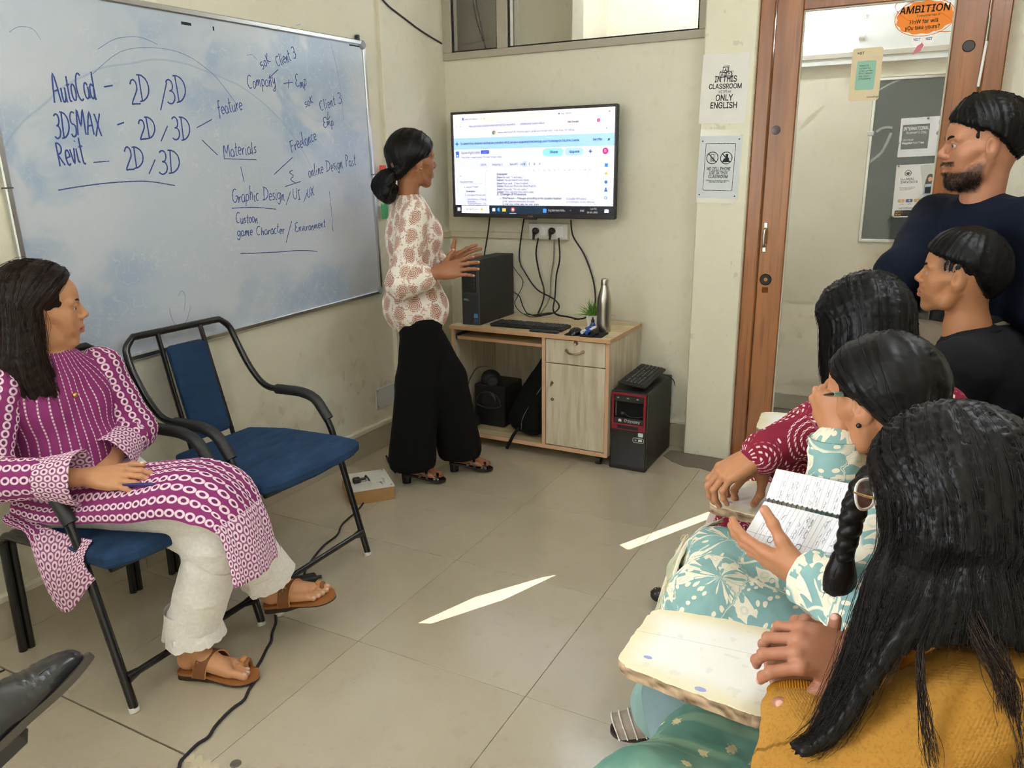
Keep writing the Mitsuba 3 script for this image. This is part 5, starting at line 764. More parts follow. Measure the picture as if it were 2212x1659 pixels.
def paint(m, base, spots=(), var=0.06, seed=0):
    """Vertex colours: base with slight blotches, and spots (centre, radius, colour, softness, direction or None)."""
    v = m.vertices; c = hexc(base) * (1 + var * 2 * (meshkit.fbm(v * 40 + seed, 3)[:, None] - .5)); nn = None
    for s in spots:
        cen, r, col, soft = s[:4]; t = np.clip((r + soft - np.linalg.norm(v - cen, axis=1)) / max(soft, 1e-6), 0, 1)
        if len(s) > 4 and s[4] is not None: nn = m.vertex_normals if nn is None else nn; t = t * np.clip((nn @ s[4] - 0.25) / 0.3, 0, 1)
        c = c * (1 - t[:, None]) + hexc(col) * t[:, None]
    return c
def paint_cap(c, v, a, b, r, col, soft):
    d = sdf(C(a, b, r), v); t = np.clip(1 - d / soft, 0, 1)[:, None]; return c * (1 - t) + hexc(col) * t
def eyes(person, w, R, s=1.0, iris='2a1a10', look=(1, 0, 0), white='a89c92'):
    for sg in (1, -1):
        o = w(.0715, sg * .032, .0068); m = ball(o, .0121 * s, 4); d = nrm(R @ np.array(look)); k = (m.vertices - o) @ d / (.0121 * s); col = np.where((k > .90)[:, None], hexc(iris), hexc(white)); col = np.where((k > .972)[:, None], hexc('050404'), col); part(person, 'eye', m, 'gloss', col, smooth=True)
def brows(person, w, s=1.0, col='1a120e', thick=.0034, wide=1.0):
    for sg in (1, -1):
        P = spline([w(.0905, sg * .013, .026), w(.0875, sg * .028, .0325), w(.078, sg * .043, .031), w(.067, sg * .052, .024)], 5); part(person, 'eyebrow', tube(P, thick * s * np.interp(np.linspace(0, 1, len(P)), [0, .3, 1], [.8, 1.1, .3]), 7), 'hair', col, smooth=True)
# ---- hair: guide curves, a body around them, and fine strands
def hair_mesh(guides, rad, n, seed, sr=0.0006, spread=0.012, out=None, seg=4, taper=0.5, frizz=0.003, prof=None):
    """guides: (m, k, 3) curves; n strands blended between neighbouring guides."""
    r = np.random.default_rng(seed); m, k, _ = guides.shape; g = r.integers(0, m - 1, n); t = r.random(n)[:, None, None]; P = guides[g] * (1 - t) + guides[g + 1] * t
    off = r.normal(0, 1, (n, 1, 3)); off /= np.linalg.norm(off, axis=2, keepdims=True); grow = np.linspace(.35, 1, k)[None, :, None]
    P = P + off * (prof * (.82 + .40 * r.random((n, 1, 1))) + spread * .25 * r.random((n, 1, 1)) * grow if prof is not None else spread * r.random((n, 1, 1)) ** .5 * grow); f = r.normal(0, 1, (n, 3, 3)); ph = r.random((n, 1, 1)) * 6.28; s = np.linspace(0, 1, k)[None, :, None]
    P = P + frizz * (np.sin(7 * s + ph) * f[:, :1] + np.sin(13 * s + 2 * ph) * f[:, 1:2] * .5) * grow
    cut = 0.86 + 0.14 * r.random((n, 1)); ss = np.linspace(0, 1, k)[None] * cut * (k - 1); i = np.clip(ss.astype(int), 0, k - 2); u = (ss - i)[..., None]; a = np.arange(n)[:, None]; P = P[a, i] * (1 - u) + P[a, i + 1] * u
    T_ = np.gradient(P, axis=1); T_ /= np.linalg.norm(T_, axis=2, keepdims=True) + 1e-9; ref = np.where(np.abs(T_[..., 2:]) > .9, [1.0, 0, 0], [0, 0, 1.0]); U = np.cross(T_, ref); U /= np.linalg.norm(U, axis=2, keepdims=True) + 1e-9; W_ = np.cross(T_, U)
    rr = sr * (1 - taper * np.linspace(0, 1, k) ** 2)[None, :, None]; ang = np.arange(3) * 2 * np.pi / 3; V = (P[:, :, None] + rr[:, :, None] * (np.cos(ang)[None, None, :, None] * U[:, :, None] + np.sin(ang)[None, None, :, None] * W_[:, :, None])).reshape(-1, 3)
    q = lambda a, b: a * 3 + b % 3; I, J = np.meshgrid(np.arange(k - 1), np.arange(3), indexing='ij'); f1 = np.concatenate([np.stack([q(I, J), q(I, J + 1), q(I + 1, J + 1)], -1).reshape(-1, 3), np.stack([q(I, J), q(I + 1, J + 1), q(I + 1, J)], -1).reshape(-1, 3)])
    return TM(V, (f1[None] + (np.arange(n) * k * 3)[:, None, None]).reshape(-1, 3)), np.repeat(r.random(n), k * 3)
def resample(P, k):
    P = np.asarray(P, float); d = np.r_[0, np.cumsum(np.linalg.norm(np.diff(P, axis=0), axis=1))]; s = np.linspace(0, d[-1], k); return np.stack([np.interp(s, d, P[:, j]) for j in range(3)], 1)
def add_hair(person, guides, rad, n, seed, dark, light, h=0.006, k=18, extra=(), rough=0.006, name='hair', **kw):
    """One hair part: its body hugs the guides, its strands lie on and around it."""
    G_ = np.stack([resample(g, k) for g in guides]); prims = list(extra); rad = np.broadcast_to(np.asarray(rad, float), (k,))
    fine = [G_[0]]
    for a, b in zip(G_, G_[1:]):
        gap = np.linalg.norm(a - b, axis=1).max(); ns = max(1, int(gap / (rad.max() * .6)))
        for j in range(1, ns + 1): fine.append(a + (b - a) * j / ns)
    for g in fine:
        for i in range(0, k - 1): prims.append(C(g[i], g[i + 1], rad[i], rad[i + 1], .008))
    body = blob(prims, h, 6); v = body.vertices
    # grooves that run along the nearest guide
    from scipy.spatial import cKDTree
    kk = k * 4; flat_ = np.concatenate([resample(g, kk) for g in fine]); gi = np.repeat(np.arange(len(fine)), kk); tt = np.tile(np.linspace(0, 1, kk), len(fine)); _, j = cKDTree(flat_).query(v, 8); wgt = 1.0 / (np.linalg.norm(flat_[j] - v[:, None], axis=2) + 1e-4); wgt /= wgt.sum(1, keepdims=True); u = (gi[j] * wgt).sum(1); tpar = (tt[j] * wgt).sum(1)
    grv = meshkit.fbm(np.stack([u * 1.9, tpar * .8, u * 0 + seed], 1), 3) - .5; v += body.vertex_normals * (rough * 2 * grv)[:, None]
    tone = np.clip(.5 + 1.6 * grv, 0, 1)[:, None]; col = hexc(dark) * (1 - tone) + hexc(light) * tone * .45
    st, sv = hair_mesh(G_, rad, n, seed + 1, prof=rad[None, :, None], **kw); cs = hexc(dark) * (1 - sv[:, None]) + hexc(light) * sv[:, None]
    return part(person, name, cat([body, st]), 'hair', np.vstack([col, cs]), smooth=True)
# ---- cloth: a blended volume with folds, uv from the limb it follows
def cloth(person, name, prims, h, mat, col=None, bones=None, fold=0.006, seed=0, freq=11, stretch=None, label=None, smooth=5, uvz=None, cut=None, bumpy=0.0015, shift=None):
    m = blob(prims, h, smooth); v = m.vertices; n = np.array(m.vertex_normals)
    if cut is not None:
        keep = cut(v); m.update_faces(keep[m.faces].all(1)); m.remove_unreferenced_vertices(); v = m.vertices; n = np.array(m.vertex_normals)
    q = v * freq if stretch is None else v * freq * np.asarray(stretch); rid = meshkit.fbm(q + seed * 7.3, 3); fo = 1 - np.abs(2 * rid - 1) * 2; fo2 = meshkit.fbm(v * 45 + seed, 2) - .5
    amp = fold if np.isscalar(fold) else fold(v); m.vertices = v + n * (amp * fo * .7 + bumpy * fo2)[:, None]
    uv = None
    if bones is not None:
        v = m.vertices; best, uv = np.full(len(v), 1e9), np.zeros((len(v), 2))
        for a, b, r, ref, v0 in bones:
            a, b = np.asarray(a, float), np.asarray(b, float); L = np.linalg.norm(b - a); d = (b - a) / L; t = (v - a) @ d; tc = np.clip(t, -.05 * L, 1.05 * L); dist = np.linalg.norm(v - a - tc[:, None] * d, axis=1) / r; x = nrm(np.asarray(ref) - d * np.dot(ref, d)); y = np.cross(d, x); an = np.arctan2((v - a) @ y, (v - a) @ x)
            s = dist < best; best[s] = dist[s]; uv[s, 0] = an[s] * r; uv[s, 1] = v0 + t[s]
        if uvz is not None: uv = uvz(uv, m.vertices)
    key = part(person, name, m, mat, col if mat in GENERIC else None, smooth=True, label=label, **({'uv': uv} if mat not in GENERIC else {})); return key, m
def limb(a, b, c, ra, rb, rc, k=.02): return [C(a, b, ra, rb, k), C(b, c, rb * .97, rc, k)]
def loft(sections, n=36, close=True):
    """sections: (centre, axis x, axis y, rx, ry[, power]) rings joined into one skin; uv in metres."""
    rows = []
    for s in sections:
        c, x, y, rx, ry = s[:5]; a = np.linspace(-np.pi, np.pi, n + 1); pw = s[5] if len(s) > 5 else 1.0; ca, sa = np.sign(np.cos(a)) * np.abs(np.cos(a)) ** pw, np.sign(np.sin(a)) * np.abs(np.sin(a)) ** pw
        rows.append(np.asarray(c) + np.outer(ca, nrm(x)) * rx + np.outer(sa, nrm(y)) * ry)
    G_ = np.array(rows); U = np.cumsum(np.r_[np.zeros((1, len(G_[0]))), np.linalg.norm(np.diff(G_, axis=0), axis=2)], 0); mid = len(G_) // 2; W_ = np.r_[0, np.cumsum(np.linalg.norm(np.diff(G_[mid], axis=0), axis=1))]; W_ -= W_[-1] / 2
    return G_, np.stack([np.broadcast_to(W_, U.shape), U], -1)
HC, HRR = np.array([-.014, 0, .030]), np.array([.106, .088, .098])
def wrap(beta, alpha, part=0.0, n=8, theta=92, c=HC, r=HRR):
    """Head-local points from the parting (beta degrees forward of the crown) over the skull to the side at azimuth alpha, 0 forward, 90 left."""
    b, a, t = math.radians(beta), math.radians(alpha), math.radians(theta); s = np.array([math.sin(b), part / r[1], math.cos(b)]); e = np.array([math.sin(t) * math.cos(a), math.sin(t) * math.sin(a), math.cos(t)])
    q = np.linspace(0, 1, n)[:, None]; d = s * (1 - q) + e * q; d /= np.linalg.norm(d, axis=1, keepdims=True); return c + d * r
def guide(w, pts, fall=(), world=()):
    P = [w(*p) for p in pts] + [w(*p) for p in fall] + [np.asarray(p, float) for p in world]; return spline(np.array(P), 4)
def slab(G_, th=0.0016):
    """A cloth sheet (n, m, 3) as a closed thin slab; returns the mesh and which grid point each vertex is."""
    n, m = G_.shape[:2]; top = sheet(G_); N = np.array(top.vertex_normals); k = n * m; v = np.vstack([top.vertices, top.vertices - N * th]); f = [top.faces, top.faces[:, ::-1] + k]; rim = np.r_[np.arange(m), np.arange(1, n) * m + m - 1, (n - 1) * m + np.arange(m - 2, -1, -1), np.arange(n - 2, 0, -1) * m]
    a, b = rim, np.roll(rim, -1); f.append(np.stack([b, a, a + k], 1)); f.append(np.stack([b, a + k, b + k], 1)); return TM(v, np.vstack(f))
# ---------------------------------------------------------------- fabrics with print
def ring_pat(u, v, pu, pv, r, t, stag=False):
    row = dr.floor(u / pu); vv = v + dr.select(row - 2 * dr.floor(row / 2) > 0.5, 0.5 * pv, 0.0) if stag else v
    a, b = u - (row + 0.5) * pu, vv - (dr.floor(vv / pv) + 0.5) * pv; d = dr.sqrt(a * a + b * b); return smoothstep(t, t * 0.55, dr.abs(d - r)), d
def f_kurta(p, n, uv):
    z = dr.floor(uv.x / 10 + 0.5); u, v = uv.x - 10 * z, uv.y; w = fbm(p.x * 14, p.y * 14, p.z * 14)
    base = mix([0.155, 0.022, 0.098], [0.245, 0.040, 0.150], w); thread = mi.Color3f(0.74, 0.56, 0.66)
    chain, d0 = ring_pat(u, v, 0.036, 0.0235, 0.0086, 0.0036); dense, d1 = ring_pat(u, v, 0.0205, 0.0235, 0.0074, 0.0036, True)
    k = dr.floor(u / 0.031); a = u - (k + 0.5) * 0.031; dots = smoothstep(0.0034, 0.0016, dr.abs(a)) * (0.55 + 0.45 * dr.sin(v * 600)); m = dr.select(z > 1.5, dots, dr.select(z > 0.5, dense, chain))
    hole = dr.select(z > 1.5, 0.0, dr.select(z > 0.5, smoothstep(0.0055, 0.004, d1), smoothstep(0.0066, 0.0054, d0)))
    lilac = mix(base, [0.36, 0.17, 0.30], 0.35); base = dr.select(z > 0.5, dr.select(z > 1.5, base, lilac), base)
    base = mix(base, [0.10, 0.018, 0.075], hole * 0.7); return mix(base, thread, dr.clip(m, 0, 1))
scene['kurta_cloth'] = {'type': 'twosided', 'b': {'type': 'principled', 'base_color': proc(f_kurta), 'roughness': 0.9, 'specular': 0.15, 'sheen': 0.25}}
def lace(p, n, uv):
    a, d = ring_pat(uv.x, uv.y, 0.03, 0.034, 0.009, 0.004, True); b = smoothstep(0.35, 0.5, dr.abs(dr.sin(uv.x * 420 + 0.5 * dr.sin(uv.y * 90)))); return 0.3 * a + 0.3 * b * noise(uv.x * 90, uv.y * 90) + 0.15 * fbm(p.x * 90, p.y * 90, p.z * 90)
scene['white_lace'] = {'type': 'twosided', 'b': {'type': 'bumpmap', 'arbitrary': proc(lace, 1.2e-3), 'scale': 0.0022, 'b': {'type': 'principled', 'base_color': proc(lambda p, n, uv: mix([0.72, 0.69, 0.66], [0.84, 0.82, 0.79], lace(p, n, uv))), 'roughness': 0.85, 'specular': 0.2}}}
# ---------------------------------------------------------------- the seated woman in purple
W1 = thing('person', 'seated woman in a purple ring-patterned kurta and white trousers on the left', 'person')
SK1 = 'b5825f'
pel, che, nk = np.array([-.12, .24, .53]), np.array([-.19, .23, .80]), np.array([-.165, .235, .945]); H = np.array([-.168, .238, 1.074]); R1 = basis([.54, .84, -.04], [.03, -.03, 1])
shR, shL = np.array([-.17, .072, .878]), np.array([-.165, .378, .872]); elR, elL = np.array([-.115, -.035, .655]), np.array([-.075, .405, .675]); wrR, wrL = onp(203, 1030, 1, .125), onp(246, 976, 1, .30)
hipR, hipL = np.array([-.09, .16, .53]), np.array([-.09, .32, .53]); kneR, kneL = np.array([.385, .29, .555]), np.array([.37, .30, .44]); anR, anL = np.array([.315, .545, .20]), np.array([.262, .262, .10])
hp, w1 = head_prims(H, R1, 1.0)
neckp = [C(w1(-.03, 0, -.05), nk + [0, 0, -.02], .047, .052, .03), C(nk + [0, 0, -.02], che, .055, .08, .03)]
head = blob(hp + neckp[:1], .0030)
hr, nr = hand_prims(wrR, [.93, .36, .02], [-.1, -.55, .83], 1, curl=(14, 22, 14), spread=4, thumb=((.93, .36, .0), (.97, .12, -.1)), s=.93)
hl, nl = hand_prims(wrL, [.36, -.80, -.34], [.35, -.25, .9], -1, curl=(16, 46, 26), spread=6, thumb=((.8, .55, .05), (.9, .1, -.3)), s=.93)
armR, armL = blob(hr + [C(elR, wrR, .036, .0245, .015)], .0024), blob(hl + [C(elL, wrL, .036, .0245, .015)], .0024)
heelR, toeR = np.array([.295, .520, .105]), np.array([.492, .610, .135]); heelL, toeL = np.array([.235, .233, .026]), np.array([.455, .300, .022])
fR, nfR, wfR = foot_prims(heelR, toeR, [-.05, -.12, 1], 1); fL, nfL, wfL = foot_prims(heelL, toeL, [0, 0, 1], -1)
fR += [C(wfR(.17, 0, .085), anR + [-.02, -.03, .1], .034, .042, .02)]; fL += [C(wfL(.17, 0, .085), anL + [0, 0, .12], .034, .042, .02)]
footR, footL = blob(fR, .003), blob(fL, .003)
core = blob([C(pel, che, .10, .10, .05), C(shR, shL, .045, .045, .04), C(che, nk, .09, .05, .04), C(shR, elR, .04, .035), C(shL, elL, .04, .035), C(hipR, kneR, .07, .05, .03), C(hipL, kneL, .07, .05, .03), C(kneR, anR, .048, .036, .02), C(kneL, anL + [0, 0, .05], .048, .036, .02), C(elR, wrR, .032, .022), C(elL, wrL, .032, .022)], .010)
skin = cat([core, head, armR, armL, footR, footL])
col = paint(skin, SK1, [(a, .0042, 'e9ddd6', .0015, b) for a, b in nr + nl] + [(a, .005, 'b9a59a', .0015, b) for a, b in nfR + nfL], seed=1)
for sg in (1, -1):
    col = paint_cap(col, skin.vertices, w1(.0935, 0, -.0535), w1(.079, sg * .019, -.0575), .0045, '7d3a3c', .0035); col = paint_cap(col, skin.vertices, w1(.0910, 0, -.0645), w1(.079, sg * .017, -.0600), .0055, '8a4345', .0035)
part(W1, 'body', skin, 'skin', col, smooth=True); eyes(W1, w1, R1, look=(1, -.25, 0)); brows(W1, w1, col='1d1310')
ZONE = lambda k: (lambda uv, v: uv + [10.0 * k, 0])
fwd1 = np.array([1, .12, 0.0])
torso = [E(che + [.015, 0, -.02], (.105, .155, .15), None, .05), E((che + pel) / 2 + [.02, 0, -.02], (.115, .145, .16), None, .05), E(pel + [.0, 0, -.02], (.15, .18, .10), None, .05), C(shR + [0, .03, -.01], shL + [0, -.03, -.01], .055, .055, .05), E(che + [.075, -.07, .0], (.055, .06, .06), None, .05), E(che + [.075, .07, .0], (.055, .06, .06), None, .05), C(nk + [-.02, 0, -.035], nk + [-.02, 0, -.06], .075, .09, .05)]
cloth(W1, 'kurta', torso, .0065, 'kurta_cloth', bones=[(pel, nk, .155, fwd1, 0)], fold=.006, seed=2, freq=9, stretch=(1, 1, .45), uvz=ZONE(2))
for sh, el, wr, s in ((shR, elR, wrR, 3), (shL, elL, wrL, 4)):
    mid = el * .42 + wr * .58
    cloth(W1, 'sleeve', limb(sh + [0, 0, -.005], el, mid, .064, .058, .055, .03) + [E(sh, (.058, .054, .054), None, .03)], .006, 'kurta_cloth', bones=[(sh, el, .066, [.3, -.9, .2], 0), (el, mid, .06, [.3, -.8, .6], np.linalg.norm(el - sh))], fold=.007, seed=s, freq=12)
    d = nrm(wr - el); x = nrm(np.cross(d, [0, 0, 1])); y = np.cross(x, d); q0 = mid - d * .015; secs = [(q0 + d * t, x, y, r * 1.06, r) for t, r in ((0, .057), (.02, .061), (.045, .064), (.07, .070), (.095, .076), (.1, .0755), (.096, .070), (.05, .058))]
    G_, uv = loft(secs, 48); wv = .006 * np.sin(np.linspace(-np.pi, np.pi, 49) * 5 + s)[None, :, None] * np.linspace(0, 1, 8)[:, None, None]; G_ = G_ + wv * y; sc = .005 * np.abs(np.sin(np.linspace(-np.pi, np.pi, 49) * 11)); G_[4:6] += d * sc[None, :, None]
    m = sheet(G_); part(W1, 'cuff', m, 'kurta_cloth', smooth=True, uv=uv.reshape(-1, 2) + [10, 0])
# lap of the kurta: a panel laid over the crossed thigh, its border hanging below the knee
ctr = spline([(-.17, .19, .545), (-.05, .20, .545), (.08, .225, .560), (.22, .25, .582), (.33, .275, .598), (.395, .293, .575), (.438, .300, .515), (.455, .302, .44), (.460, .302, .375)], 6); nP = len(ctr); tg = np.gradient(ctr, axis=0); tg /= np.linalg.norm(tg, axis=1, keepdims=True); lat = np.array([-.23, .973, 0.0])
nor = np.cross(tg, np.broadcast_to(lat, tg.shape)); nor /= np.linalg.norm(nor, axis=1, keepdims=True); M_ = 46; rows = []
dl = np.r_[0, np.cumsum(np.linalg.norm(np.diff(ctr, axis=0), axis=1))]
for i in range(nP):
    q = i / (nP - 1); rr = np.interp(q, [0, .3, .65, .8, 1], [.06, .065, .075, .070, .072]); wd = np.interp(q, [0, .2, .5, .75, 1], [.16, .16, .135, .112, .125]); near = np.interp(q, [0, .15, .4, .62, .75, 1], [1.75, 1.72, 1.62, 1.4, 1.12, 1.0]); far = np.interp(q, [0, .5, .75, 1], [1.25, 1.25, 1.15, 1.0]); drop = np.interp(q, [0, .3, .62, .8, 1], [.0, .02, .055, .03, 0])
    v = np.linspace(-near, far, M_); row = ctr[i] + np.outer(np.sin(v) * wd, lat) + np.outer(np.cos(v) * rr, nor[i]) - np.outer(np.clip(-v - 1.0, 0, 1), [0, 0, drop * 1.5]); rows.append(row)
G_ = np.array(rows); G_[-1] += np.outer(.006 * np.abs(np.sin(np.linspace(0, np.pi * 14, M_))), [0, 0, -1.0]); N_ = np.array(sheet(G_).vertex_normals).reshape(G_.shape); fo = meshkit.fbm(np.stack([np.broadcast_to(dl[:, None], G_.shape[:2]) * 5, np.broadcast_to(np.linspace(0, 6, M_), G_.shape[:2]), np.zeros(G_.shape[:2])], -1), 3) - .5; G_ = G_ + N_ * (.022 * fo)[..., None]
acr = np.r_[0, np.cumsum(np.linalg.norm(np.diff(G_[nP // 2], axis=0), axis=1))]; UV = np.stack([np.broadcast_to(acr, G_.shape[:2]), np.broadcast_to(dl[:, None], G_.shape[:2])], -1); hem0 = dl[-1] - .155
ib = int(np.searchsorted(dl, hem0)); mm = slab(G_[:ib + 1]); part(W1, 'kurta_skirt', mm, 'kurta_cloth', smooth=True, uv=np.tile(UV[:ib + 1].reshape(-1, 2), (2, 1)))
mm = slab(G_[ib:] + N_[ib:] * .0015); part(W1, 'skirt_border', mm, 'kurta_cloth', smooth=True, uv=np.tile(UV[ib:].reshape(-1, 2), (2, 1)) + [10, 0])
part(W1, 'border_braid', cat([tube(G_[ib] + N_[ib] * .003, .004, 6), tube(G_[-2] + N_[-2] * .003, .0035, 6)]), 'fabric', 'd9b9cf')
# the back panel of the kurta, hanging over the near side of the seat
b0 = [np.array([-.20, .085, .505]), np.array([-.06, .062, .500]), np.array([.07, .058, .497]), np.array([.16, .07, .495])]; top = spline(b0, 8); low = spline([(-.20, .052, .475), (-.05, .030, .46), (.055, .012, .275), (.19, .040, .40)], 8); t = np.linspace(0, 1, 14)[:, None, None]; out = np.array([0, -.035, .012]); G_ = top[None] * (1 - t) + low[None] * t + out * np.sin(np.pi * np.clip(t, 0, 1)) * .8; G_ += (.008 * np.sin(np.linspace(0, 16, len(top)))[None, :, None] * t) * np.array([.3, -1, 0]); L1 = np.linspace(0, .36, len(top)); UV = np.stack([np.broadcast_to(L1, G_.shape[:2]), np.broadcast_to(np.linspace(0, .18, 14)[:, None], G_.shape[:2])], -1)
cutc = len(top) * 5 // 12; mm = slab(G_[:, :cutc + 1]); part(W1, 'kurta_back_panel', mm, 'kurta_cloth', smooth=True, uv=np.tile(UV[:, :cutc + 1].reshape(-1, 2)[:, ::-1], (2, 1))); mm = slab(G_[:, cutc:]); part(W1, 'kurta_back_panel', mm, 'kurta_cloth', smooth=True, uv=np.tile(UV[:, cutc:].reshape(-1, 2), (2, 1)) + [10, 0])
# trousers of white embroidered cotton
bn = [(hipR, kneR, .08, [0, 0, 1], 0), (kneR, anR, .07, [1, 0, 0], .5), (hipL, kneL, .08, [0, 0, 1], 0), (kneL, anL, .07, [1, -.3, 0], .5)]
hemL, hemR = np.array([.275, .255, .165]), np.array([.345, .475, .265])
cloth(W1, 'trousers', [C(hipR, kneR, .095, .078, .03), C(hipL, kneL, .095, .078, .03), C(kneL, hemL, .075, .074, .02), C(kneR, hemR, .072, .072, .02), E(pel + [0, 0, -.03], (.14, .17, .085), None, .04)], .006, 'white_lace', bones=bn, fold=.008, seed=6, freq=9)
for hm_, d, s in ((hemL, nrm([-.02, .02, -1]), 1), (hemR, nrm([-.10, .26, -.55]), 2)):
    x = nrm(np.cross(d, [0, 1, .1])); y = np.cross(d, x); secs = [(hm_ + d * t, x, y, r, r) for t, r in ((-.06, .073), (-.02, .077), (.01, .083), (.035, .088), (.036, .084), (.0, .075))]; G_, uv = loft(secs, 60); a = np.linspace(-np.pi, np.pi, 61); G_ = G_ + ((.007 * np.sin(5 * a + s) + .004 * np.sin(11 * a))[None, :, None] * np.linspace(0, 1.3, 6)[:, None, None]) * y; G_[3:5] += d * (.007 * np.abs(np.sin(a * 9)))[None, :, None]; part(W1, 'trouser_hem', sheet(G_), 'white_lace', smooth=True, uv=uv.reshape(-1, 2))
# buttons, tassels, ring, earring, anklet
for c, px in (((130, 825), 0), ((177, 962), 1)):
    o = che + np.array([.125, -.005 + .01 * px, .035 - .125 * px]); part(W1, 'button', ball(o, .0085), 'metal', 'c2a765')
    r = np.random.default_rng(px); part(W1, 'tassel', cat([tube(np.array([o + [.004, .012, -.01], o + [.008, .016, -.03], o + [.006 + r.normal(0, .004), .018 + r.normal(0, .006), -.055]]), .0012, 4) for _ in range(22)]), 'fabric', 'e6d9df', kind='stuff')
part(W1, 'finger_ring', tube(np.array([hl[7][1] * 0 + (wrL + np.array([.028, -.082, -.045])) + np.array([.0095 * math.cos(a), 0.004 * math.sin(a), .0095 * math.sin(a)]) for a in np.linspace(0, 6.29, 20)]), .0012, 6, caps=False), 'metal', 'd8b676') if False else None
part(W1, 'earring', cat([ball(w1(-.006, -.085, -.034 - .009 * k), .0045) for k in range(3)]), 'metal', 'd3b779')
part(W1, 'anklet', tube(np.array([wfR(.175, 0, .105) + .0385 * (np.cos(a) * np.array([.9, .1, .3]) + np.sin(a) * np.array([-.1, .95, .1])) for a in np.linspace(0, 6.283, 30)]), .0012, 5, caps=False), 'satin', '4a2a1a')
# sandals
def sandal(person, wf, L, side, label):
    sp = [(-.02, 0), (.0, .03), (.12, .034), (.35, .030), (.6, .040), (.8, .045), (.95, .036), (1.05, .012), (1.05, -.012), (.95, -.034), (.8, -.042), (.6, -.038), (.35, -.032), (.12, -.034), (.0, -.03)]; pl = spline(np.array([(a, b, 0) for a, b in sp]), 4, closed=True)
    def layer(z0, z1, k): top = np.array([wf(a, b * k, z1(a)) for a, b, _ in pl]); bot = np.array([wf(a, b * k, z0(a)) for a, b, _ in pl]); n = len(pl); i = np.arange(n); j = (i + 1) % n; v = np.vstack([top, bot, top.mean(0), bot.mean(0)]); return TM(v, np.vstack([np.stack([i, j, j + n], 1), np.stack([i, j + n, i + n], 1), np.stack([i * 0 + 2 * n, j, i], 1), np.stack([i * 0 + 2 * n + 1, i + n, j + n], 1)])[:, ::-1])
    k = thing('sandal', label, 'sandal'); heelz = lambda a: -.028 if a < .35 else -.028 + .013 * min((a - .35) / .2, 1)
    part(k, 'sole', layer(heelz, lambda a: -.009, 1.0), 'satin', '2a1d14'); part(k, 'footbed', layer(lambda a: -.010, lambda a: -.001 + .004 * (a > .95), 1.03), 'satin', '8a5730')
    def strap(a0, a1, hgt, wdt, c, nm, lab=None):
        a = np.linspace(-.15, np.pi + .15, 22); rows = [[wf(a0 + (a1 - a0) * i / 21 + off, .043 * np.cos(t) * side * -1, hgt * np.sin(t) ** .8 - .004 if np.sin(t) > 0 else -.004) for i, t in enumerate(a)] for off in np.linspace(-wdt, wdt, 6)]; part(k, nm, slab(np.array(rows), .003), 'satin', c, label=lab)
        part(k, nm + '_edging', cat([tube(np.array(rows[0]), .0022, 6), tube(np.array(rows[-1]), .0022, 6)]), 'satin', 'b98452'); return rows
    rw = strap(.33, .50, .066, .085, '6b4023', 'instep_strap'); mid = rw[2]; part(k, 'bead', cat([ball(np.array(rw[1 + i % 3][j]) + wf(0, 0, .001) - wf(0, 0, 0), .0028, 1) for i, j in enumerate((5, 6, 7, 8, 9, 10, 12))]), 'satin', 'd9c3a8', kind='stuff')
    t0 = [wf(.86, side * .040, -.002), wf(.865, side * .036, .018), wf(.865, side * .026, .027), wf(.87, side * .012, .02), wf(.875, side * .008, -.002)]; part(k, 'toe_loop', tube(spline(t0, 6), .0065, 8), 'satin', '7c4c2a'); part(k, 'toe_medallion', cat([ball(wf(.80, side * .030, .024), .012), ball(wf(.80, side * .030, .035), .004)]), 'satin', 'a87344')
sandal(W1, wfR, .2, 1, 'brown leather sandal with round toe medallion on the raised crossed foot'); sandal(W1, wfL, .2, -1, 'brown leather sandal with round toe medallion on the foot on the floor')
solo('pen', tube(np.array([wrR + [.06, .01, -.02], wrR + [.12, .028, -.012], wrR + [.175, .045, -.006], wrR + [.183, .048, -.005]]), [.005, .005, .0048, .002], 10), 'gloss', '2a2668', 'dark blue pen held in the folded hands of the woman in purple', 'pen')
# hair: parted on the far side, falling in waves to the chest
gs = []
for beta, al, fall in ((44, -90, [(-.016, -.089, -.03), (-.024, -.094, -.09), (-.005, -.092, -.15), (.010, -.088, -.21)]), (38, -98, [(-.028, -.095, -.05), (-.03, -.102, -.12), (-.012, -.108, -.19), (.010, -.10, -.255)]), (28, -104, [(-.03, -.104, -.06), (-.02, -.116, -.14), (.0, -.125, -.21), (.020, -.115, -.29)]), (18, -112, [(-.055, -.105, -.06), (-.058, -.122, -.15), (-.035, -.13, -.23), (-.01, -.125, -.31)]), (4, -130, [(-.09, -.092, -.06), (-.10, -.108, -.15), (-.085, -.122, -.24), (-.055, -.125, -.30)]), (-8, -150, [(-.115, -.065, -.06), (-.13, -.075, -.15), (-.125, -.09, -.23), (-.11, -.095, -.29)]), (-15, 180, [(-.125, -.01, -.06), (-.145, -.01, -.15), (-.145, -.02, -.22), (-.14, -.03, -.28)]), (-8, 150, [(-.11, .06, -.06), (-.125, .07, -.15), (-.12, .075, -.23), (-.10, .08, -.29)]), (10, 120, [(-.06, .095, -.06), (-.06, .10, -.15), (-.045, .10, -.23), (-.02, .09, -.29)]), (28, 95, [(-.01, .095, -.06), (.02, .10, -.13), (.055, .095, -.2), (.075, .08, -.26)]), (42, 76, [(.015, .085, -.05), (.045, .085, -.12), (.078, .075, -.18), (.092, .055, -.235)])):
    gs.append(guide(w1, wrap(beta, al, .018, r=HRR * [1.05, 1.06, 1.05]), fall))
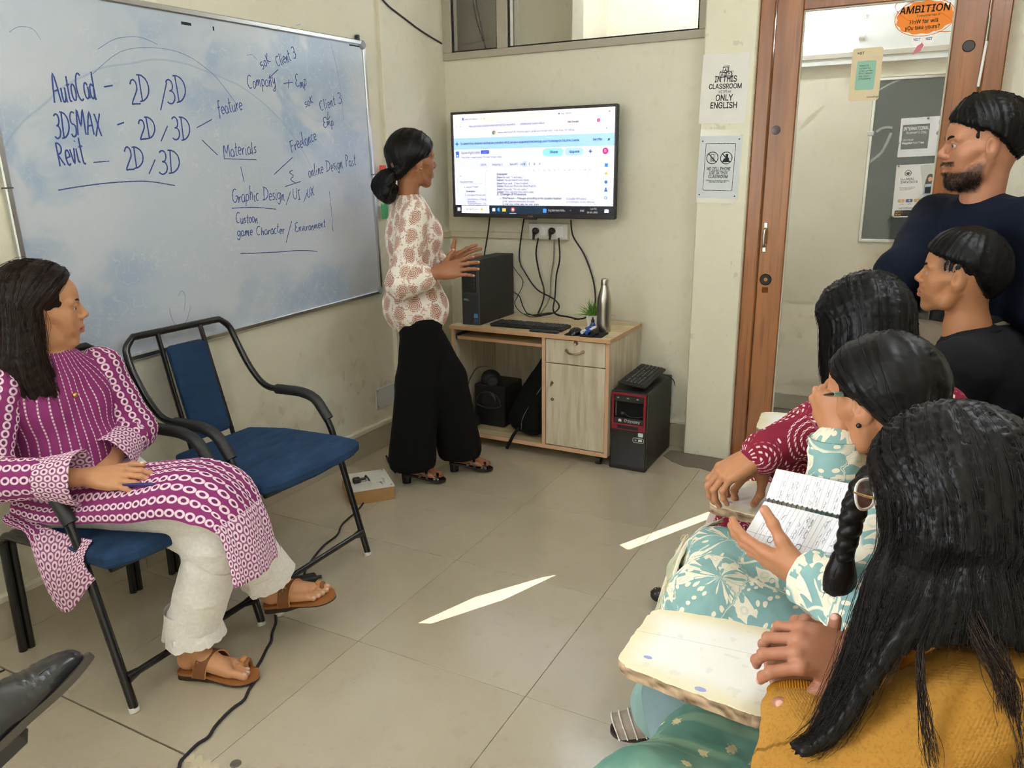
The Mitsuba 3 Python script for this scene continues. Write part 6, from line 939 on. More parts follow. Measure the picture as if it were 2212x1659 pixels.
add_hair(W1, gs, np.interp(np.linspace(0, 1, 18), [0, .2, .6, 1], [.010, .013, .017, .009]), 2400, 11, '0a0605', '2e1d17', rough=.006, frizz=.010, spread=.03, sr=.0006, extra=[E(w1(-.022, 0, .042), (.100, .083, .088), R1, .02)])
# ---------------------------------------------------------------- the standing woman who presents
def f_paisley(p, n, uv):
    u, v = uv.x * 15.5, uv.y * 12.5; iu = dr.floor(u); v2 = v + 0.5 * (iu - 2 * dr.floor(iu / 2)); iv = dr.floor(v2); a, b = u - iu - 0.5, v2 - iv - 0.5; sg = dr.select(cell_rand(iu, iv, 5) > 0.5, 1.0, -1.0); th0 = (cell_rand(iu, iv, 2) - 0.5) * 1.2
    a, b = a * dr.cos(th0) - b * dr.sin(th0), a * dr.sin(th0) + b * dr.cos(th0); a = a * sg; x, y = a + 0.05, b + 0.06; r = dr.sqrt(x * x + y * y); th = dr.atan2(y, x)
    tail = dr.sqrt(dr.square(a + 0.10) + dr.square(b - 0.26)); body = dr.minimum(r - 0.30 - 0.022 * dr.sin(th * 14), tail - 0.13 - 0.1 * smoothstep(0.2, -0.1, b - 0.26))
    inside = smoothstep(0.02, -0.02, body); band = dr.abs(dr.sin(r * 33 + th * 1.0)); spiral = smoothstep(0.35, 0.75, band); out = smoothstep(0.03, 0.012, dr.abs(body - 0.045)) * (0.4 + 0.6 * smoothstep(0.0, 0.4, dr.sin(th * 16)))
    fill = fbm(uv.x * 120, uv.y * 120, 3.0); k = cell_rand(iu, iv, 9); dark = mix([0.22, 0.05, 0.06], [0.30, 0.14, 0.09], k); light = mix([0.60, 0.42, 0.33], [0.70, 0.55, 0.45], noise(uv.x * 60, uv.y * 60))
    base = mix([0.80, 0.73, 0.66], [0.84, 0.78, 0.71], fbm(uv.x * 8, uv.y * 8)); base = mix(base, [0.42, 0.19, 0.17], smoothstep(0.62, 0.70, fill) * 0.75)
    c = mix(base, mix(dark, light, spiral), inside); return mix(c, dark, out)
scene['paisley_cloth'] = {'type': 'twosided', 'b': {'type': 'principled', 'base_color': proc(f_paisley), 'roughness': 0.9, 'specular': 0.15, 'sheen': 0.2}}
W2 = thing('person', 'standing woman in a cream paisley blouse and black trousers presenting beside the television', 'person'); SK2 = '8f5f42'
H = np.array([.035, 1.84, 1.497]); R2 = basis([.50, .865, -.02], [0, -.02, 1]); nk = np.array([.012, 1.822, 1.345]); pel = np.array([.025, 1.835, .87]); che = np.array([.01, 1.83, 1.17]); fw = np.array([.72, .69, 0]); lf = np.array([-.69, .72, 0])
shR, shL = che - lf * .150 + [0, 0, .105], che + lf * .150 + [0, 0, .105]; elR, elL = onp(868, 612, 1, 1.64), np.array([.035, 1.99, 1.02]); wrR, wrL = onp(947, 588, 1, 1.70), onp(962, 578, 1, 1.86)
hp, w2 = head_prims(H, R2, .98); head = blob(hp + [C(w2(-.03, 0, -.05), nk + [0, 0, -.02], .044, .05, .03)], .0034)
hr, nr = hand_prims(wrR, nrm(onp(1020, 572, 1, 1.80) - wrR), [.35, -.75, .5], 1, curl=(6, 10, 8), spread=7, thumb=((.6, .75, .1), (.8, .6, 0)), s=.98); hl, nl = hand_prims(wrL, nrm(onp(1010, 550, 1, 1.95) - wrL), [-.4, .7, .35], -1, curl=(14, 14, 10), spread=5, thumb=((.45, .85, .1), (.6, .8, 0)), s=.98)
aR, aL = blob(hr + [C(elR, wrR, .038, .026, .015)], .003), blob(hl + [C(elL, wrL, .036, .026, .015)], .003)
def shoe_foot(person, heel, toe, side, lab):
    f, nf, wf = foot_prims(heel, toe, [0, 0, 1], side, .95); return f, nf, wf
heR, toR, heL, toL = np.array([-.042, 1.752, .055]), np.array([.135, 1.838, .020]), np.array([.085, 1.982, .055]), np.array([.268, 2.068, .020])
fR, n1, wfR2 = foot_prims(heR, toR, [0, 0, 1], 1, .92); fL, n2, wfL2 = foot_prims(heL, toL, [0, 0, 1], 1, .92); fR.append(C(wfR2(.17, 0, .085), wfR2(.1, 0, .2), .032, .04, .02)); fL.append(C(wfL2(.17, 0, .085), wfL2(.1, 0, .2), .032, .04, .02))
anR, anL = wfR2(.13, 0, .1), wfL2(.13, 0, .1); hiR, hiL = pel - lf * .085, pel + lf * .085; knR, knL = np.array([.035, 1.79, .50]), np.array([.115, 1.92, .50])
core = blob([C(pel, che, .10, .09, .05), C(shR, shL, .042, .042, .04), C(che, nk, .08, .05, .04), C(shR, elR, .038, .034), C(shL, elL, .038, .034), C(hiR, knR, .07, .05, .03), C(hiL, knL, .07, .05, .03), C(knR, anR, .045, .034, .02), C(knL, anL, .045, .034, .02), C(elR, wrR, .033, .024), C(elL, wrL, .033, .024)], .010)
skin = cat([core, head, aR, aL, blob(fR, .0032), blob(fL, .0032)]); col = paint(skin, SK2, [(a, .0042, 'c79a86', .0015, b) for a, b in nr + nl] + [(a, .0045, '3a1820', .0012, b) for a, b in n1 + n2], seed=2); col = paint_cap(col, skin.vertices, w2(.0935, 0, -.0545), w2(.078, -.02, -.0575), .006, '70403a', .004); part(W2, 'body', skin, 'skin', col, smooth=True); eyes(W2, w2, R2); brows(W2, w2)
part(W2, 'earring', ball(w2(-.004, -.084, -.032), .005), 'metal', 'c9b070')
cloth(W2, 'blouse', [E(che + fw * .012, (.115, .125, .16), basis(fw), .05), E((che + pel) / 2, (.105, .115, .16), basis(fw), .05), E(pel + [0, 0, -.01] - fw * .01, (.142, .150, .13), basis(fw), .05), C(pel + [0, 0, -.022] - fw * .0 - lf * .045, pel + [0, 0, -.022] + lf * .045, .120, .120, .05), C(shR + lf * .03, shL - lf * .03, .05, .05, .05), E(che + fw * .085 + [0, 0, .01], (.05, .11, .06), basis(fw), .05), C(nk + [0, 0, -.04], che, .062, .1, .05)]
      + limb(shR, elR, elR * .45 + wrR * .55, .058, .062, .058, .03) + limb(shL, elL, elL * .5 + wrL * .5, .056, .058, .056, .03), .0062, 'paisley_cloth', bones=[(pel + [0, 0, -.1], nk, .13, fw, 0), (shR, elR, .06, fw, .3), (elR, wrR, .055, [0, -.3, -1], .6), (shL, elL, .06, fw, .3), (elL, wrL, .055, [0, 0, -1], .6)], fold=lambda v: np.where(v[:, 2] < 1.0, .011, .006), seed=8, freq=12, stretch=(1, 1, .5))
d = nrm(wrR - elR); x = nrm(np.cross(d, [0, 0, 1])); y = np.cross(x, d); q0 = elR * .5 + wrR * .5
part(W2, 'blouse_cuff', sheet(loft([(q0 + d * t, x, y, r, r) for t, r in ((-.01, .052), (.01, .05), (.03, .056), (.034, .054), (.0, .045))], 40)[0]), 'paisley_cloth', smooth=True, uv=loft([(q0 + d * t, x, y, r, r) for t, r in ((-.01, .052), (.01, .05), (.03, .056), (.034, .054), (.0, .045))], 40)[1].reshape(-1, 2))
cloth(W2, 'trousers', [E(pel + [0, 0, -.06], (.108, .122, .10), basis(fw), .04), C(hiR - [0, 0, .08], knR, .090, .088, .04), C(hiL - [0, 0, .08], knL, .088, .088, .04), C(knR, anR + [.005, 0, -.02], .092, .112, .03), C(knL, anL + [.0, 0, -.02], .092, .108, .03)], .007, 'fabric', '0b0b0c', fold=.010, seed=9, freq=7, stretch=(1, 1, .22), cut=lambda v: v[:, 2] > .085)
# black heeled sandals
for he, wf, sd, lab in ((heR, wfR2, 1, 'black strappy heeled sandal on the nearer foot of the standing woman'), (heL, wfL2, 1, 'black strappy heeled sandal on the farther foot of the standing woman')):
    k = thing('heeled_sandal', lab, 'sandal'); sp = spline(np.array([(-.02, 0, 0), (.0, .026, 0), (.12, .029, 0), (.4, .026, 0), (.7, .042, 0), (.9, .038, 0), (1.04, .012, 0), (1.04, -.012, 0), (.9, -.036, 0), (.7, -.040, 0), (.4, -.028, 0), (.12, -.029, 0), (.0, -.026, 0)]), 4, closed=True)
    top = np.array([wf(a, b, -.001) for a, b, _ in sp]); bot = np.array([wf(a, b, -.011) for a, b, _ in sp]); bot[:, 2] = np.maximum(bot[:, 2], .0005); n = len(top); i = np.arange(n); j = (i + 1) % n; part(k, 'sole', TM(np.vstack([top, bot, top.mean(0), bot.mean(0)]), np.vstack([np.stack([i, j + n, j], 1), np.stack([i, i + n, j + n], 1), np.stack([i * 0 + 2 * n, i, j], 1), np.stack([i * 0 + 2 * n + 1, j + n, i + n], 1)])), 'gloss', '101011')
    hb = wf(.09, 0, -.006); part(k, 'heel', tube(np.array([hb, [hb[0], hb[1], .0]]), [.024, .021], 18), 'gloss', '0d0d0e')
    for a0, a1 in ((.42, .62), (.62, .42), (.78, .88), (.88, .78)):
        t = np.linspace(-.1, np.pi + .1, 16); part(k, 'strap', slab(np.array([[wf(a0 + (a1 - a0) * q / 15 + off, .040 * np.cos(s), .044 * (1.25 - a0) * 1.2 * max(np.sin(s), 0) ** .8 - .003) for q, s in enumerate(t)] for off in (-.03, 0, .03)]), .002), 'gloss', '0e0e10')
    part(k, 'ankle_strap', tube(np.array([wf(.14, .036 * np.cos(a), .075 + .0 * a) + (wf(.036 / .2 * np.sin(a), 0, 0) - wf(0, 0, 0)) for a in np.linspace(0, 6.283, 26)]), .004, 6, caps=False), 'gloss', '0e0e10')
gs = [guide(w2, wrap(b, a, -.0, n=8, theta=t_, r=HRR * [1.02, 1.0, 1.02]), [(-.075, s_ * .055, -.035), (-.105, s_ * .02, -.062)]) for s_, b, a, t_ in [(-1, 52, -62, 82), (-1, 44, -85, 95), (-1, 30, -105, 95), (-1, 10, -125, 92), (-1, -10, -150, 88), (1, -12, 180, 85), (1, -10, 150, 88), (1, 10, 125, 92), (1, 30, 105, 95), (1, 44, 85, 95), (1, 52, 62, 82)]]
add_hair(W2, gs, np.interp(np.linspace(0, 1, 18), [0, .5, 1], [.009, .012, .018]), 700, 21, '040303', '100b09', rough=.004, frizz=.0015, spread=.010, sr=.0008, extra=[E(w2(-.016, 0, .036), (.099, .080, .088), R2, .02)])
gs = []
for k in range(9):
    a = k * .75; gs.append(guide(w2, [(-.095, .02 - .005 * k, -.055), (-.125 - .012 * math.cos(a), .035 * math.sin(a), -.06), (-.150 - .02 * math.cos(a), .045 * math.sin(a + .8), -.095), (-.155, .04 * math.sin(a + 1.8), -.135 - .012 * math.sin(a)), (-.125, .02 * math.sin(a), -.155 + .01 * math.cos(a)), (-.10, .01, -.12)]))
add_hair(W2, gs, .017, 350, 22, '040303', '100b09', name='hair_bun', rough=.006, frizz=.005, spread=.016, sr=.0008)
# ---------------------------------------------------------------- the bearded man standing by the door
M1 = thing('person', 'standing bearded man in a navy shirt and beige trousers in front of the door', 'person'); SKM = 'a97457'
H = at(2118, 318, 2.42); fh = nrm([-.975, -.20, -.03]); R3 = basis(fh); fb = nrm([-.70, -.71, 0]); lb = np.array([.71, -.70, 0]); S3 = 1.06
nk = H + [.02, .02, -.165]; che = np.array([nk[0] + .02, nk[1] + .01, 1.155]); pel = np.array([che[0] - .01, che[1] + .0, .93])
shR, shL = che - lb * .180 + [0, 0, .115], che + lb * .180 + [0, 0, .115]; elR, elL = at(1945, 590, 2.50), che + lb * .24 + [.0, .02, -.13]; wrR, wrL = pel + fb * .10 - lb * .20 + [0, 0, -.08], pel - fb * .12 + lb * .16 + [0, 0, -.06]
hp, w3 = head_prims(H, R3, S3, True); hp += [C(w3(.018, s_ * .05, -.07), w3(.06, s_ * .016, -.098), .024, .022, .012) for s_ in (1, -1)]
head = blob(hp + [C(w3(-.03, 0, -.04), nk + [0, 0, -.03], .058, .064, .03)], .003); hr, nr = hand_prims(wrR, [-.1, 0, -1], -lb, 1, curl=(20, 30, 20)); hl, nl = hand_prims(wrL, [-.2, .3, -1], lb, -1, curl=(20, 30, 20)); h1, h2 = pel - lb * .09, pel + lb * .09; k1, k2 = h1 + [-.01, 0, -.43], h2 + [0, 0, -.43]; a1, a2 = k1 + [0, 0.03, -.42], k2 + [0, .03, -.42]
core = blob([C(pel, che, .12, .12, .05), C(shR, shL, .05, .05, .04), C(che, nk, .1, .06, .04), C(shR, elR, .045, .04), C(shL, elL, .045, .04), C(elR, wrR, .038, .028), C(elL, wrL, .038, .028), C(h1, k1, .075, .055, .03), C(h2, k2, .075, .055, .03), C(k1, a1, .05, .04), C(k2, a2, .05, .04)] + hr + hl, .008)
skin = cat([core, head]); v = skin.vertices; col = paint(skin, SKM, seed=3); L_ = (v - H) @ R3 / S3
beard = np.clip((-.038 - L_[:, 2] + .55 * np.clip(L_[:, 0] - .02, 0, .045) * -1 + .012 * (meshkit.fbm(v * 150, 2) - .5)) / .018, 0, 1) * np.clip((L_[:, 0] + .004) / .014, 0, 1) * np.clip((.135 + L_[:, 2]) / .02, 0, 1) * (L_[:, 2] > -.14)
moust = np.clip(1 - np.abs(L_[:, 2] + .043) / .008, 0, 1) * (L_[:, 0] > .072) * (np.abs(L_[:, 1]) < .032); lipm = np.clip(1 - np.abs(L_[:, 2] + .0595) / .010, 0, 1) * (L_[:, 0] > .078); beard = np.clip(beard + moust, 0, 1) * (1 - lipm)
col = col * (1 - .86 * beard[:, None]) + hexc('1c1310') * .86 * beard[:, None]; col = col * (1 - .5 * lipm[:, None]) + hexc('80483f') * .5 * lipm[:, None]; part(M1, 'body', skin, 'skin', col, smooth=True); eyes(M1, w3, R3, S3, look=(1, .1, -.05)); brows(M1, w3, S3, thick=.0045)
# beard stubble as short hairs
r = np.random.default_rng(31); hv = head.vertices; hn = np.array(head.vertex_normals); Lh = (hv - H) @ R3 / S3; bm = np.clip((-.045 - Lh[:, 2]) / .02, 0, 1) * np.clip(Lh[:, 0] / .02, 0, 1) * (Lh[:, 2] > -.128) * (np.abs(Lh[:, 2] + .0595) > .009) + ((np.abs(Lh[:, 2] + .043) < .006) & (Lh[:, 0] > .075)); idx = r.choice(len(hv), 2600, p=bm / bm.sum()); hs = []
P0 = hv[idx]; D0 = hn[idx] + r.normal(0, .35, (2600, 3)) + np.array([0, 0, -.9]); D0 /= np.linalg.norm(D0, axis=1, keepdims=True); ln = r.uniform(.006, .012, (2600, 1)); gsb = np.stack([P0 - D0 * .001, P0 + D0 * ln * .5, P0 + D0 * ln], 1)
def prick(G3, w):
    n = len(G3); v = np.zeros((n, 4, 3)); a = np.cross(G3[:, 2] - G3[:, 0], [0.3, .2, 1.0]); a /= np.linalg.norm(a, axis=1, keepdims=True) + 1e-9; b = np.cross(G3[:, 2] - G3[:, 0], a); b /= np.linalg.norm(b, axis=1, keepdims=True) + 1e-9; v[:, 0] = G3[:, 0] + a * w; v[:, 1] = G3[:, 0] - a * w * .5 + b * w * .87; v[:, 2] = G3[:, 0] - a * w * .5 - b * w * .87; v[:, 3] = G3[:, 2]; f = np.array([[0, 1, 3], [1, 2, 3], [2, 0, 3]]); return TM(v.reshape(-1, 3), (f[None] + 4 * np.arange(n)[:, None, None]).reshape(-1, 3))
part(M1, 'beard', prick(gsb, .0006), 'hair', '15100d', smooth=False, kind='stuff')
gs = []
for b, a, t_, lf in [(48, -62, 70, .020), (50, -78, 82, .018), (40, -95, 86, .014), (25, -112, 108, .012), (0, -140, 124, .008), (-15, 180, 130, .006), (0, 140, 124, .008), (25, 110, 104, .012), (40, 90, 84, .014), (50, 72, 76, .018), (55, 30, 64, .022), (55, 5, 60, .024), (55, -25, 62, .024), (50, -55, 70, .022)]:
    P = wrap(b - 30, a, 0, n=7, theta=t_, r=HRR * (1.0 + lf)); gs.append(guide(w3, P + np.array([0, 0, .012]) * np.linspace(1, 0, 7)[:, None]))
add_hair(M1, gs, np.interp(np.linspace(0, 1, 18), [0, .6, 1], [.013, .013, .007]), 1500, 33, '040303', '0e0a09', rough=.006, frizz=.005, spread=.014, sr=.0007, extra=[E(w3(-.018, 0, .036), np.array((.096, .077, .084)) * S3, R3, .02)])
cloth(M1, 'shirt', [E(che + [0, 0, .02], (.125, .175, .18), basis(fb), .06), E((che + pel) / 2, (.125, .160, .17), basis(fb), .05), E(pel + [0, 0, .055], (.135, .165, .085), basis(fb), .04), C(shR, shL, .075, .075, .05), C(nk + [0, 0, -.075], che, .075, .12, .05)] + limb(shR, elR, elR * .15 + wrR * .85, .082, .068, .056, .04) + limb(shL, elL, elL * .15 + wrL * .85, .082, .068, .056, .04), .008, 'fabric', '0b101c', fold=.010, seed=12, freq=8, stretch=(1, 1, .6), cut=lambda v: (v[:, 2] > pel[2] + .045) | (np.abs((v - pel) @ lb) > .19))
# collar, placket, buttons
cn = nk + [.0, .0, -.055]; xa, ya = fb, lb; rows = []
for z, r_, op in ((-.012, .074, .42), (.022, .070, .36), (.032, .072, .36), (.012, .088, .40), (-.012, .098, .44)):
    a = np.linspace(op, 2 * np.pi - op, 40); rows.append(cn + np.outer(np.cos(a) * r_ * 1.02, xa) + np.outer(np.sin(a) * r_ * .98, ya) + np.outer(z - .030 * (np.cos(a) + .2), [0, 0, 1.0]))
part(M1, 'collar', slab(np.array(rows), .002), 'fabric', '0c1220')
bt = [nk + fb * .075 + [0, 0, -.105], che + fb * .132 + [0, 0, .06], che + fb * .135 + [0, 0, -.06], (che + pel) / 2 + fb * .132, pel + fb * .145 + [0, 0, .07]]; bt = spline(np.array(bt), 6)
part(M1, 'placket', slab(np.array([bt + lb * o + fb * f_ for o, f_ in ((-.017, -.004), (-.015, .003), (.013, .003), (.016, -.004))]), .002), 'fabric', '0d1424')
for q in (5, 10, 15, 20): part(M1, 'button', ball(bt[q] + fb * .005, [.006, .006, .006]), 'gloss', '131b2c')
part(M1, 'neck_opening', blob([E(nk + fb * .045 + [0, 0, -.085], (.024, .030, .05), basis(fb), .01)], .004), 'skin', SKM)
cloth(M1, 'trousers', [E(pel + [0, 0, -.02], (.125, .155, .11), basis(fb), .04), C(h1, k1, .098, .08, .04), C(h2, k2, .098, .08, .04), C(k1, a1, .078, .068), C(k2, a2, .078, .068)], .009, 'fabric', '8d7f6d', fold=.007, seed=13, freq=8)
bl = [pel + [0, 0, .048] + fb * .146 * math.cos(a) + lb * .176 * math.sin(a) for a in np.linspace(0, 6.2832, 49)]; part(M1, 'belt', sheet(np.array([[p + [0, 0, z] + (p - pel - [0, 0, .048]) * e for p in bl] for z, e in ((-.018, -.03), (-.018, .0), (.018, .0), (.018, -.03))])), 'gloss', '17171a')
bc = pel + [0, 0, .048] + fb * .147 - lb * .035; Mb = frame(bc, lb, np.array([0, 0, 1.0])); part(M1, 'belt_buckle', mv(cat([bx(-.028, -.006, -.02, .028, .004, .02, .003)]), Mb), 'metal', '8f8f8b', smooth=False)
for s_ in (.075, -.10): part(M1, 'belt_loop', mv(bx(-.006, -.006, -.026, .006, .002, .026, .002), frame(pel + [0, 0, .048] + fb * .150 * math.cos(s_ / .16) + lb * .180 * math.sin(s_ / .16), lb)), 'fabric', '948672', smooth=False)
for a_, s_ in ((a1, 1), (a2, -1)):
    sh = blob([C(a_ + [0, 0, -.02], a_ + fb * .14 + [0, 0, -.035], .045, .036, .02)], .006); sh.vertices[:, 2] = np.maximum(sh.vertices[:, 2], .001); k = solo('shoe', sh, 'gloss', '14110f', ('left' if s_ < 0 else 'right') + ' dark shoe of the standing bearded man', 'shoe', smooth=True)
# ---------------------------------------------------------------- the seated man in the black T-shirt
M2 = thing('person', 'seated young man in a black T-shirt on the right in front of the bearded man', 'person'); SK4 = 'a8734f'; S4 = .99
H = at(2068, 598, 2.3); fh = nrm([-.985, .12, .07]); R4 = basis(fh, [.08, 0, 1]); nk = H + [.045, .01, -.155]; che = nk + [.045, .0, -.17]; pel = np.array([che[0] - .0, che[1], .53]); fb = nrm([-.95, .30, 0]); lb = np.array([-.30, -.95, 0])
shR, shL = che - lb * .185 + [0, 0, .085], che + lb * .185 + [0, 0, .085]; elR, elL = shR + [-.10, .05, -.27], shL + [-.08, -.03, -.27]; wrR, wrL = elR + [-.22, -.02, -.02], elL + [-.22, .08, -.02]; h1, h2 = pel - lb * .09, pel + lb * .09; k1, k2 = h1 + fb * .42, h2 + fb * .42; a1, a2 = k1 + [0, 0, -.42], k2 + [0, 0, -.42]
hp, w4 = head_prims(H, R4, S4, True); head = blob(hp + [C(w4(-.035, 0, -.035), nk + [0, 0, -.01], .052, .058, .03), C(nk, che + [-.02, 0, .05], .06, .08, .03)], .003); hr, nr = hand_prims(wrR, fb, [0, 0, 1], 1); hl, nl = hand_prims(wrL, fb, [0, 0, 1], -1)
core = blob([C(pel, che, .12, .12, .05), C(shR, shL, .05, .05, .04), C(shR, elR, .045, .04), C(shL, elL, .045, .04), C(elR, wrR, .038, .028), C(elL, wrL, .038, .028), C(h1, k1, .075, .055, .03), C(h2, k2, .075, .055, .03), C(k1, a1, .05, .04), C(k2, a2, .05, .04)] + hr + hl, .008)
skin = cat([core, head]); v = skin.vertices; col = paint(skin, SK4, seed=4); L_ = (v - H) @ R4 / S4; sh_ = np.clip((-.055 - L_[:, 2]) / .03, 0, 1) * np.clip((L_[:, 0] - .01) / .02, 0, 1) * (L_[:, 2] > -.125) * .22 + np.clip(1 - np.abs(L_[:, 2] + .043) / .008, 0, 1) * (L_[:, 0] > .075) * .25
fade = np.clip((L_[:, 2] - .005) / .03, 0, 1) * np.clip((.055 - L_[:, 0]) / .02, 0, 1) * np.clip((L_[:, 0] + .0) / .012, 0, 1) * .75; m_ = np.clip(sh_ + fade, 0, 1)[:, None]; col = col * (1 - m_) + hexc('1e1512') * m_; col = paint_cap(col, v, w4(.0935, 0, -.0545), w4(.078, .02, -.0575), .005, '91564a', .004); col = paint_cap(col, v, w4(.0905, 0, -.0645), w4(.078, .018, -.06), .006, '9a6052', .004); part(M2, 'body', skin, 'skin', col, smooth=True); eyes(M2, w4, R4, S4); brows(M2, w4, S4, thick=.0042)
gs = []
for b, a, t_ in [(0, 0, 62), (0, 25, 64), (0, 48, 68), (0, 68, 72), (0, 88, 76), (-2, 105, 84), (-5, 125, 112), (-10, 150, 130), (-12, 180, 138), (-10, -150, 130), (-5, -125, 112), (-2, -105, 84), (0, -88, 76), (0, -68, 72), (0, -48, 68), (0, -25, 64), (0, 0, 62)]:
    gs.append(guide(w4, wrap(b - 8, a, 0, n=8, theta=t_, r=HRR * 1.07)))
add_hair(M2, gs, np.interp(np.linspace(0, 1, 18), [0, .7, 1], [.012, .013, .008]), 1600, 43, '040303', '0f0c0b', rough=.004, frizz=.0025, spread=.012, sr=.0007, extra=[E(w4(-.020, 0, .036), np.array((.098, .079, .086)) * S4, R4, .02)])
cloth(M2, 'shirt', [E(che, (.125, .175, .17), basis(fb), .06), E((che + pel) / 2, (.125, .16, .2), basis(fb), .05), E(pel, (.14, .17, .11), basis(fb), .04), C(shR, shL, .075, .075, .05), C(nk + [.012, 0, -.062], che, .072, .12, .05), C(shR, shR * .3 + elR * .7, .080, .072, .04), C(shL, shL * .3 + elL * .7, .080, .072, .04)], .008, 'fabric', '17171a', fold=.009, seed=14, freq=8)
a = np.linspace(0, 2 * np.pi, 50); part(M2, 'neckband', tube(np.array([nk + [.008, 0, -.022] + fb * .078 * math.cos(t) + lb * .074 * math.sin(t) + np.array([0, 0, -.030 * math.cos(t)]) for t in a]), .006, 8, caps=False), 'fabric', '131316')
cloth(M2, 'trousers', [C(h1, k1, .09, .075, .03), C(h2, k2, .09, .075, .03), C(k1, a1, .07, .065), C(k2, a2, .07, .065)], .01, 'fabric', '1b2230', fold=.006, seed=15)
# ---------------------------------------------------------------- fabrics of the women on the right
def f_bandhani(p, n, uv):
    u, v = uv.x * 8.5, uv.y * 7.0; iu, iv = dr.floor(u), dr.floor(v); a, b = u - iu - 0.5, v - iv - 0.5; k = cell_rand(iu, iv, 4); a = a * dr.select(k > 0.5, 1.0, -1.0); r = dr.sqrt(a * a + b * b * 1.1); th = dr.atan2(b, a); wave = r * 9.5 - th / (2 * math.pi) - 0.2; fr = wave - dr.floor(wave); line = smoothstep(0.24, 0.12, dr.abs(fr - 0.5)) * smoothstep(0.49, 0.44, r)
    along = dr.sin(th * dr.maximum(dr.floor(r * 60), 4.0)); dots = line * smoothstep(-0.35, 0.25, along); st = dr.abs(dr.sin(uv.x * 53 + 0.6 * dr.sin(uv.y * 44))); row = smoothstep(0.93, 0.985, st) * smoothstep(-0.2, 0.3, dr.sin(uv.y * 620)) * smoothstep(0.44, 0.48, dr.maximum(dr.abs(a), dr.abs(b)))
    base = mix([0.125, 0.008, 0.020], [0.18, 0.014, 0.032], fbm(p.x * 12, p.y * 12, p.z * 12)); return mix(base, [0.72, 0.50, 0.49], dr.clip(dots + row, 0, 1))
scene['bandhani_cloth'] = {'type': 'twosided', 'b': {'type': 'principled', 'base_color': proc(f_bandhani), 'roughness': 0.9, 'specular': 0.15, 'sheen': 0.2}}
def f_floral(p, n, uv):
    q = mi.Point3f(p.x, p.y, p.z); u, v = uv.x, uv.y; u2 = u + 0.020 * fbm(u * 16, v * 16, 3); v2 = v + 0.024 * fbm(u * 15 + 9, v * 15, 7); d1, d2, k = voronoi(u2 * 20, v2 * 16); petal = smoothstep(0.33, 0.30, d1 * (1.0 + 0.35 * dr.sin(6.283 * (u2 * 34 - v2 * 27)))) * dr.select(k > 0.30, 1.0, 0.0)
    e1, e2, k2 = voronoi(u2 * 42 + 5, v2 * 62 + 3); leaf = smoothstep(0.30, 0.26, e1) * dr.select(k2 > 0.55, 1.0, 0.0); stem = smoothstep(0.035, 0.015, dr.abs(fbm(u * 9 + 2, v * 9, 1, octaves=2) - 0.5)) * 0.9
    teal = mix([0.175, 0.305, 0.29], [0.235, 0.385, 0.365], fbm(u * 40, v * 40)); cream = mix([0.66, 0.60, 0.46], [0.72, 0.66, 0.53], noise(u * 130, v * 130)); vein = smoothstep(0.05, 0.02, dr.abs(d1 - 0.12)) * petal * 0.25
    return mix(mix(teal, cream, dr.clip(petal + leaf + stem, 0, 1)), teal, vein)
scene['floral_cloth'] = {'type': 'twosided', 'b': {'type': 'principled', 'base_color': proc(f_floral), 'roughness': 0.9, 'specular': 0.15, 'sheen': 0.2}}
def knit(p, n, uv): return 0.5 + 0.35 * dr.sin(uv.x * 1500) * dr.cos(uv.y * 700) + 0.3 * (noise(uv.x * 300, uv.y * 300) - 0.5)
scene['mustard_knit'] = {'type': 'twosided', 'b': {'type': 'bumpmap', 'arbitrary': proc(knit, 8e-4), 'scale': 0.0012, 'b': {'type': 'principled', 'base_color': proc(lambda p, n, uv: mix(mix([0.27, 0.128, 0.022], [0.345, 0.170, 0.034], fbm(p.x * 20, p.y * 20, p.z * 20)), [0.22, 0.105, 0.018], 0.45 * smoothstep(0.55, 0.8, noise(uv.x * 420, uv.y * 420)))), 'roughness': 0.95, 'specular': 0.1, 'sheen': 0.35}}}
def f_green(p, n, uv):
    w = fbm(p.x * 9, p.y * 9, p.z * 9); s = fbm(p.x * 3 + 30 * p.z, p.y * 30, 1.0); d1, d2, k = voronoi(uv.x * 14, uv.y * 14); gold = smoothstep(0.12, 0.09, d1 * (1 + 0.3 * dr.sin(uv.x * 800) * dr.sin(uv.y * 700))) * dr.select(k > 0.25, 1.0, 0.0)
    c = mix([0.075, 0.175, 0.135], [0.16, 0.29, 0.215], smoothstep(0.3, 0.7, w)); c = mix(c, [0.30, 0.40, 0.22], 0.35 * smoothstep(0.58, 0.75, s)); return mix(c, [0.55, 0.47, 0.27], gold)
scene['green_silk'] = {'type': 'twosided', 'b': {'type': 'principled', 'base_color': proc(f_green), 'roughness': 0.55, 'specular': 0.4, 'sheen': 0.4}}
def body_core(pel, che, nk, sh, el, wr, hip, kne, ank, slim=1.0):
    P = [C(pel, che, .10, .09, .05), C(sh[0], sh[1], .042, .042, .04), C(che, nk, .08, .05, .04)]
    for i in (0, 1): P += [C(sh[i], el[i], .037, .033), C(el[i], wr[i], .031, .022), C(hip[i], kne[i], .07, .05, .03), C(kne[i], ank[i], .045, .034, .02)]
    return P
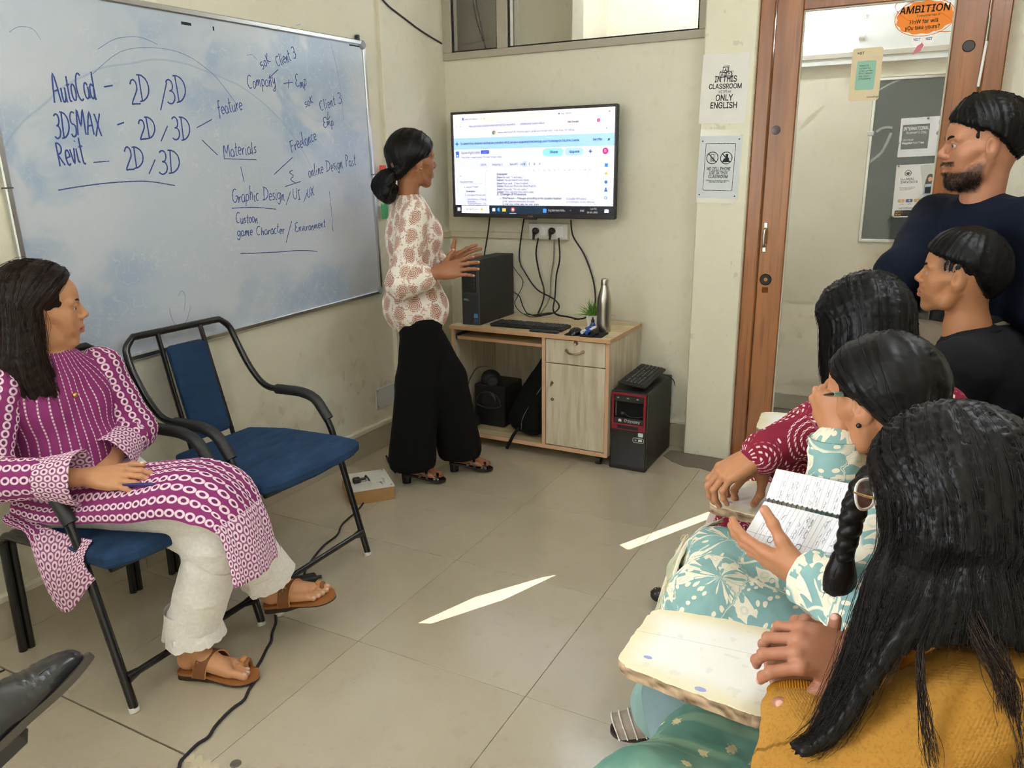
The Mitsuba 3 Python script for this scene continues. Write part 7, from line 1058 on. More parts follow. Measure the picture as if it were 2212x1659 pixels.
# ---------------------------------------------------------------- the woman in maroon
W3 = thing('person', 'seated woman in a maroon dotted kurta, her face hidden behind long black hair', 'person'); SK5 = 'a3704f'
H = at(1860, 712, 1.88); f3 = nrm([-.86, .48, -.22]); R5 = basis(f3); nk = H + [.055, -.03, -.135]; che = nk + [.045, -.02, -.15]; pel = np.array([2.09, che[1] - .02, .50]); fb = nrm([-.8, .6, 0]); lb = np.array([-.6, -.8, 0])
shR, shL = che - lb * .155 + [0, 0, .085], che + lb * .155 + [-.02, 0, .085]; elL, wrL = at(1765, 925, 1.75), at(1632, 985, 1.72); elR, wrR = shR + [-.14, .02, -.25], at(1660, 985, 1.85); h1, h2 = pel - lb * .085, pel + lb * .085; k1, k2 = h1 + fb * .43 + [0, 0, .02], h2 + fb * .43 + [0, 0, .02]; a1, a2 = k1 + [.02, 0, -.40], k2 + [0, 0, -.40]
hp, w5 = head_prims(H, R5, .97); head = blob(hp + [C(w5(-.03, 0, -.05), nk, .044, .05, .03)], .004); hl, nl = hand_prims(wrL, nrm(at(1588, 1008, 1.73) - wrL), [-.3, -.35, .9], -1, curl=(30, 40, 20), s=.93); hr, nr = hand_prims(wrR, nrm(at(1612, 990, 1.84) - wrR + [0, 0, -.02]), [-.2, -.6, .75], 1, curl=(35, 50, 20), s=.93)
skin = cat([blob(body_core(pel, che, nk, (shR, shL), (elR, elL), (wrR, wrL), (h1, h2), (k1, k2), (a1, a2)), .011), head, blob(hl + [C(elL, wrL, .032, .024, .015)], .003), blob(hr + [C(elR, wrR, .032, .024, .015)], .003)]); part(W3, 'body', skin, 'skin', paint(skin, SK5, [(a, .0042, '8a4f4a', .0015, b) for a, b in nl + nr], seed=5), smooth=True); eyes(W3, w5, R5, .97); brows(W3, w5, .97)
cloth(W3, 'kurta', [E(che, (.11, .145, .15), basis(fb), .05), E((che + pel) / 2, (.11, .13, .17), basis(fb), .05), E(pel, (.15, .165, .1), basis(fb), .05), C(shR, shL, .052, .052, .05), C(nk + [0, 0, -.05], che, .06, .1, .04), C(h1, k1 - fb * .05, .088, .075, .03), C(h2, k2 - fb * .05, .088, .075, .03), C(k2, k2 + [-.03, .02, -.22], .075, .09, .03)] + limb(shL, elL, elL * .12 + wrL * .88, .058, .055, .046, .03) + limb(shR, elR, elR * .12 + wrR * .88, .058, .055, .046, .03), .007, 'bandhani_cloth', bones=[(pel, nk, .13, fb, 0), (shL, elL, .055, [0, -.4, 1], .2), (elL, wrL, .05, [-.3, -.6, .7], .45), (shR, elR, .055, [0, 0, 1], .2), (elR, wrR, .05, [0, -.5, .8], .45), (h2, k2, .08, [0, 0, 1], 0), (k2, a2, .08, fb, .4), (h1, k1, .08, [0, 0, 1], 0)], fold=.006, seed=21, freq=12)
cloth(W3, 'dupatta', [C(k1 + [.1, -.05, .09], k2 + [.06, .04, .085], .03, .03, .03), C(k2 + [.06, .04, .085], k2 + [-.07, .05, .0], .032, .03, .03), C(k2 + [-.07, .05, .0], k2 + [-.085, .05, -.14], .03, .045, .03), C(k1 + [.1, -.05, .09], k1 + [.28, -.14, .10], .03, .04, .03)], .006, 'fabric', 'bfaaa4', fold=.010, seed=22, freq=16)
cloth(W3, 'trousers', [C(k1, a1, .065, .06), C(k2, a2, .065, .06)], .010, 'fabric', '5a1422', fold=.005, seed=23)
x_ = nrm(wrL - elL); y_ = nrm(np.cross(x_, [0, 0, 1])); z_ = np.cross(x_, y_)
for i, (o, c, m_) in enumerate(((-.012, 'cfc4b8', 'metal'), (-.004, '2a1a1a', 'satin'), (.004, '8e8078', 'metal'))): part(W3, 'bangle', tube(np.array([wrL + x_ * o + .030 * (y_ * math.cos(a) + z_ * math.sin(a)) for a in np.linspace(0, 6.2832, 28)]), .0022, 6, caps=False), m_, c)
gs = []
for b, a, fall in ((50, 58, [(.055, .075, -.04), (.060, .072, -.10), (.052, .062, -.16), (.03, .05, -.23)]), (44, 74, [(.025, .088, -.04), (.030, .090, -.11), (.026, .085, -.18), (.015, .075, -.26)]), (34, 92, [(-.01, .096, -.04), (-.012, .102, -.12), (-.012, .102, -.20), (-.012, .095, -.27)]), (20, 110, [(-.05, .096, -.04), (-.058, .104, -.12), (-.06, .106, -.2), (-.06, .10, -.26)]), (4, 132, [(-.09, .078, -.04), (-.1, .084, -.13), (-.105, .088, -.2), (-.105, .085, -.26)]), (-8, 158, [(-.112, .04, -.04), (-.122, .045, -.13), (-.13, .045, -.2), (-.13, .04, -.26)]), (-10, -170, [(-.114, -.02, -.04), (-.125, -.02, -.13), (-.13, -.02, -.2), (-.13, -.02, -.26)]), (10, -125, [(-.075, -.085, -.04), (-.08, -.09, -.13), (-.08, -.09, -.2), (-.08, -.085, -.26)]), (34, -90, [(-.01, -.095, -.04), (-.01, -.1, -.12), (-.01, -.1, -.2), (.0, -.09, -.26)]), (48, -62, [(.05, -.078, -.04), (.055, -.075, -.11), (.05, -.07, -.18), (.045, -.06, -.24)])): gs.append(guide(w5, wrap(b, a, -.02, r=HRR * 1.04), fall))
add_hair(W3, gs, np.interp(np.linspace(0, 1, 18), [0, .3, .8, 1], [.010, .013, .014, .004]), 2200, 51, '030303', '0c0909', rough=.006, frizz=.003, spread=.016, sr=.0007, extra=[E(w5(-.018, 0, .04), (.101, .083, .088), R5, .02)])
# ---------------------------------------------------------------- the woman in teal
W4 = thing('person', 'seated woman in a teal floral kurta with a braid, holding pen and notebook', 'person'); SK6 = 'a5704f'
H = at(1898, 868, 1.45); f4 = nrm([-.88, .42, -.20]); R6 = basis(f4, [-.06, .10, 1]); nk = H + [.085, -.02, -.13]; che = nk + [.055, -.01, -.15]; pel = np.array([2.12, che[1] - .01, .50]); fb = nrm([-.84, .54, 0]); lb = np.array([-.54, -.84, 0])
shR, shL = che - lb * .150 + [-.01, 0, .085], che + lb * .150 + [-.02, 0, .075]
elR, wrR = at(1800, 1085, 1.50), at(1808, 938, 1.475); elL, wrL = at(1880, 1330, 1.235), at(1748, 1248, 1.33); h1, h2 = pel - lb * .085, pel + lb * .085; k1, k2 = np.array([1.72, pel[1] + .16, .545]), np.array([1.74, pel[1] - .02, .54]); a1, a2 = np.array([1.60, pel[1] + .30, .10]), np.array([1.62, pel[1] + .12, .10])
hp, w6 = head_prims(H, R6, .96); head = blob(hp + [C(w6(-.035, 0, -.045), nk, .044, .050, .03)], .003)
hr, nr = hand_prims(wrR, nrm([-.40, .22, .88]), nrm([-.55, -.82, -.05]), 1, curl=(64, 92, 45), spread=6, thumb=((.85, .30, -.45), (.9, -.05, -.4)), s=.88)
hl, nl = hand_prims(wrL, nrm(at(1630, 1195, 1.42) - wrL), nrm([-.15, -.80, -.55]), -1, curl=(8, 14, 10), spread=5, thumb=((.62, .62, -.45), (.78, .40, -.48)), s=.98)
skin = cat([blob(body_core(pel, che, nk, (shR, shL), (elR, elL), (wrR, wrL), (h1, h2), (k1, k2), (a1, a2)), .011), head, blob(hl + [C(elL, wrL, .033, .025, .015)], .0026), blob(hr + [C(elR, wrR, .033, .025, .015)], .0026)])
part(W4, 'body', skin, 'skin', paint(skin, SK6, [(a, .0045, 'b98272', .0015, b) for a, b in nl + nr], seed=6), smooth=True); eyes(W4, w6, R6, .96); brows(W4, w6, .96); part(W4, 'earring', ball(w6(-.004, .082, -.036), .0048), 'gloss', '0b0b0d')
floral_bones = [(pel, nk, .13, fb, 0), (shR, elR, .05, [-.3, -.9, 0], 0), (elR, wrR, .05, [-.5, -.8, .1], .3), (shL, elL, .052, [-.2, -.5, .8], .15), (elL, wrL, .048, [-.2, -.6, .8], .4), (h1, k1, .09, [0, 0, 1], .1), (h2, k2, .09, [0, -.3, 1], .1), (k2, a2, .09, fb, .5), (k1, a1, .09, fb, .55)]
cloth(W4, 'kurta', [E(che, (.11, .145, .15), basis(fb), .05), E((che + pel) / 2, (.115, .135, .17), basis(fb), .05), E(pel, (.15, .17, .105), basis(fb), .05), C(shR, shL, .052, .052, .05), C(nk + [.01, 0, -.05], che, .06, .1, .04), C(h1, k1, .100, .078, .04), C(h2, k2, .100, .082, .04), C(k1, k2, .070, .075, .04), C(k2, k2 + [-.045, .05, -.17], .078, .09, .03), C(k1, k1 + [-.05, .06, -.17], .075, .09, .03)] + limb(shL, elL, elL * .12 + wrL * .88, .060, .057, .045, .03) + limb(shR, elR, elR * .2 + wrR * .8, .058, .054, .047, .02), .0065, 'floral_cloth', bones=floral_bones, fold=.009, seed=25, freq=13)
for e_, w_, t0 in ((elR, wrR, .78), (elL, wrL, .86)):
    d = nrm(w_ - e_); x = nrm(np.cross(d, [.2, .3, 1])); y = np.cross(d, x); q0 = e_ * (1 - t0) + w_ * t0; S_ = [(q0 + d * t, x, y, r, r) for t, r in ((-.02, .047), (.0, .049), (.022, .052), (.0235, .050), (.0, .042), (-.02, .035))]; G_, uv = loft(S_, 44); part(W4, 'cuff', sheet(G_), 'floral_cloth', smooth=True, uv=uv.reshape(-1, 2))
cloth(W4, 'trousers', [C(k1 + [-.03, .05, -.14], a1 + [0, 0, .05], .075, .08, .03), C(k2 + [-.03, .04, -.14], a2 + [0, 0, .05], .075, .085, .03)], .008, 'fabric', '7f9a97', fold=.006, seed=26)
# dupatta: sheer white over the shoulder, its bead-embroidered border over the knee
cloth(W4, 'dupatta', [C(nk + [.03, .10, -.02], che + fb * .115 - lb * .04, .045, .035, .03), C(che + fb * .115 - lb * .04, che + fb * .14 - lb * .03 + [0, 0, -.16], .04, .05, .03)], .006, 'fabric', 'c9beb0', fold=.010, seed=27, freq=16)
bt0, bt1 = spline([k1 + [-.02, .10, .07], k1 + [-.06, .04, .06], (k1 + k2) / 2 + [-.085, .01, .04], k2 + [-.09, .0, -.03], k2 + [-.10, .03, -.12]], 9), spline([k1 + [-.12, .14, -.02], k1 + [-.14, .10, -.08], (k1 + k2) / 2 + [-.15, .09, -.13], k2 + [-.15, .08, -.19], k2 + [-.16, .09, -.25]], 9); tt = np.linspace(0, 1, 12)[:, None, None]; G_ = bt0[None] * (1 - tt) + bt1[None] * tt; N_ = np.array(sheet(G_).vertex_normals).reshape(G_.shape); G_ = G_ + N_ * .008 * np.sin(np.arange(G_.shape[1]) * .5)[None, :, None] * tt
part(W4, 'dupatta_border', slab(G_, .002), 'fabric', 'a9ab93'); r = np.random.default_rng(28); bd = []
for _ in range(300):
    i, j = r.integers(0, 12), r.integers(0, G_.shape[1]); o = G_[i, j] + r.normal(0, .004, 3) - np.sign(N_[i, j] @ FWD) * N_[i, j] * .002; a = np.linspace(0, 6.28, 9); rr = r.uniform(.004, .009); u_, v_ = nrm(np.cross(N_[i, j], [0, 0, 1])), np.cross(N_[i, j], nrm(np.cross(N_[i, j], [0, 0, 1]))); bd.append(tube(o + rr * (np.outer(np.cos(a), u_) + np.outer(np.sin(a), v_)), .0011, 4, caps=False))
part(W4, 'bead_embroidery', cat(bd), 'satin', 'c9bf96', kind='stuff'); part(W4, 'lace_edge', cat([tube(bt0 + N_[0] * .0, .0045, 6), tube(bt1, .004, 6)]), 'fabric', 'd9d3c0')
shb = blob([C(onp(1420, 1284, 2, .035), onp(1500, 1302, 2, .04), .024, .036, .02)], .004); shb.vertices[:, 2] = np.maximum(shb.vertices[:, 2], .001); k = thing('shoe', 'black embroidered shoe with gold sequins peeping out under the teal kurta', 'shoe'); part(k, 'upper', shb, 'satin', '17120f', smooth=True); n_ = np.array(shb.vertex_normals); ii = [q for q in r.integers(0, len(shb.vertices), 160) if n_[q][2] > .1]; part(k, 'sequins', cat([ball(shb.vertices[q] + n_[q] * .001, .0028, 1) for q in ii]), 'metal', 'b39a6a', kind='stuff')
# hair drawn back from a middle parting into a braid over the near shoulder
gs = [guide(w6, wrap(b, a, 0, n=8, theta=t_, r=HRR * [1.02, 1.0, 1.0]), [(-.085, s_ * .05, -.05), (-.105, .02, -.10)]) for s_, b, a, t_ in [(1, 54, 60, 74), (1, 46, 82, 88), (1, 32, 100, 94), (1, 12, 122, 94), (1, -8, 148, 92), (-1, -12, 180, 90), (-1, -8, -148, 92), (-1, 12, -122, 94), (-1, 32, -100, 94), (-1, 46, -82, 88), (-1, 54, -60, 74)]]
add_hair(W4, gs, np.interp(np.linspace(0, 1, 18), [0, .5, 1], [.008, .011, .018]), 2600, 61, '040303', '14100d', rough=.004, frizz=.0015, spread=.010, sr=.00055, extra=[E(w6(-.016, 0, .037), (.098, .079, .087), R6, .02)])
bp = spline([w6(-.10, .02, -.09), w6(-.105, .06, -.16), at(1905, 1030, 1.24), at(1862, 1062, 1.20), at(1843, 1110, 1.20), at(1832, 1160, 1.21), at(1822, 1200, 1.22)], 10); bp = resample(bp, 60); t_, u_, v_ = frames_along(bp); br = []
for i in range(3):
    s = np.linspace(0, 1, 60); ph = s * 6 * 2 * np.pi + i * 2 * np.pi / 3; R_ = np.interp(s, [0, .5, 1], [.020, .017, .010]); P = bp + u_ * (R_ * np.cos(ph))[:, None] + v_ * (R_ * .7 * np.sin(2 * ph) * .8)[:, None]; br.append(P)
pr_ = [C(P[j], P[j + 1], *np.interp([j / 59, (j + 1) / 59], [0, .5, 1], [.019, .0165, .010]), .003) for P in br for j in range(59)]; bm = blob(pr_, .0032, 2); cb = hexc('0b0807') * (0.5 + 1.2 * meshkit.fbm(bm.vertices * 160, 2)[:, None]); part(W4, 'braid', bm, 'hair', cb, smooth=True)
part(W4, 'hair_band', blob([C(bp[-3], bp[-1] + (bp[-1] - bp[-3]) * .8, .0155, .015, .004)], .0025), 'fabric', '0e0c0d', smooth=True); e_ = bp[-1]; gs = [spline([e_ + [.0, 0, .0], e_ + [dx * .5, dy * .5, -.025], e_ + [dx, dy, -.062]], 6) for dx, dy in ((-.018, -.008), (-.006, -.016), (.008, -.014), (.016, 0), (.006, .012), (-.012, .010), (-.018, -.008))]
add_hair(W4, gs, np.interp(np.linspace(0, 1, 12), [0, .6, 1], [.010, .010, .004]), 420, 63, '080606', '1f1612', k=12, name='hair_tuft', rough=.003, frizz=.004, spread=.012, sr=.0005)
pn = thing('pen', 'pale green ballpoint pen held at the mouth of the woman in teal', 'pen'); pa, pb_ = at(1778, 853, 1.415), at(1835, 851, 1.45); part(pn, 'barrel', tube(np.array([pa + (pb_ - pa) * .35, pb_]), .0052, 12), 'satin', '9fc0ae'); part(pn, 'tip', tube(np.array([pa, pa + (pb_ - pa) * .12, pa + (pb_ - pa) * .37]), [.001, .0026, .0048], 12), 'metal', 'a8a49a')
# notebook: spiral bound, ruled, with handwriting
nbk = thing('notebook', 'open spiral-bound ruled notebook with handwriting held by the woman in teal', 'notebook')
c0, c1, c2 = at(1600, 1165, 1.44), at(1880, 1245, 1.27), at(1608, 1068, 1.52); nx = nrm(c1 - c0); ny_ = nrm((c2 - c0) - nx * np.dot(c2 - c0, nx)); nz = np.cross(nx, ny_); NW = np.linalg.norm(c1 - c0); NH = np.linalg.norm((c2 - c0) - nx * np.dot(c2 - c0, nx)); NM = np.eye(4); NM[:3, 0], NM[:3, 1], NM[:3, 2], NM[:3, 3] = nx, ny_, nz, c0
UH = np.linalg.norm(at(1612, 1008, 1.56) - c2); tl = math.radians(20); UM = NM @ trimesh.transformations.translation_matrix([0, NH, 0]) @ trimesh.transformations.rotation_matrix(tl, [1, 0, 0])
part(nbk, 'page_stack', mv(bx(0, 0, -.010, NW, NH - .003, 0, .0015), NM), 'matte', 'd9d8da', smooth=False); part(nbk, 'cover', mv(bx(-.003, -.003, -.012, NW + .003, NH, -.0095, .001), NM), 'satin', '2a2a30', smooth=False); part(nbk, 'upper_page', mv(bx(0, .003, -.004, NW * .9, UH, 0, .001), UM), 'matte', 'dedcdb', smooth=False)
ru = [mv(bx(.012 + .0088 * i, .002, 0, .0124 + .0088 * i, NH - .006, .0003), NM) for i in range(1, int(NW / .0088) - 1)] + [mv(bx(.012 + .0088 * i, .006, 0, .0124 + .0088 * i, UH - .002, .0003), UM) for i in range(1, int(NW * .9 / .0088) - 1)]
part(nbk, 'ruled_lines', cat(ru + [mv(bx(.002, .022, 0, NW - .002, .0224, .0003), NM)]), 'matte', '77788c', smooth=False, kind='stuff')
part(nbk, 'page_edges', cat([mv(bx(.002, -.0008, -.009 + .0016 * i, NW - .002, .0, -.0086 + .0016 * i), NM) for i in range(5)]), 'matte', '8d8b90', smooth=False, kind='stuff')
for i in range(int(NW / .0095)): part(nbk, 'spiral_ring', mv(tube(np.array([(.008 + .0095 * i, NH + .004 * math.cos(a), .004 * math.sin(a)) for a in np.linspace(-.6, 3.9, 10)]), .0009, 5), NM), 'satin', '2b2b2e')
r = np.random.default_rng(71); sc = []
def scribble(M, x, y, L, vert=True):
    n = max(4, int(L / .0011)); t = np.linspace(0, L, n); a = x + .0011 * r.normal(0, 1, n) + .0009 * np.sign(r.normal(0, 1, n)); sc.append(mv(tube(np.column_stack([a, y + t, np.full(n, .0006)]), .00032, 3, caps=False), M))
for i in (2, 3, 5, 7, 9, 10, 11, 14, 15, 17, 18, 20, 22, 23):
    y = .03 + .012 * r.random(); x = .008 + .0088 * i
    while y < NH - .02 - .02 * r.random(): L = r.uniform(.008, .022); scribble(NM, x, y, min(L, NH - .01 - y)); y += L + r.uniform(.004, .012)
for i in (2, 4, 5, 7, 9, 10, 12, 14, 16, 17):
    y = .008
    while y < UH - .015: L = r.uniform(.008, .02); scribble(UM, .008 + .0088 * i, y, min(L, UH - .004 - y)); y += L + r.uniform(.004, .01)
part(nbk, 'handwriting', cat(sc), 'matte', '3c3d55', smooth=False, kind='stuff'); part(nbk, 'circled_number', cat([mv(tube(np.array([(.008 + .0088 * i + .005 * math.cos(a), .017 + .007 * math.sin(a), .0006) for a in np.linspace(0, 6.28, 16)]), .0004, 3, caps=False), NM) for i in (5, 7, 9, 11)]), 'matte', '3c3d55', smooth=False, kind='stuff')
# ---------------------------------------------------------------- the woman in mustard, nearest the camera
W5 = thing('person', 'woman in a mustard sweater with long hair and glasses nearest the camera', 'person'); SK7 = '94624a'
H = at(2050, 1082, 1.06); f5 = nrm([-.80, .56, -.26]); R7 = basis(f5, [.0, .06, 1]); nk = H + [.075, -.05, -.115]; che = nk + [.055, -.015, -.145]; pel = np.array([2.17, che[1] - .02, .48]); fb = nrm([-.90, .42, 0]); lb = np.array([-.42, -.90, 0])
shR, shL = che - lb * .155 + [-.02, 0, .085], che + lb * .150 + [-.03, -.0, .075]
wrL, elL = at(1722, 1515, 1.075), at(1745, 1720, 1.00); wrR, elR = at(1846, 1424, 1.065), at(1960, 1440, 1.13); h1, h2 = pel - lb * .085, pel + lb * .085; k1, k2 = np.array([1.84, .06, .46]), np.array([1.775, -.135, .465]); a1, a2 = np.array([1.66, .46, .10]), np.array([1.72, .30, .10])
hp, w7 = head_prims(H, R7, .97); head = blob(hp + [C(w7(-.03, 0, -.05), nk, .044, .05, .03)], .003)
hl, nl = hand_prims(wrL, nrm(at(1692, 1410, 1.115) - wrL), nrm([-.25, -.95, -.1]), -1, curl=(58, 62, 30), spread=5, thumb=((.72, .62, -.4), (.9, .30, -.35)), s=.93, fingers=[(48, 60, 30), (52, 64, 30), (56, 64, 30), (60, 60, 30)])
hr, nr = hand_prims(wrR, nrm(at(1735, 1400, 1.06) - wrR), nrm([.05, -.62, .78]), 1, curl=(38, 62, 22), spread=9, thumb=((.80, .55, -.25), (.95, .2, -.25)), s=.93, fingers=[(30, 62, 10), (36, 60, 16), (40, 62, 20), (44, 60, 22)])
aL, aR = blob(hl + [C(elL, wrL, .034, .025, .015)], .0021), blob(hr + [C(elR, wrR, .034, .025, .015)], .0021)
heB, toB = onp(1505, 1556, 2, .085), onp(1335, 1572, 2, .07); fB, nB, wfB = foot_prims(heB, toB, [0, 0, 1], 1, .95); fB += [C(wfB(.17, 0, .085), wfB(.1, 0, .09) + [.05, -.05, .16], .033, .042, .02)]
skin = cat([blob(body_core(pel, che, nk, (shR, shL), (elR, elL), (wrR, wrL), (h1, h2), (k1, k2), (a1, a2)), .011), head, aL, aR, blob(fB, .0034)])
part(W5, 'body', skin, 'skin', paint(skin, SK7, [(a, .0047, 'c59a8c', .0013, b) for a, b in nl + nr], seed=7), smooth=True); eyes(W5, w7, R7, .97); brows(W5, w7, .97)
cloth(W5, 'sweater', [E(che, (.115, .150, .15), basis(fb), .05), E((che + pel) / 2, (.125, .145, .17), basis(fb), .05), E(pel + [0, 0, .03], (.15, .175, .10), basis(fb), .05), C(shR, shL, .058, .058, .05), C(nk + [.01, 0, -.045], che, .062, .10, .04)] + limb(shL, elL, elL * .2 + wrL * .8, .066, .062, .046, .03) + limb(shR, elR, elR * .25 + wrR * .75, .064, .058, .044, .03), .006, 'mustard_knit', bones=[(pel, nk, .14, fb, 0), (shL, elL, .06, [-.4, -.8, .3], 0), (elL, wrL, .05, [-.4, -.9, 0], .3), (shR, elR, .06, [0, -.4, .8], 0), (elR, wrR, .05, [0, -.5, .9], .3)], fold=.010, seed=31, freq=13)
for e_, w_, t0 in ((elL, wrL, .78), (elR, wrR, .72)):
    d = nrm(w_ - e_); x = nrm(np.cross(d, [.3, .2, 1])); y = np.cross(d, x); q0 = e_ * (1 - t0) + w_ * t0; rows = []
    for t, r_ in ((-.012, .043), (.0, .0425), (.03, .039), (.042, .0385), (.044, .036), (.02, .032)): a = np.linspace(0, 2 * np.pi, 133); rr = r_ + .0009 * np.cos(66 * a); rows.append(q0 + d * t + np.outer(np.cos(a) * rr, x) + np.outer(np.sin(a) * rr, y))
    part(W5, 'cuff', sheet(np.array(rows)), 'fabric', 'a06a1c', label='ribbed cuff')
kb = [(h1, k1, .1, [0, 0, 1], 0), (h2, k2, .1, [0, -.2, 1], 0)]
cloth(W5, 'kurta_skirt', [C(h1, k1, .105, .085, .05), C(h2, k2, .108, .095, .05), C(k1, k2, .07, .085, .06), E((k1 + k2) / 2 + [.14, 0, -.01], (.17, .14, .085), None, .05), C(k2, k2 + [-.03, .02, -.14], .085, .095, .04), C(k2 + [0, -.0, -.02], k2 + [.20, -.07, -.12], .08, .08, .04)], .006, 'green_silk', bones=kb, fold=.010, seed=32, freq=10)
r = np.random.default_rng(33); P = spline([k2 + [-.115, .05, -.02], k2 + [-.125, .0, -.06], k2 + [-.11, -.05, -.12]], 10); part(W5, 'gold_border', cat([ball(p + r.normal(0, .006, 3), r.uniform(.002, .0045), 1) for p in P for _ in range(9)]), 'metal', 'c2aa72', kind='stuff')
cloth(W5, 'trousers', [C(k1 + [.0, .0, -.05], a1 + [.02, -.02, .17], .075, .085, .03), C(k2 + [.0, .05, -.08], a2 + [.02, -.02, .12], .075, .08, .03)], .008, 'fabric', '66797b', fold=.006, seed=34)
k = thing('shoe', 'flat shoe covered with silver beads on the foot below the near writing tablet', 'shoe'); sp = spline(np.array([(-.04, .0, 0), (.0, .034, 0), (.2, .037, 0), (.5, .038, 0), (.8, .046, 0), (1.02, .03, 0), (1.1, 0, 0), (1.02, -.03, 0), (.8, -.046, 0), (.5, -.036, 0), (.2, -.036, 0), (.0, -.033, 0)]), 4, closed=True); top = np.array([wfB(a, b, -.002) for a, b, _ in sp]); bot = np.array([wfB(a, b, -.012) for a, b, _ in sp]); n = len(top); i = np.arange(n); j = (i + 1) % n; part(k, 'sole', TM(np.vstack([top, bot, top.mean(0), bot.mean(0)]), np.vstack([np.stack([i, j + n, j], 1), np.stack([i, i + n, j + n], 1), np.stack([i * 0 + 2 * n, i, j], 1), np.stack([i * 0 + 2 * n + 1, j + n, i + n], 1)])), 'satin', '2a2320')
heel_r = np.array([[wfB(.14 - .20 * np.cos(a) * 1.0, .040 * np.sin(a), z) for a in np.linspace(-1.35, 1.35, 20)] for z in (-.002, .015, .032, .046)]); toe_r = np.array([[wfB(a0 + .05 * math.sin(t), .046 * math.cos(t) * (1 - .5 * (a0 - .7)), .036 * math.sin(t) ** .8 * (1.15 - (a0 - .7))) if math.sin(t) > 0 else wfB(a0, .046 * math.cos(t), 0) for t in np.linspace(0, math.pi, 18)] for a0 in (.68, .8, .92, 1.02)])
for nm, G_ in (('heel_counter', heel_r), ('vamp', toe_r)):
    part(k, nm, slab(G_, .003), 'satin', '8f8175'); N_ = np.array(sheet(G_).vertex_normals).reshape(G_.shape); part(k, 'beads', cat([ball(q + s_ * nq * .0018, .0024, 1) for g, ng in zip(np.array([resample(g, 34) for g in G_]), np.array([resample(g, 34) for g in N_])) for q, nq in zip(g, ng) for s_ in (1, -1)]), 'satin', 'd2cbc4', kind='stuff')
gl = thing('glasses', 'clear plastic eyeglasses with gold temple worn by the woman in mustard', 'glasses')
for sg in (1, -1):
    o = w7(.112, sg * .034, .003); u_, v_ = R7 @ np.array([-.18 * sg, 1, 0]), R7 @ np.array([0, 0, 1.0]); u_ = nrm(u_); a = np.linspace(0, 6.2832, 40); rim = o + np.outer(.026 * np.sign(np.cos(a)) * np.abs(np.cos(a)) ** .8, u_) + np.outer(.022 * np.sign(np.sin(a)) * np.abs(np.sin(a)) ** .8, v_); part(gl, 'rim', tube(rim, .0022, 8, caps=False), 'gloss', 'c9c4bb'); part(gl, 'lens', TM(np.vstack([rim[:-1], o]), [[i, (i + 1) % 39, 39] for i in range(39)]), 'clear', smooth=False)
    part(gl, 'temple', tube(spline([w7(.110, sg * .060, .010), w7(.07, sg * .076, .009), w7(.02, sg * .082, .008), w7(-.02, sg * .083, .002)], 5), .0018, 7), 'metal', 'c9a36a')
part(gl, 'bridge', tube(spline([w7(.113, .010, .010), w7(.118, 0, .013), w7(.113, -.010, .010)], 4), .0018, 7), 'metal', 'c9a36a')
br = thing('brooch', 'sparkling silver flower pin on the front edge of the mustard sweater', 'brooch'); bc = at(1812, 1540, .985); part(br, 'petals', cat([ball(bc + .007 * np.array([math.cos(a) * .3, .3 * math.cos(a), math.sin(a)]) + CAMR * .006 * math.cos(a), [.003, .003, .003], 1) for a in np.linspace(0, 6.28, 9)[:-1]] + [ball(bc, .004, 1)]), 'metal', 'f2f0f0', kind='stuff')
# her hair: middle parting, long and loose, the near side falling in front of the shoulder past the hands
gs = []
def fp(*px): return [at(a, b, t) for a, b, t in px]
F = [(52, 62, [(.035, .082, -.05)], fp((1885, 1270, .99), (1845, 1400, .96), (1800, 1500, .965), (1760, 1590, .97), (1715, 1608, .96))), (44, 76, [(.012, .092, -.05)], fp((1915, 1270, .95), (1885, 1390, .92), (1840, 1500, .935), (1790, 1590, .945), (1735, 1625, .945))), (36, 92, [(-.015, .098, -.05)], fp((1955, 1280, .93), (1920, 1360, .905), (1880, 1440, .905), (1840, 1520, .915), (1800, 1590, .925))), (24, 106, [(-.045, .098, -.05)], fp((2000, 1270, .91), (1975, 1320, .88), (1945, 1370, .875), (1925, 1410, .88))), (12, 122, [(-.08, .088, -.05)], fp((2065, 1250, .905), (2060, 1300, .875), (2050, 1345, .865), (2045, 1390, .868))), (0, 142, [(-.105, .065, -.05)], fp((2130, 1240, .915), (2140, 1290, .885), (2150, 1340, .87), (2160, 1385, .87))), (-10, 165, [(-.122, .03, -.05)], fp((2195, 1240, .94), (2220, 1300, .915), (2235, 1360, .90), (2245, 1420, .90))), (-12, -170, [(-.125, -.02, -.05), (-.15, -.02, -.15), (-.17, -.02, -.25)], []), (8, -125, [(-.085, -.085, -.05), (-.10, -.10, -.15), (-.11, -.10, -.25)], []), (30, -95, [(-.02, -.098, -.05), (-.02, -.105, -.15), (-.01, -.11, -.23)], []), (50, -64, [(.03, -.085, -.05), (.035, -.09, -.13), (.04, -.09, -.20)], [])]
for b, a, fall, wd in F: gs.append(guide(w7, wrap(b, a, -.004, n=9, r=HRR * [1.05, 1.05, 1.03]), fall, wd))
add_hair(W5, gs[:7], np.interp(np.linspace(0, 1, 22), [0, .25, .5, .75, 1], [.008, .012, .012, .008, .003]), 8500, 71, '060506', '1c1615', h=.005, k=22, rough=.005, frizz=.006, spread=.016, sr=.00045, extra=[E(w7(-.016, 0, .038), (.101, .084, .088), R7, .02)])
add_hair(W5, gs[6:], np.interp(np.linspace(0, 1, 20), [0, .4, .8, 1], [.009, .012, .011, .005]), 900, 73, '060506', '1c1615', h=.006, k=20, rough=.005, frizz=.005, spread=.016, sr=.0005)
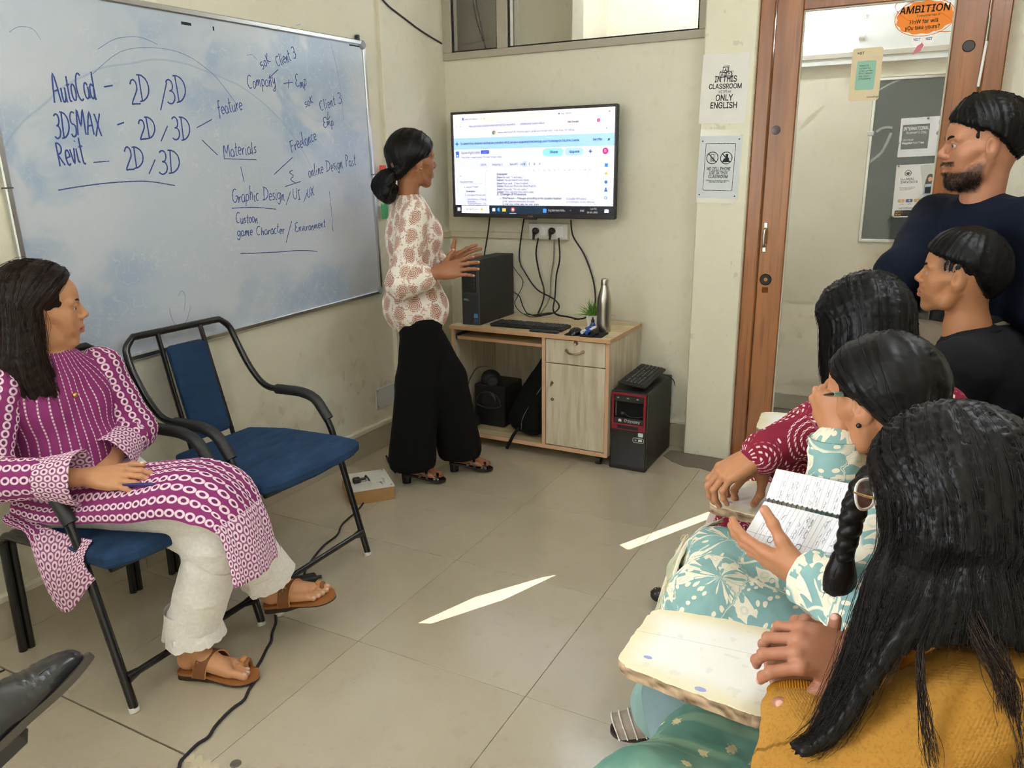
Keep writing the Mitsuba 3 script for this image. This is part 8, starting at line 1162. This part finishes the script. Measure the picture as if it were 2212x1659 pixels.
# loose single locks that lie over the sweater
G_ = np.stack([resample(spline(fp(*q), 6), 22) for q in (((1990, 1340, .875), (1990, 1420, .865), (2000, 1520, .862), (2030, 1670, .87)), ((2000, 1330, .878), (1985, 1430, .866), (1990, 1540, .862), (2010, 1680, .87)), ((2075, 1320, .868), (2110, 1400, .855), (2150, 1480, .855), (2170, 1600, .86)), ((2090, 1320, .866), (2130, 1390, .853), (2185, 1480, .855), (2200, 1680, .86)), ((2150, 1330, .87), (2180, 1430, .86), (2200, 1540, .86), (2195, 1690, .865)))])
st, sv = hair_mesh(G_[:2], .004, 46, 75, sr=.00045, spread=.006, frizz=.004); st2, sv2 = hair_mesh(G_[2:], .004, 90, 76, sr=.00045, spread=.008, frizz=.006); sv = np.r_[sv, sv2]; part(W5, 'loose_lock', cat([st, st2]), 'hair', hexc('15100f') * (1 - sv[:, None]) + hexc('3a2d29') * sv[:, None], smooth=True, kind='stuff')
# ---------------------------------------------------------------- blue armchairs with black tube frames
def velvet(m, seed): v = m.vertices; n_ = meshkit.fbm(v * np.array([9, 9, 9]) + seed, 4); s = meshkit.fbm(v @ np.array([[60, 8, 0], [8, 14, 0], [0, 0, 12.0]]) + seed, 3); k = np.clip(.45 * n_ + .55 * s, 0, 1)[:, None]; return hexc('0f1b2e') * (1 - k) + hexc('2e4768') * k
def pad(poly, z0, z1, rnd, crown=0.0, h=.012):
    """A soft cushion from an outline: rounded edges, crowned top."""
    m3d = man(extr(poly, z1 - z0)).refine_to_length(h); m = unman(m3d); v = m.vertices; d = np.array([poly.exterior.distance(Point(p[0], p[1])) for p in v]); k = np.clip(d / rnd, 0, 1); r_ = np.sqrt(np.clip(1 - (1 - k) ** 2, 0, 1)); mid = (z1 - z0) / 2; t = (v[:, 2] - mid) / mid; v[:, 2] = z0 + mid + t * mid * (.45 + .55 * r_) + crown * (t > .5) * np.clip(d / .15, 0, 1) ** .7; return TM(v, m.faces)
def armchair(M, label, sat=True):
    c = thing('armchair', label, 'chair', 'blue armchairs with black tube frames'); r = .0125; W_ = .24; f = lambda m: mv(m, M)
    def side(s): y = W_ * s; return [(.265, y, .012), (.125, y, .515), (.06, y, .618), (-.01, y, .634), (-.20, y, .629), (-.275, y, .705), (-.33, y, .80), (-.355, y * .97, .868)]
    a, b = side(1), side(-1); P = bend(a + [(-.362, W_ * .80, .900)], .05, 6); Q = bend(b + [(-.362, -W_ * .80, .900)], .05, 6); top = np.vstack([P, Q[::-1]]); part(c, 'frame_tube', f(tube(top, r, 12)), 'gloss', '0c0c0d')
    for s in (1, -1):
        y = W_ * s; pd = bend([(-.135, y, .630), (-.01, y, .634), (.06, y, .618), (.118, y, .540)], .06, 8); part(c, 'armrest', f(tube(pd, .0195, 14)), 'satin', '1b1b1c', label='black foam arm sleeve')
        part(c, 'foot_cap', f(cyl((.2655, y, .0), (.262, y, .014), .0145, 16)), 'satin', 'cfcdc8')
        part(c, 'back_post', f(tube([(-.359, .095 * s, .897), (-.31, .098 * s, .70), (-.245, .10 * s, .455), (-.225, .10 * s, .42)], .009, 10)), 'gloss', '0d0d0e')
        for o in (.0, .024): part(c, 'rear_leg', f(tube(bend([(-.305, .185 * s + o * s, .0), (-.30, .185 * s + o * s, .405), (-.05, .19 * s + o * s, .42), (.13, .20 * s + o * s, .425)], .05, 6), .0125, 10)), 'gloss', '0b0b0c')
        part(c, 'seat_rail', f(tube([(.148, y, .425), (.10, y * .9, .425), (-.2, y * .86, .418)], .010, 10)), 'gloss', '0d0d0e')
    part(c, 'crossbar', f(tube(np.array([(.243, W_ - .006, .093), (.243, W_ - .045, .095), (.243, 0, .095), (.243, -W_ + .045, .095), (.243, -W_ + .006, .093)]), [.0175, .010, .010, .010, .0175], 12)), 'gloss', '0e0e10'); part(c, 'seat_rail', f(tube([(.235, W_ - .015, .425), (.25, 0, .425), (.235, -W_ + .015, .425)], .010, 10)), 'gloss', '0d0d0e')
    o = Polygon([(-.235, -.17), (-.10, -.225), (.15, -.245), (.25, -.235), (.275, -.17), (.285, 0), (.275, .17), (.25, .235), (.15, .245), (-.10, .225), (-.235, .17)]).buffer(-.01).buffer(.02); m = pad(o, .428, .482, .045, .006); part(c, 'seat', f(m), 'fabric', velvet(m, 1), smooth=True)
    m = pad(rrect(.166, .345, .02), .0, .034, .03, .003); v = m.vertices; x, z, t = v[:, 0] - .083, v[:, 1] + .50, v[:, 2]; xs_ = np.interp(z, [.45, .70, .90], [-.240, -.307, -.356]); part(c, 'backrest', f(TM(np.stack([xs_ + t - .008, x, z], 1), m.faces)), 'fabric', velvet(TM(np.stack([z, x, t], 1), m.faces), 4), smooth=True)
    return c
def place(x, y, deg): return trimesh.transformations.translation_matrix([x, y, 0]) @ trimesh.transformations.rotation_matrix(math.radians(deg), [0, 0, 1])
armchair(place(0, .84, 0), 'empty blue armchair with black tube frame below the whiteboard')
armchair(place(-.012, .29, 0), 'blue armchair that the woman in purple sits on')
armchair(place(2.13, 1.46, 163), 'blue armchair that the man in the black T-shirt sits on, only its back edge showing')
# ---------------------------------------------------------------- writing chairs with worn tablets
def f_tablet(p, n, uv):
    e = smoothstep(0.055, 0.0, uv.x); a = fbm(p.x * 9, p.y * 9, 1.0); b = fbm(p.x * 60, p.y * 60, 2.0); c = mix([0.70, 0.68, 0.62], [0.76, 0.745, 0.70], a); c = mix(c, [0.64, 0.58, 0.37], dr.clip(e * 0.85 + 0.25 * smoothstep(0.5, 0.75, a), 0, 1)); c = mix(c, [0.42, 0.39, 0.33], 0.22 * smoothstep(0.68, 0.8, b)); ln = dr.abs(p.y - 0.055 - 0.09 * (p.x - 1.70) + 0.25 * dr.square(p.x - 1.83)); return mix(c, [0.35, 0.33, 0.29], 0.55 * smoothstep(0.0009, 0.0002, ln))
scene['tablet_laminate'] = {'type': 'twosided', 'b': {'type': 'principled', 'base_color': proc(f_tablet), 'roughness': 0.32, 'specular': 0.45}}
def writing_chair(cx, cy, deg, tx, ty, tdeg, label, seed):
    c = thing('writing_chair', label, 'chair'); M = place(cx, cy, deg); f = lambda m: mv(m, M); r = np.random.default_rng(seed)
    for s in (1, -1): part(c, 'leg', f(tube(bend([(.20, .20 * s, 0), (.19, .20 * s, .41), (-.19, .20 * s, .40), (-.25, .20 * s, .0)], .04), .0125, 10)), 'gloss', '0e0e10'); part(c, 'back_post', f(tube([(-.19, .16 * s, .40), (-.25, .16 * s, .80)], .011, 10)), 'gloss', '0e0e10')
    m = pad(rrect(.42, .42, .05, -.21, -.21), .405, .44, .03); part(c, 'seat', f(m), 'satin', '1c1d22', smooth=True); m = pad(rrect(.38, .22, .04, -.19, 0), 0, .025, .02); v = m.vertices; part(c, 'backrest', f(TM(np.stack([-.225 - .045 * v[:, 1] / .22 + v[:, 2] - .01, v[:, 0], v[:, 1] + .58], 1), m.faces)), 'satin', '1c1d22', smooth=True)
    T2 = place(tx, ty, tdeg); Z = .655
    poly = Polygon([(-.0, .095), (-.012, -.09), (.215, -.128), (.34, -.06), (.40, .02), (.40, .11), (.12, .112)]).buffer(-.03).buffer(.03); pts = np.array(poly.exterior.segmentize(.006).coords)[:-1]; nn_ = np.roll(pts, -1, 0) - np.roll(pts, 1, 0); nn_ = np.stack([nn_[:, 1], -nn_[:, 0]], 1); nn_ /= np.linalg.norm(nn_, axis=1, keepdims=True) + 1e-9; sgn = 1 if poly.exterior.is_ccw else -1
    ch = meshkit.fbm(np.stack([np.arange(len(pts)) * .23 + seed, pts[:, 0] * 0, pts[:, 0] * 0], 1), 3) - .5; topo = Polygon(pts + sgn * nn_ * (ch * .007 - .002)[:, None]).buffer(0); rough = Polygon(pts + sgn * nn_ * (ch * .004)[:, None]).buffer(0)
    core = unman(man(extr(rough, .020)).refine_to_length(.008)); cv = core.vertices; dd = meshkit.fbm(np.column_stack([cv[:, 0] * 45, cv[:, 1] * 45, cv[:, 2] * 220]) + seed, 3); side_ = np.array([rough.exterior.distance(Point(p[0], p[1])) < 1e-4 for p in cv]); ctr = np.array(rough.centroid.coords[0]); cv[:, :2] += ((ctr - cv[:, :2]) / (np.linalg.norm(ctr - cv[:, :2], axis=1, keepdims=True) + 1e-6)) * (side_ * .010 * (dd - .35))[:, None]; k = np.clip((dd - .3) / .4, 0, 1)[:, None]; col = hexc('54402c') * (1 - k) + hexc('b59a7e') * k
    tb = part(c, 'tablet', mv(TM(cv + [0, 0, Z], core.faces), T2), 'matte', col, smooth=True, label='worn writing tablet with a chipped brown edge')
    lam = extr(topo, .0022); lam = unman(man(lam).refine_to_length(.02)); uvd = np.array([[topo.exterior.distance(Point(p[0], p[1])), 0] for p in lam.vertices]); part(tb, 'laminate', mv(TM(lam.vertices + [0, 0, Z + .0195], lam.faces), T2), 'tablet_laminate', smooth=False, uv=uvd)
    for p, s in (((.035, -.055), .006), ((.13, -.10), .0075)): part(tb, 'ink_stain', mv(extr(affinity.scale(Point(*p).buffer(s), 1.2, .7), .0004), T2 @ trimesh.transformations.translation_matrix([0, 0, Z + .0216])), 'matte', '8f95b8', smooth=False)
    q = (T2 @ np.array([.30, .03, Z - .002, 1]))[:3]; w_ = (M @ np.array([.0, -.225, .40, 1]))[:3]; part(c, 'tablet_arm', tube(bend([q, q + [0.0, 0, -.05], w_ + [0, 0, .05], w_], .04), .0125, 10), 'gloss', '0f0f11')
    return c
writing_chair(2.17, -.03, 155, 1.70, .040, 2, 'writing chair of the woman in mustard, its worn cream tablet nearest the camera', 3)
writing_chair(2.14, .56, 150, 1.68, .715, 4, 'writing chair of the woman in teal, its tablet corner showing beside the notebook', 5)
writing_chair(2.12, 1.03, 150, 1.665, 1.345, 8, 'writing chair of the woman in maroon, its tablet half hidden by her sleeve', 7)
# ---------------------------------------------------------------- the man at the left edge: only his black shoe shows
M0 = thing('person', 'person at the left edge of whom only a raised foot in dark trousers shows', 'person'); ht, tt_ = at(-48, 1652, 1.40), at(196, 1420, 1.50); fx = nrm(tt_ - ht); fzv = nrm(np.array([-.25, .10, 1]) - fx * (np.array([-.25, .10, 1]) @ fx)); fy = np.cross(fzv, fx); sw_ = lambda a, b, c: ht + fx * a + fy * b + fzv * c; SL = np.linalg.norm(tt_ - ht)
kn = ht + [-.10, -.22, .36]; hpv = np.array([-.10, -1.10, .52]); k0 = np.array([.34, -.92, .50]); ch0 = hpv + [-.06, 0, .30]; hd0 = ch0 + [.02, .02, .33]; hp0, w0 = head_prims(hd0, basis([.7, .7, 0]), 1.0, True); s0, s1_ = ch0 + [0, -.18, .09], ch0 + [0, .18, .09]; e0_, e1_ = s0 + [.08, 0, -.26], s1_ + [.08, 0, -.26]; r0, r1_ = e0_ + [.22, .05, .02], e1_ + [.2, -.05, .02]; hq0, _ = hand_prims(r0, [1, 0, -.2], [0, 0, 1], 1); hq1, _ = hand_prims(r1_, [1, 0, -.2], [0, 0, 1], -1)
m = blob(hp0 + hq0 + hq1 + [C(w0(-.03, 0, -.05), ch0 + [0, 0, .12], .055, .06, .03), C(hpv, ch0, .11, .12, .05), C(s0, s1_, .05, .05, .04), C(s0, e0_, .042, .038), C(s1_, e1_, .042, .038), C(e0_, r0, .036, .028), C(e1_, r1_, .036, .028), C(hpv + [0, .08, 0], kn, .07, .05), C(hpv + [0, -.08, 0], k0, .07, .05), C(kn, sw_(.02, 0, .09), .045, .035), C(k0, k0 + [.02, 0, -.40], .045, .035)], .009); part(M0, 'body', m, 'skin', paint(m, 'a06d4e', seed=9), smooth=True)
cloth(M0, 'shirt', [E(ch0, (.13, .18, .18), None, .05), E((ch0 + hpv) / 2, (.13, .17, .2), None, .05), C(s0, s1_, .075, .075, .05)] + limb(s0, e0_, e0_ * .2 + r0 * .8, .075, .065, .05) + limb(s1_, e1_, e1_ * .2 + r1_ * .8, .075, .065, .05), .012, 'fabric', '6d7482', fold=.006, seed=41); cloth(M0, 'trousers', [C(hpv + [0, .08, 0], kn, .10, .08), C(hpv + [0, -.08, 0], k0, .10, .08), C(kn, sw_(.02, 0, .085), .075, .066), C(k0, k0 + [.02, 0, -.38], .075, .07), E(hpv, (.14, .18, .11), None, .04)], .009, 'fabric', '14151b', fold=.006, seed=42)
sk0 = blob([C(w0(-.02, 0, .06), w0(-.05, 0, .0), .098, .085, .03)], .006); part(M0, 'hair', sk0, 'hair', '0c0a09', smooth=True)
def dress_shoe(w_, L, label):
    k = thing('shoe', label, 'shoe'); R_ = np.stack([nrm(w_(1, 0, 0) - w_(0, 0, 0)), nrm(w_(0, 1, 0) - w_(0, 0, 0)), nrm(w_(0, 0, 1) - w_(0, 0, 0))], 1)
    up = blob([E(w_(.055, 0, .055), (.055, .036, .052), R_, .02), C(w_(.05, 0, .035), w_(L * .55, 0, .036), .036, .037, .02), E(w_(L * .62, 0, .030), (.075, .043, .032), R_, .02), C(w_(L * .7, 0, .024), w_(L - .028, .0, .018), .036, .022, .02), C(w_(.06, 0, .075), w_(L * .48, 0, .058), .032, .026, .02)], .0042); v = up.vertices; q = (v - w_(0, 0, 0)) @ R_; nrm_ = np.array(up.vertex_normals); cre = np.exp(-((q[:, 0] - L * .66) / .03) ** 2) * np.sin(q[:, 0] * 420) * np.clip(q[:, 2] / .03, 0, 1); up.vertices = v + nrm_ * (.0009 * cre + .0012 * (meshkit.fbm(v * 60, 2) - .5))[:, None]; part(k, 'upper', up, 'gloss', '17171a', smooth=True)
    sp = spline(np.array([(-.008, 0, 0), (.01, .032, 0), (.08, .037, 0), (L * .45, .034, 0), (L * .7, .047, 0), (L * .88, .038, 0), (L + .006, .0, 0), (L * .88, -.038, 0), (L * .7, -.046, 0), (L * .45, -.034, 0), (.08, -.036, 0), (.01, -.031, 0)]), 6, closed=True); n = len(sp); i = np.arange(n); j = (i + 1) % n
    def lay(z0, z1, keep): P = [p for p in sp if keep(p[0])]; t_ = np.array([w_(a, b, z1(a)) for a, b, _ in P]); b_ = np.array([w_(a, b, z0(a)) for a, b, _ in P]); n = len(P); i = np.arange(n); j = (i + 1) % n; return TM(np.vstack([t_, b_, t_.mean(0), b_.mean(0)]), np.vstack([np.stack([i, j + n, j], 1), np.stack([i, i + n, j + n], 1), np.stack([i * 0 + 2 * n, i, j], 1), np.stack([i * 0 + 2 * n + 1, j + n, i + n], 1)]))
    part(k, 'sole', lay(lambda a: -.004, lambda a: .010, lambda a: True), 'satin', '3a342c'); part(k, 'heel', lay(lambda a: -.026, lambda a: -.003, lambda a: a < .085), 'satin', '17150f'); part(k, 'toe_seam', tube(np.array([w_(L * .70 + .045 * math.cos(t), .034 * math.sin(t), .058 - .022 * math.cos(t) ** 2 - .006 * abs(math.sin(t))) for t in np.linspace(-1.5, 1.5, 18)]), .0013, 5), 'satin', '2c2b2c')
    part(k, 'laces', cat([tube(spline([w_(L * .36 + .022 * i, -.022, .080 - .009 * i), w_(L * .37 + .022 * i, 0, .090 - .009 * i), w_(L * .36 + .022 * i, .022, .080 - .009 * i)], 4), .0018, 6) for i in range(4)] + [tube(spline([w_(L * .37, 0, .092), w_(L * .45, .012, .102), w_(L * .56, .016, .092)], 4), .0016, 6)]), 'fabric', '121214'); return k
dress_shoe(sw_, SL, 'black leather lace-up shoe of a raised foot at the left edge'); g0 = k0 + [.02, 0, -.5 + .026]; g0[2] = .027; dress_shoe(lambda a, b, c: g0 + np.array([-.06, .0, 0]) + a * np.array([.97, .22, 0]) + b * np.array([-.22, .97, 0]) + c * np.array([0, 0, 1.0]), .28, 'black leather shoe on the floor under the left edge of the picture')
armchair(place(-.012, -1.10, 12), 'blue armchair beyond the left edge of the picture')
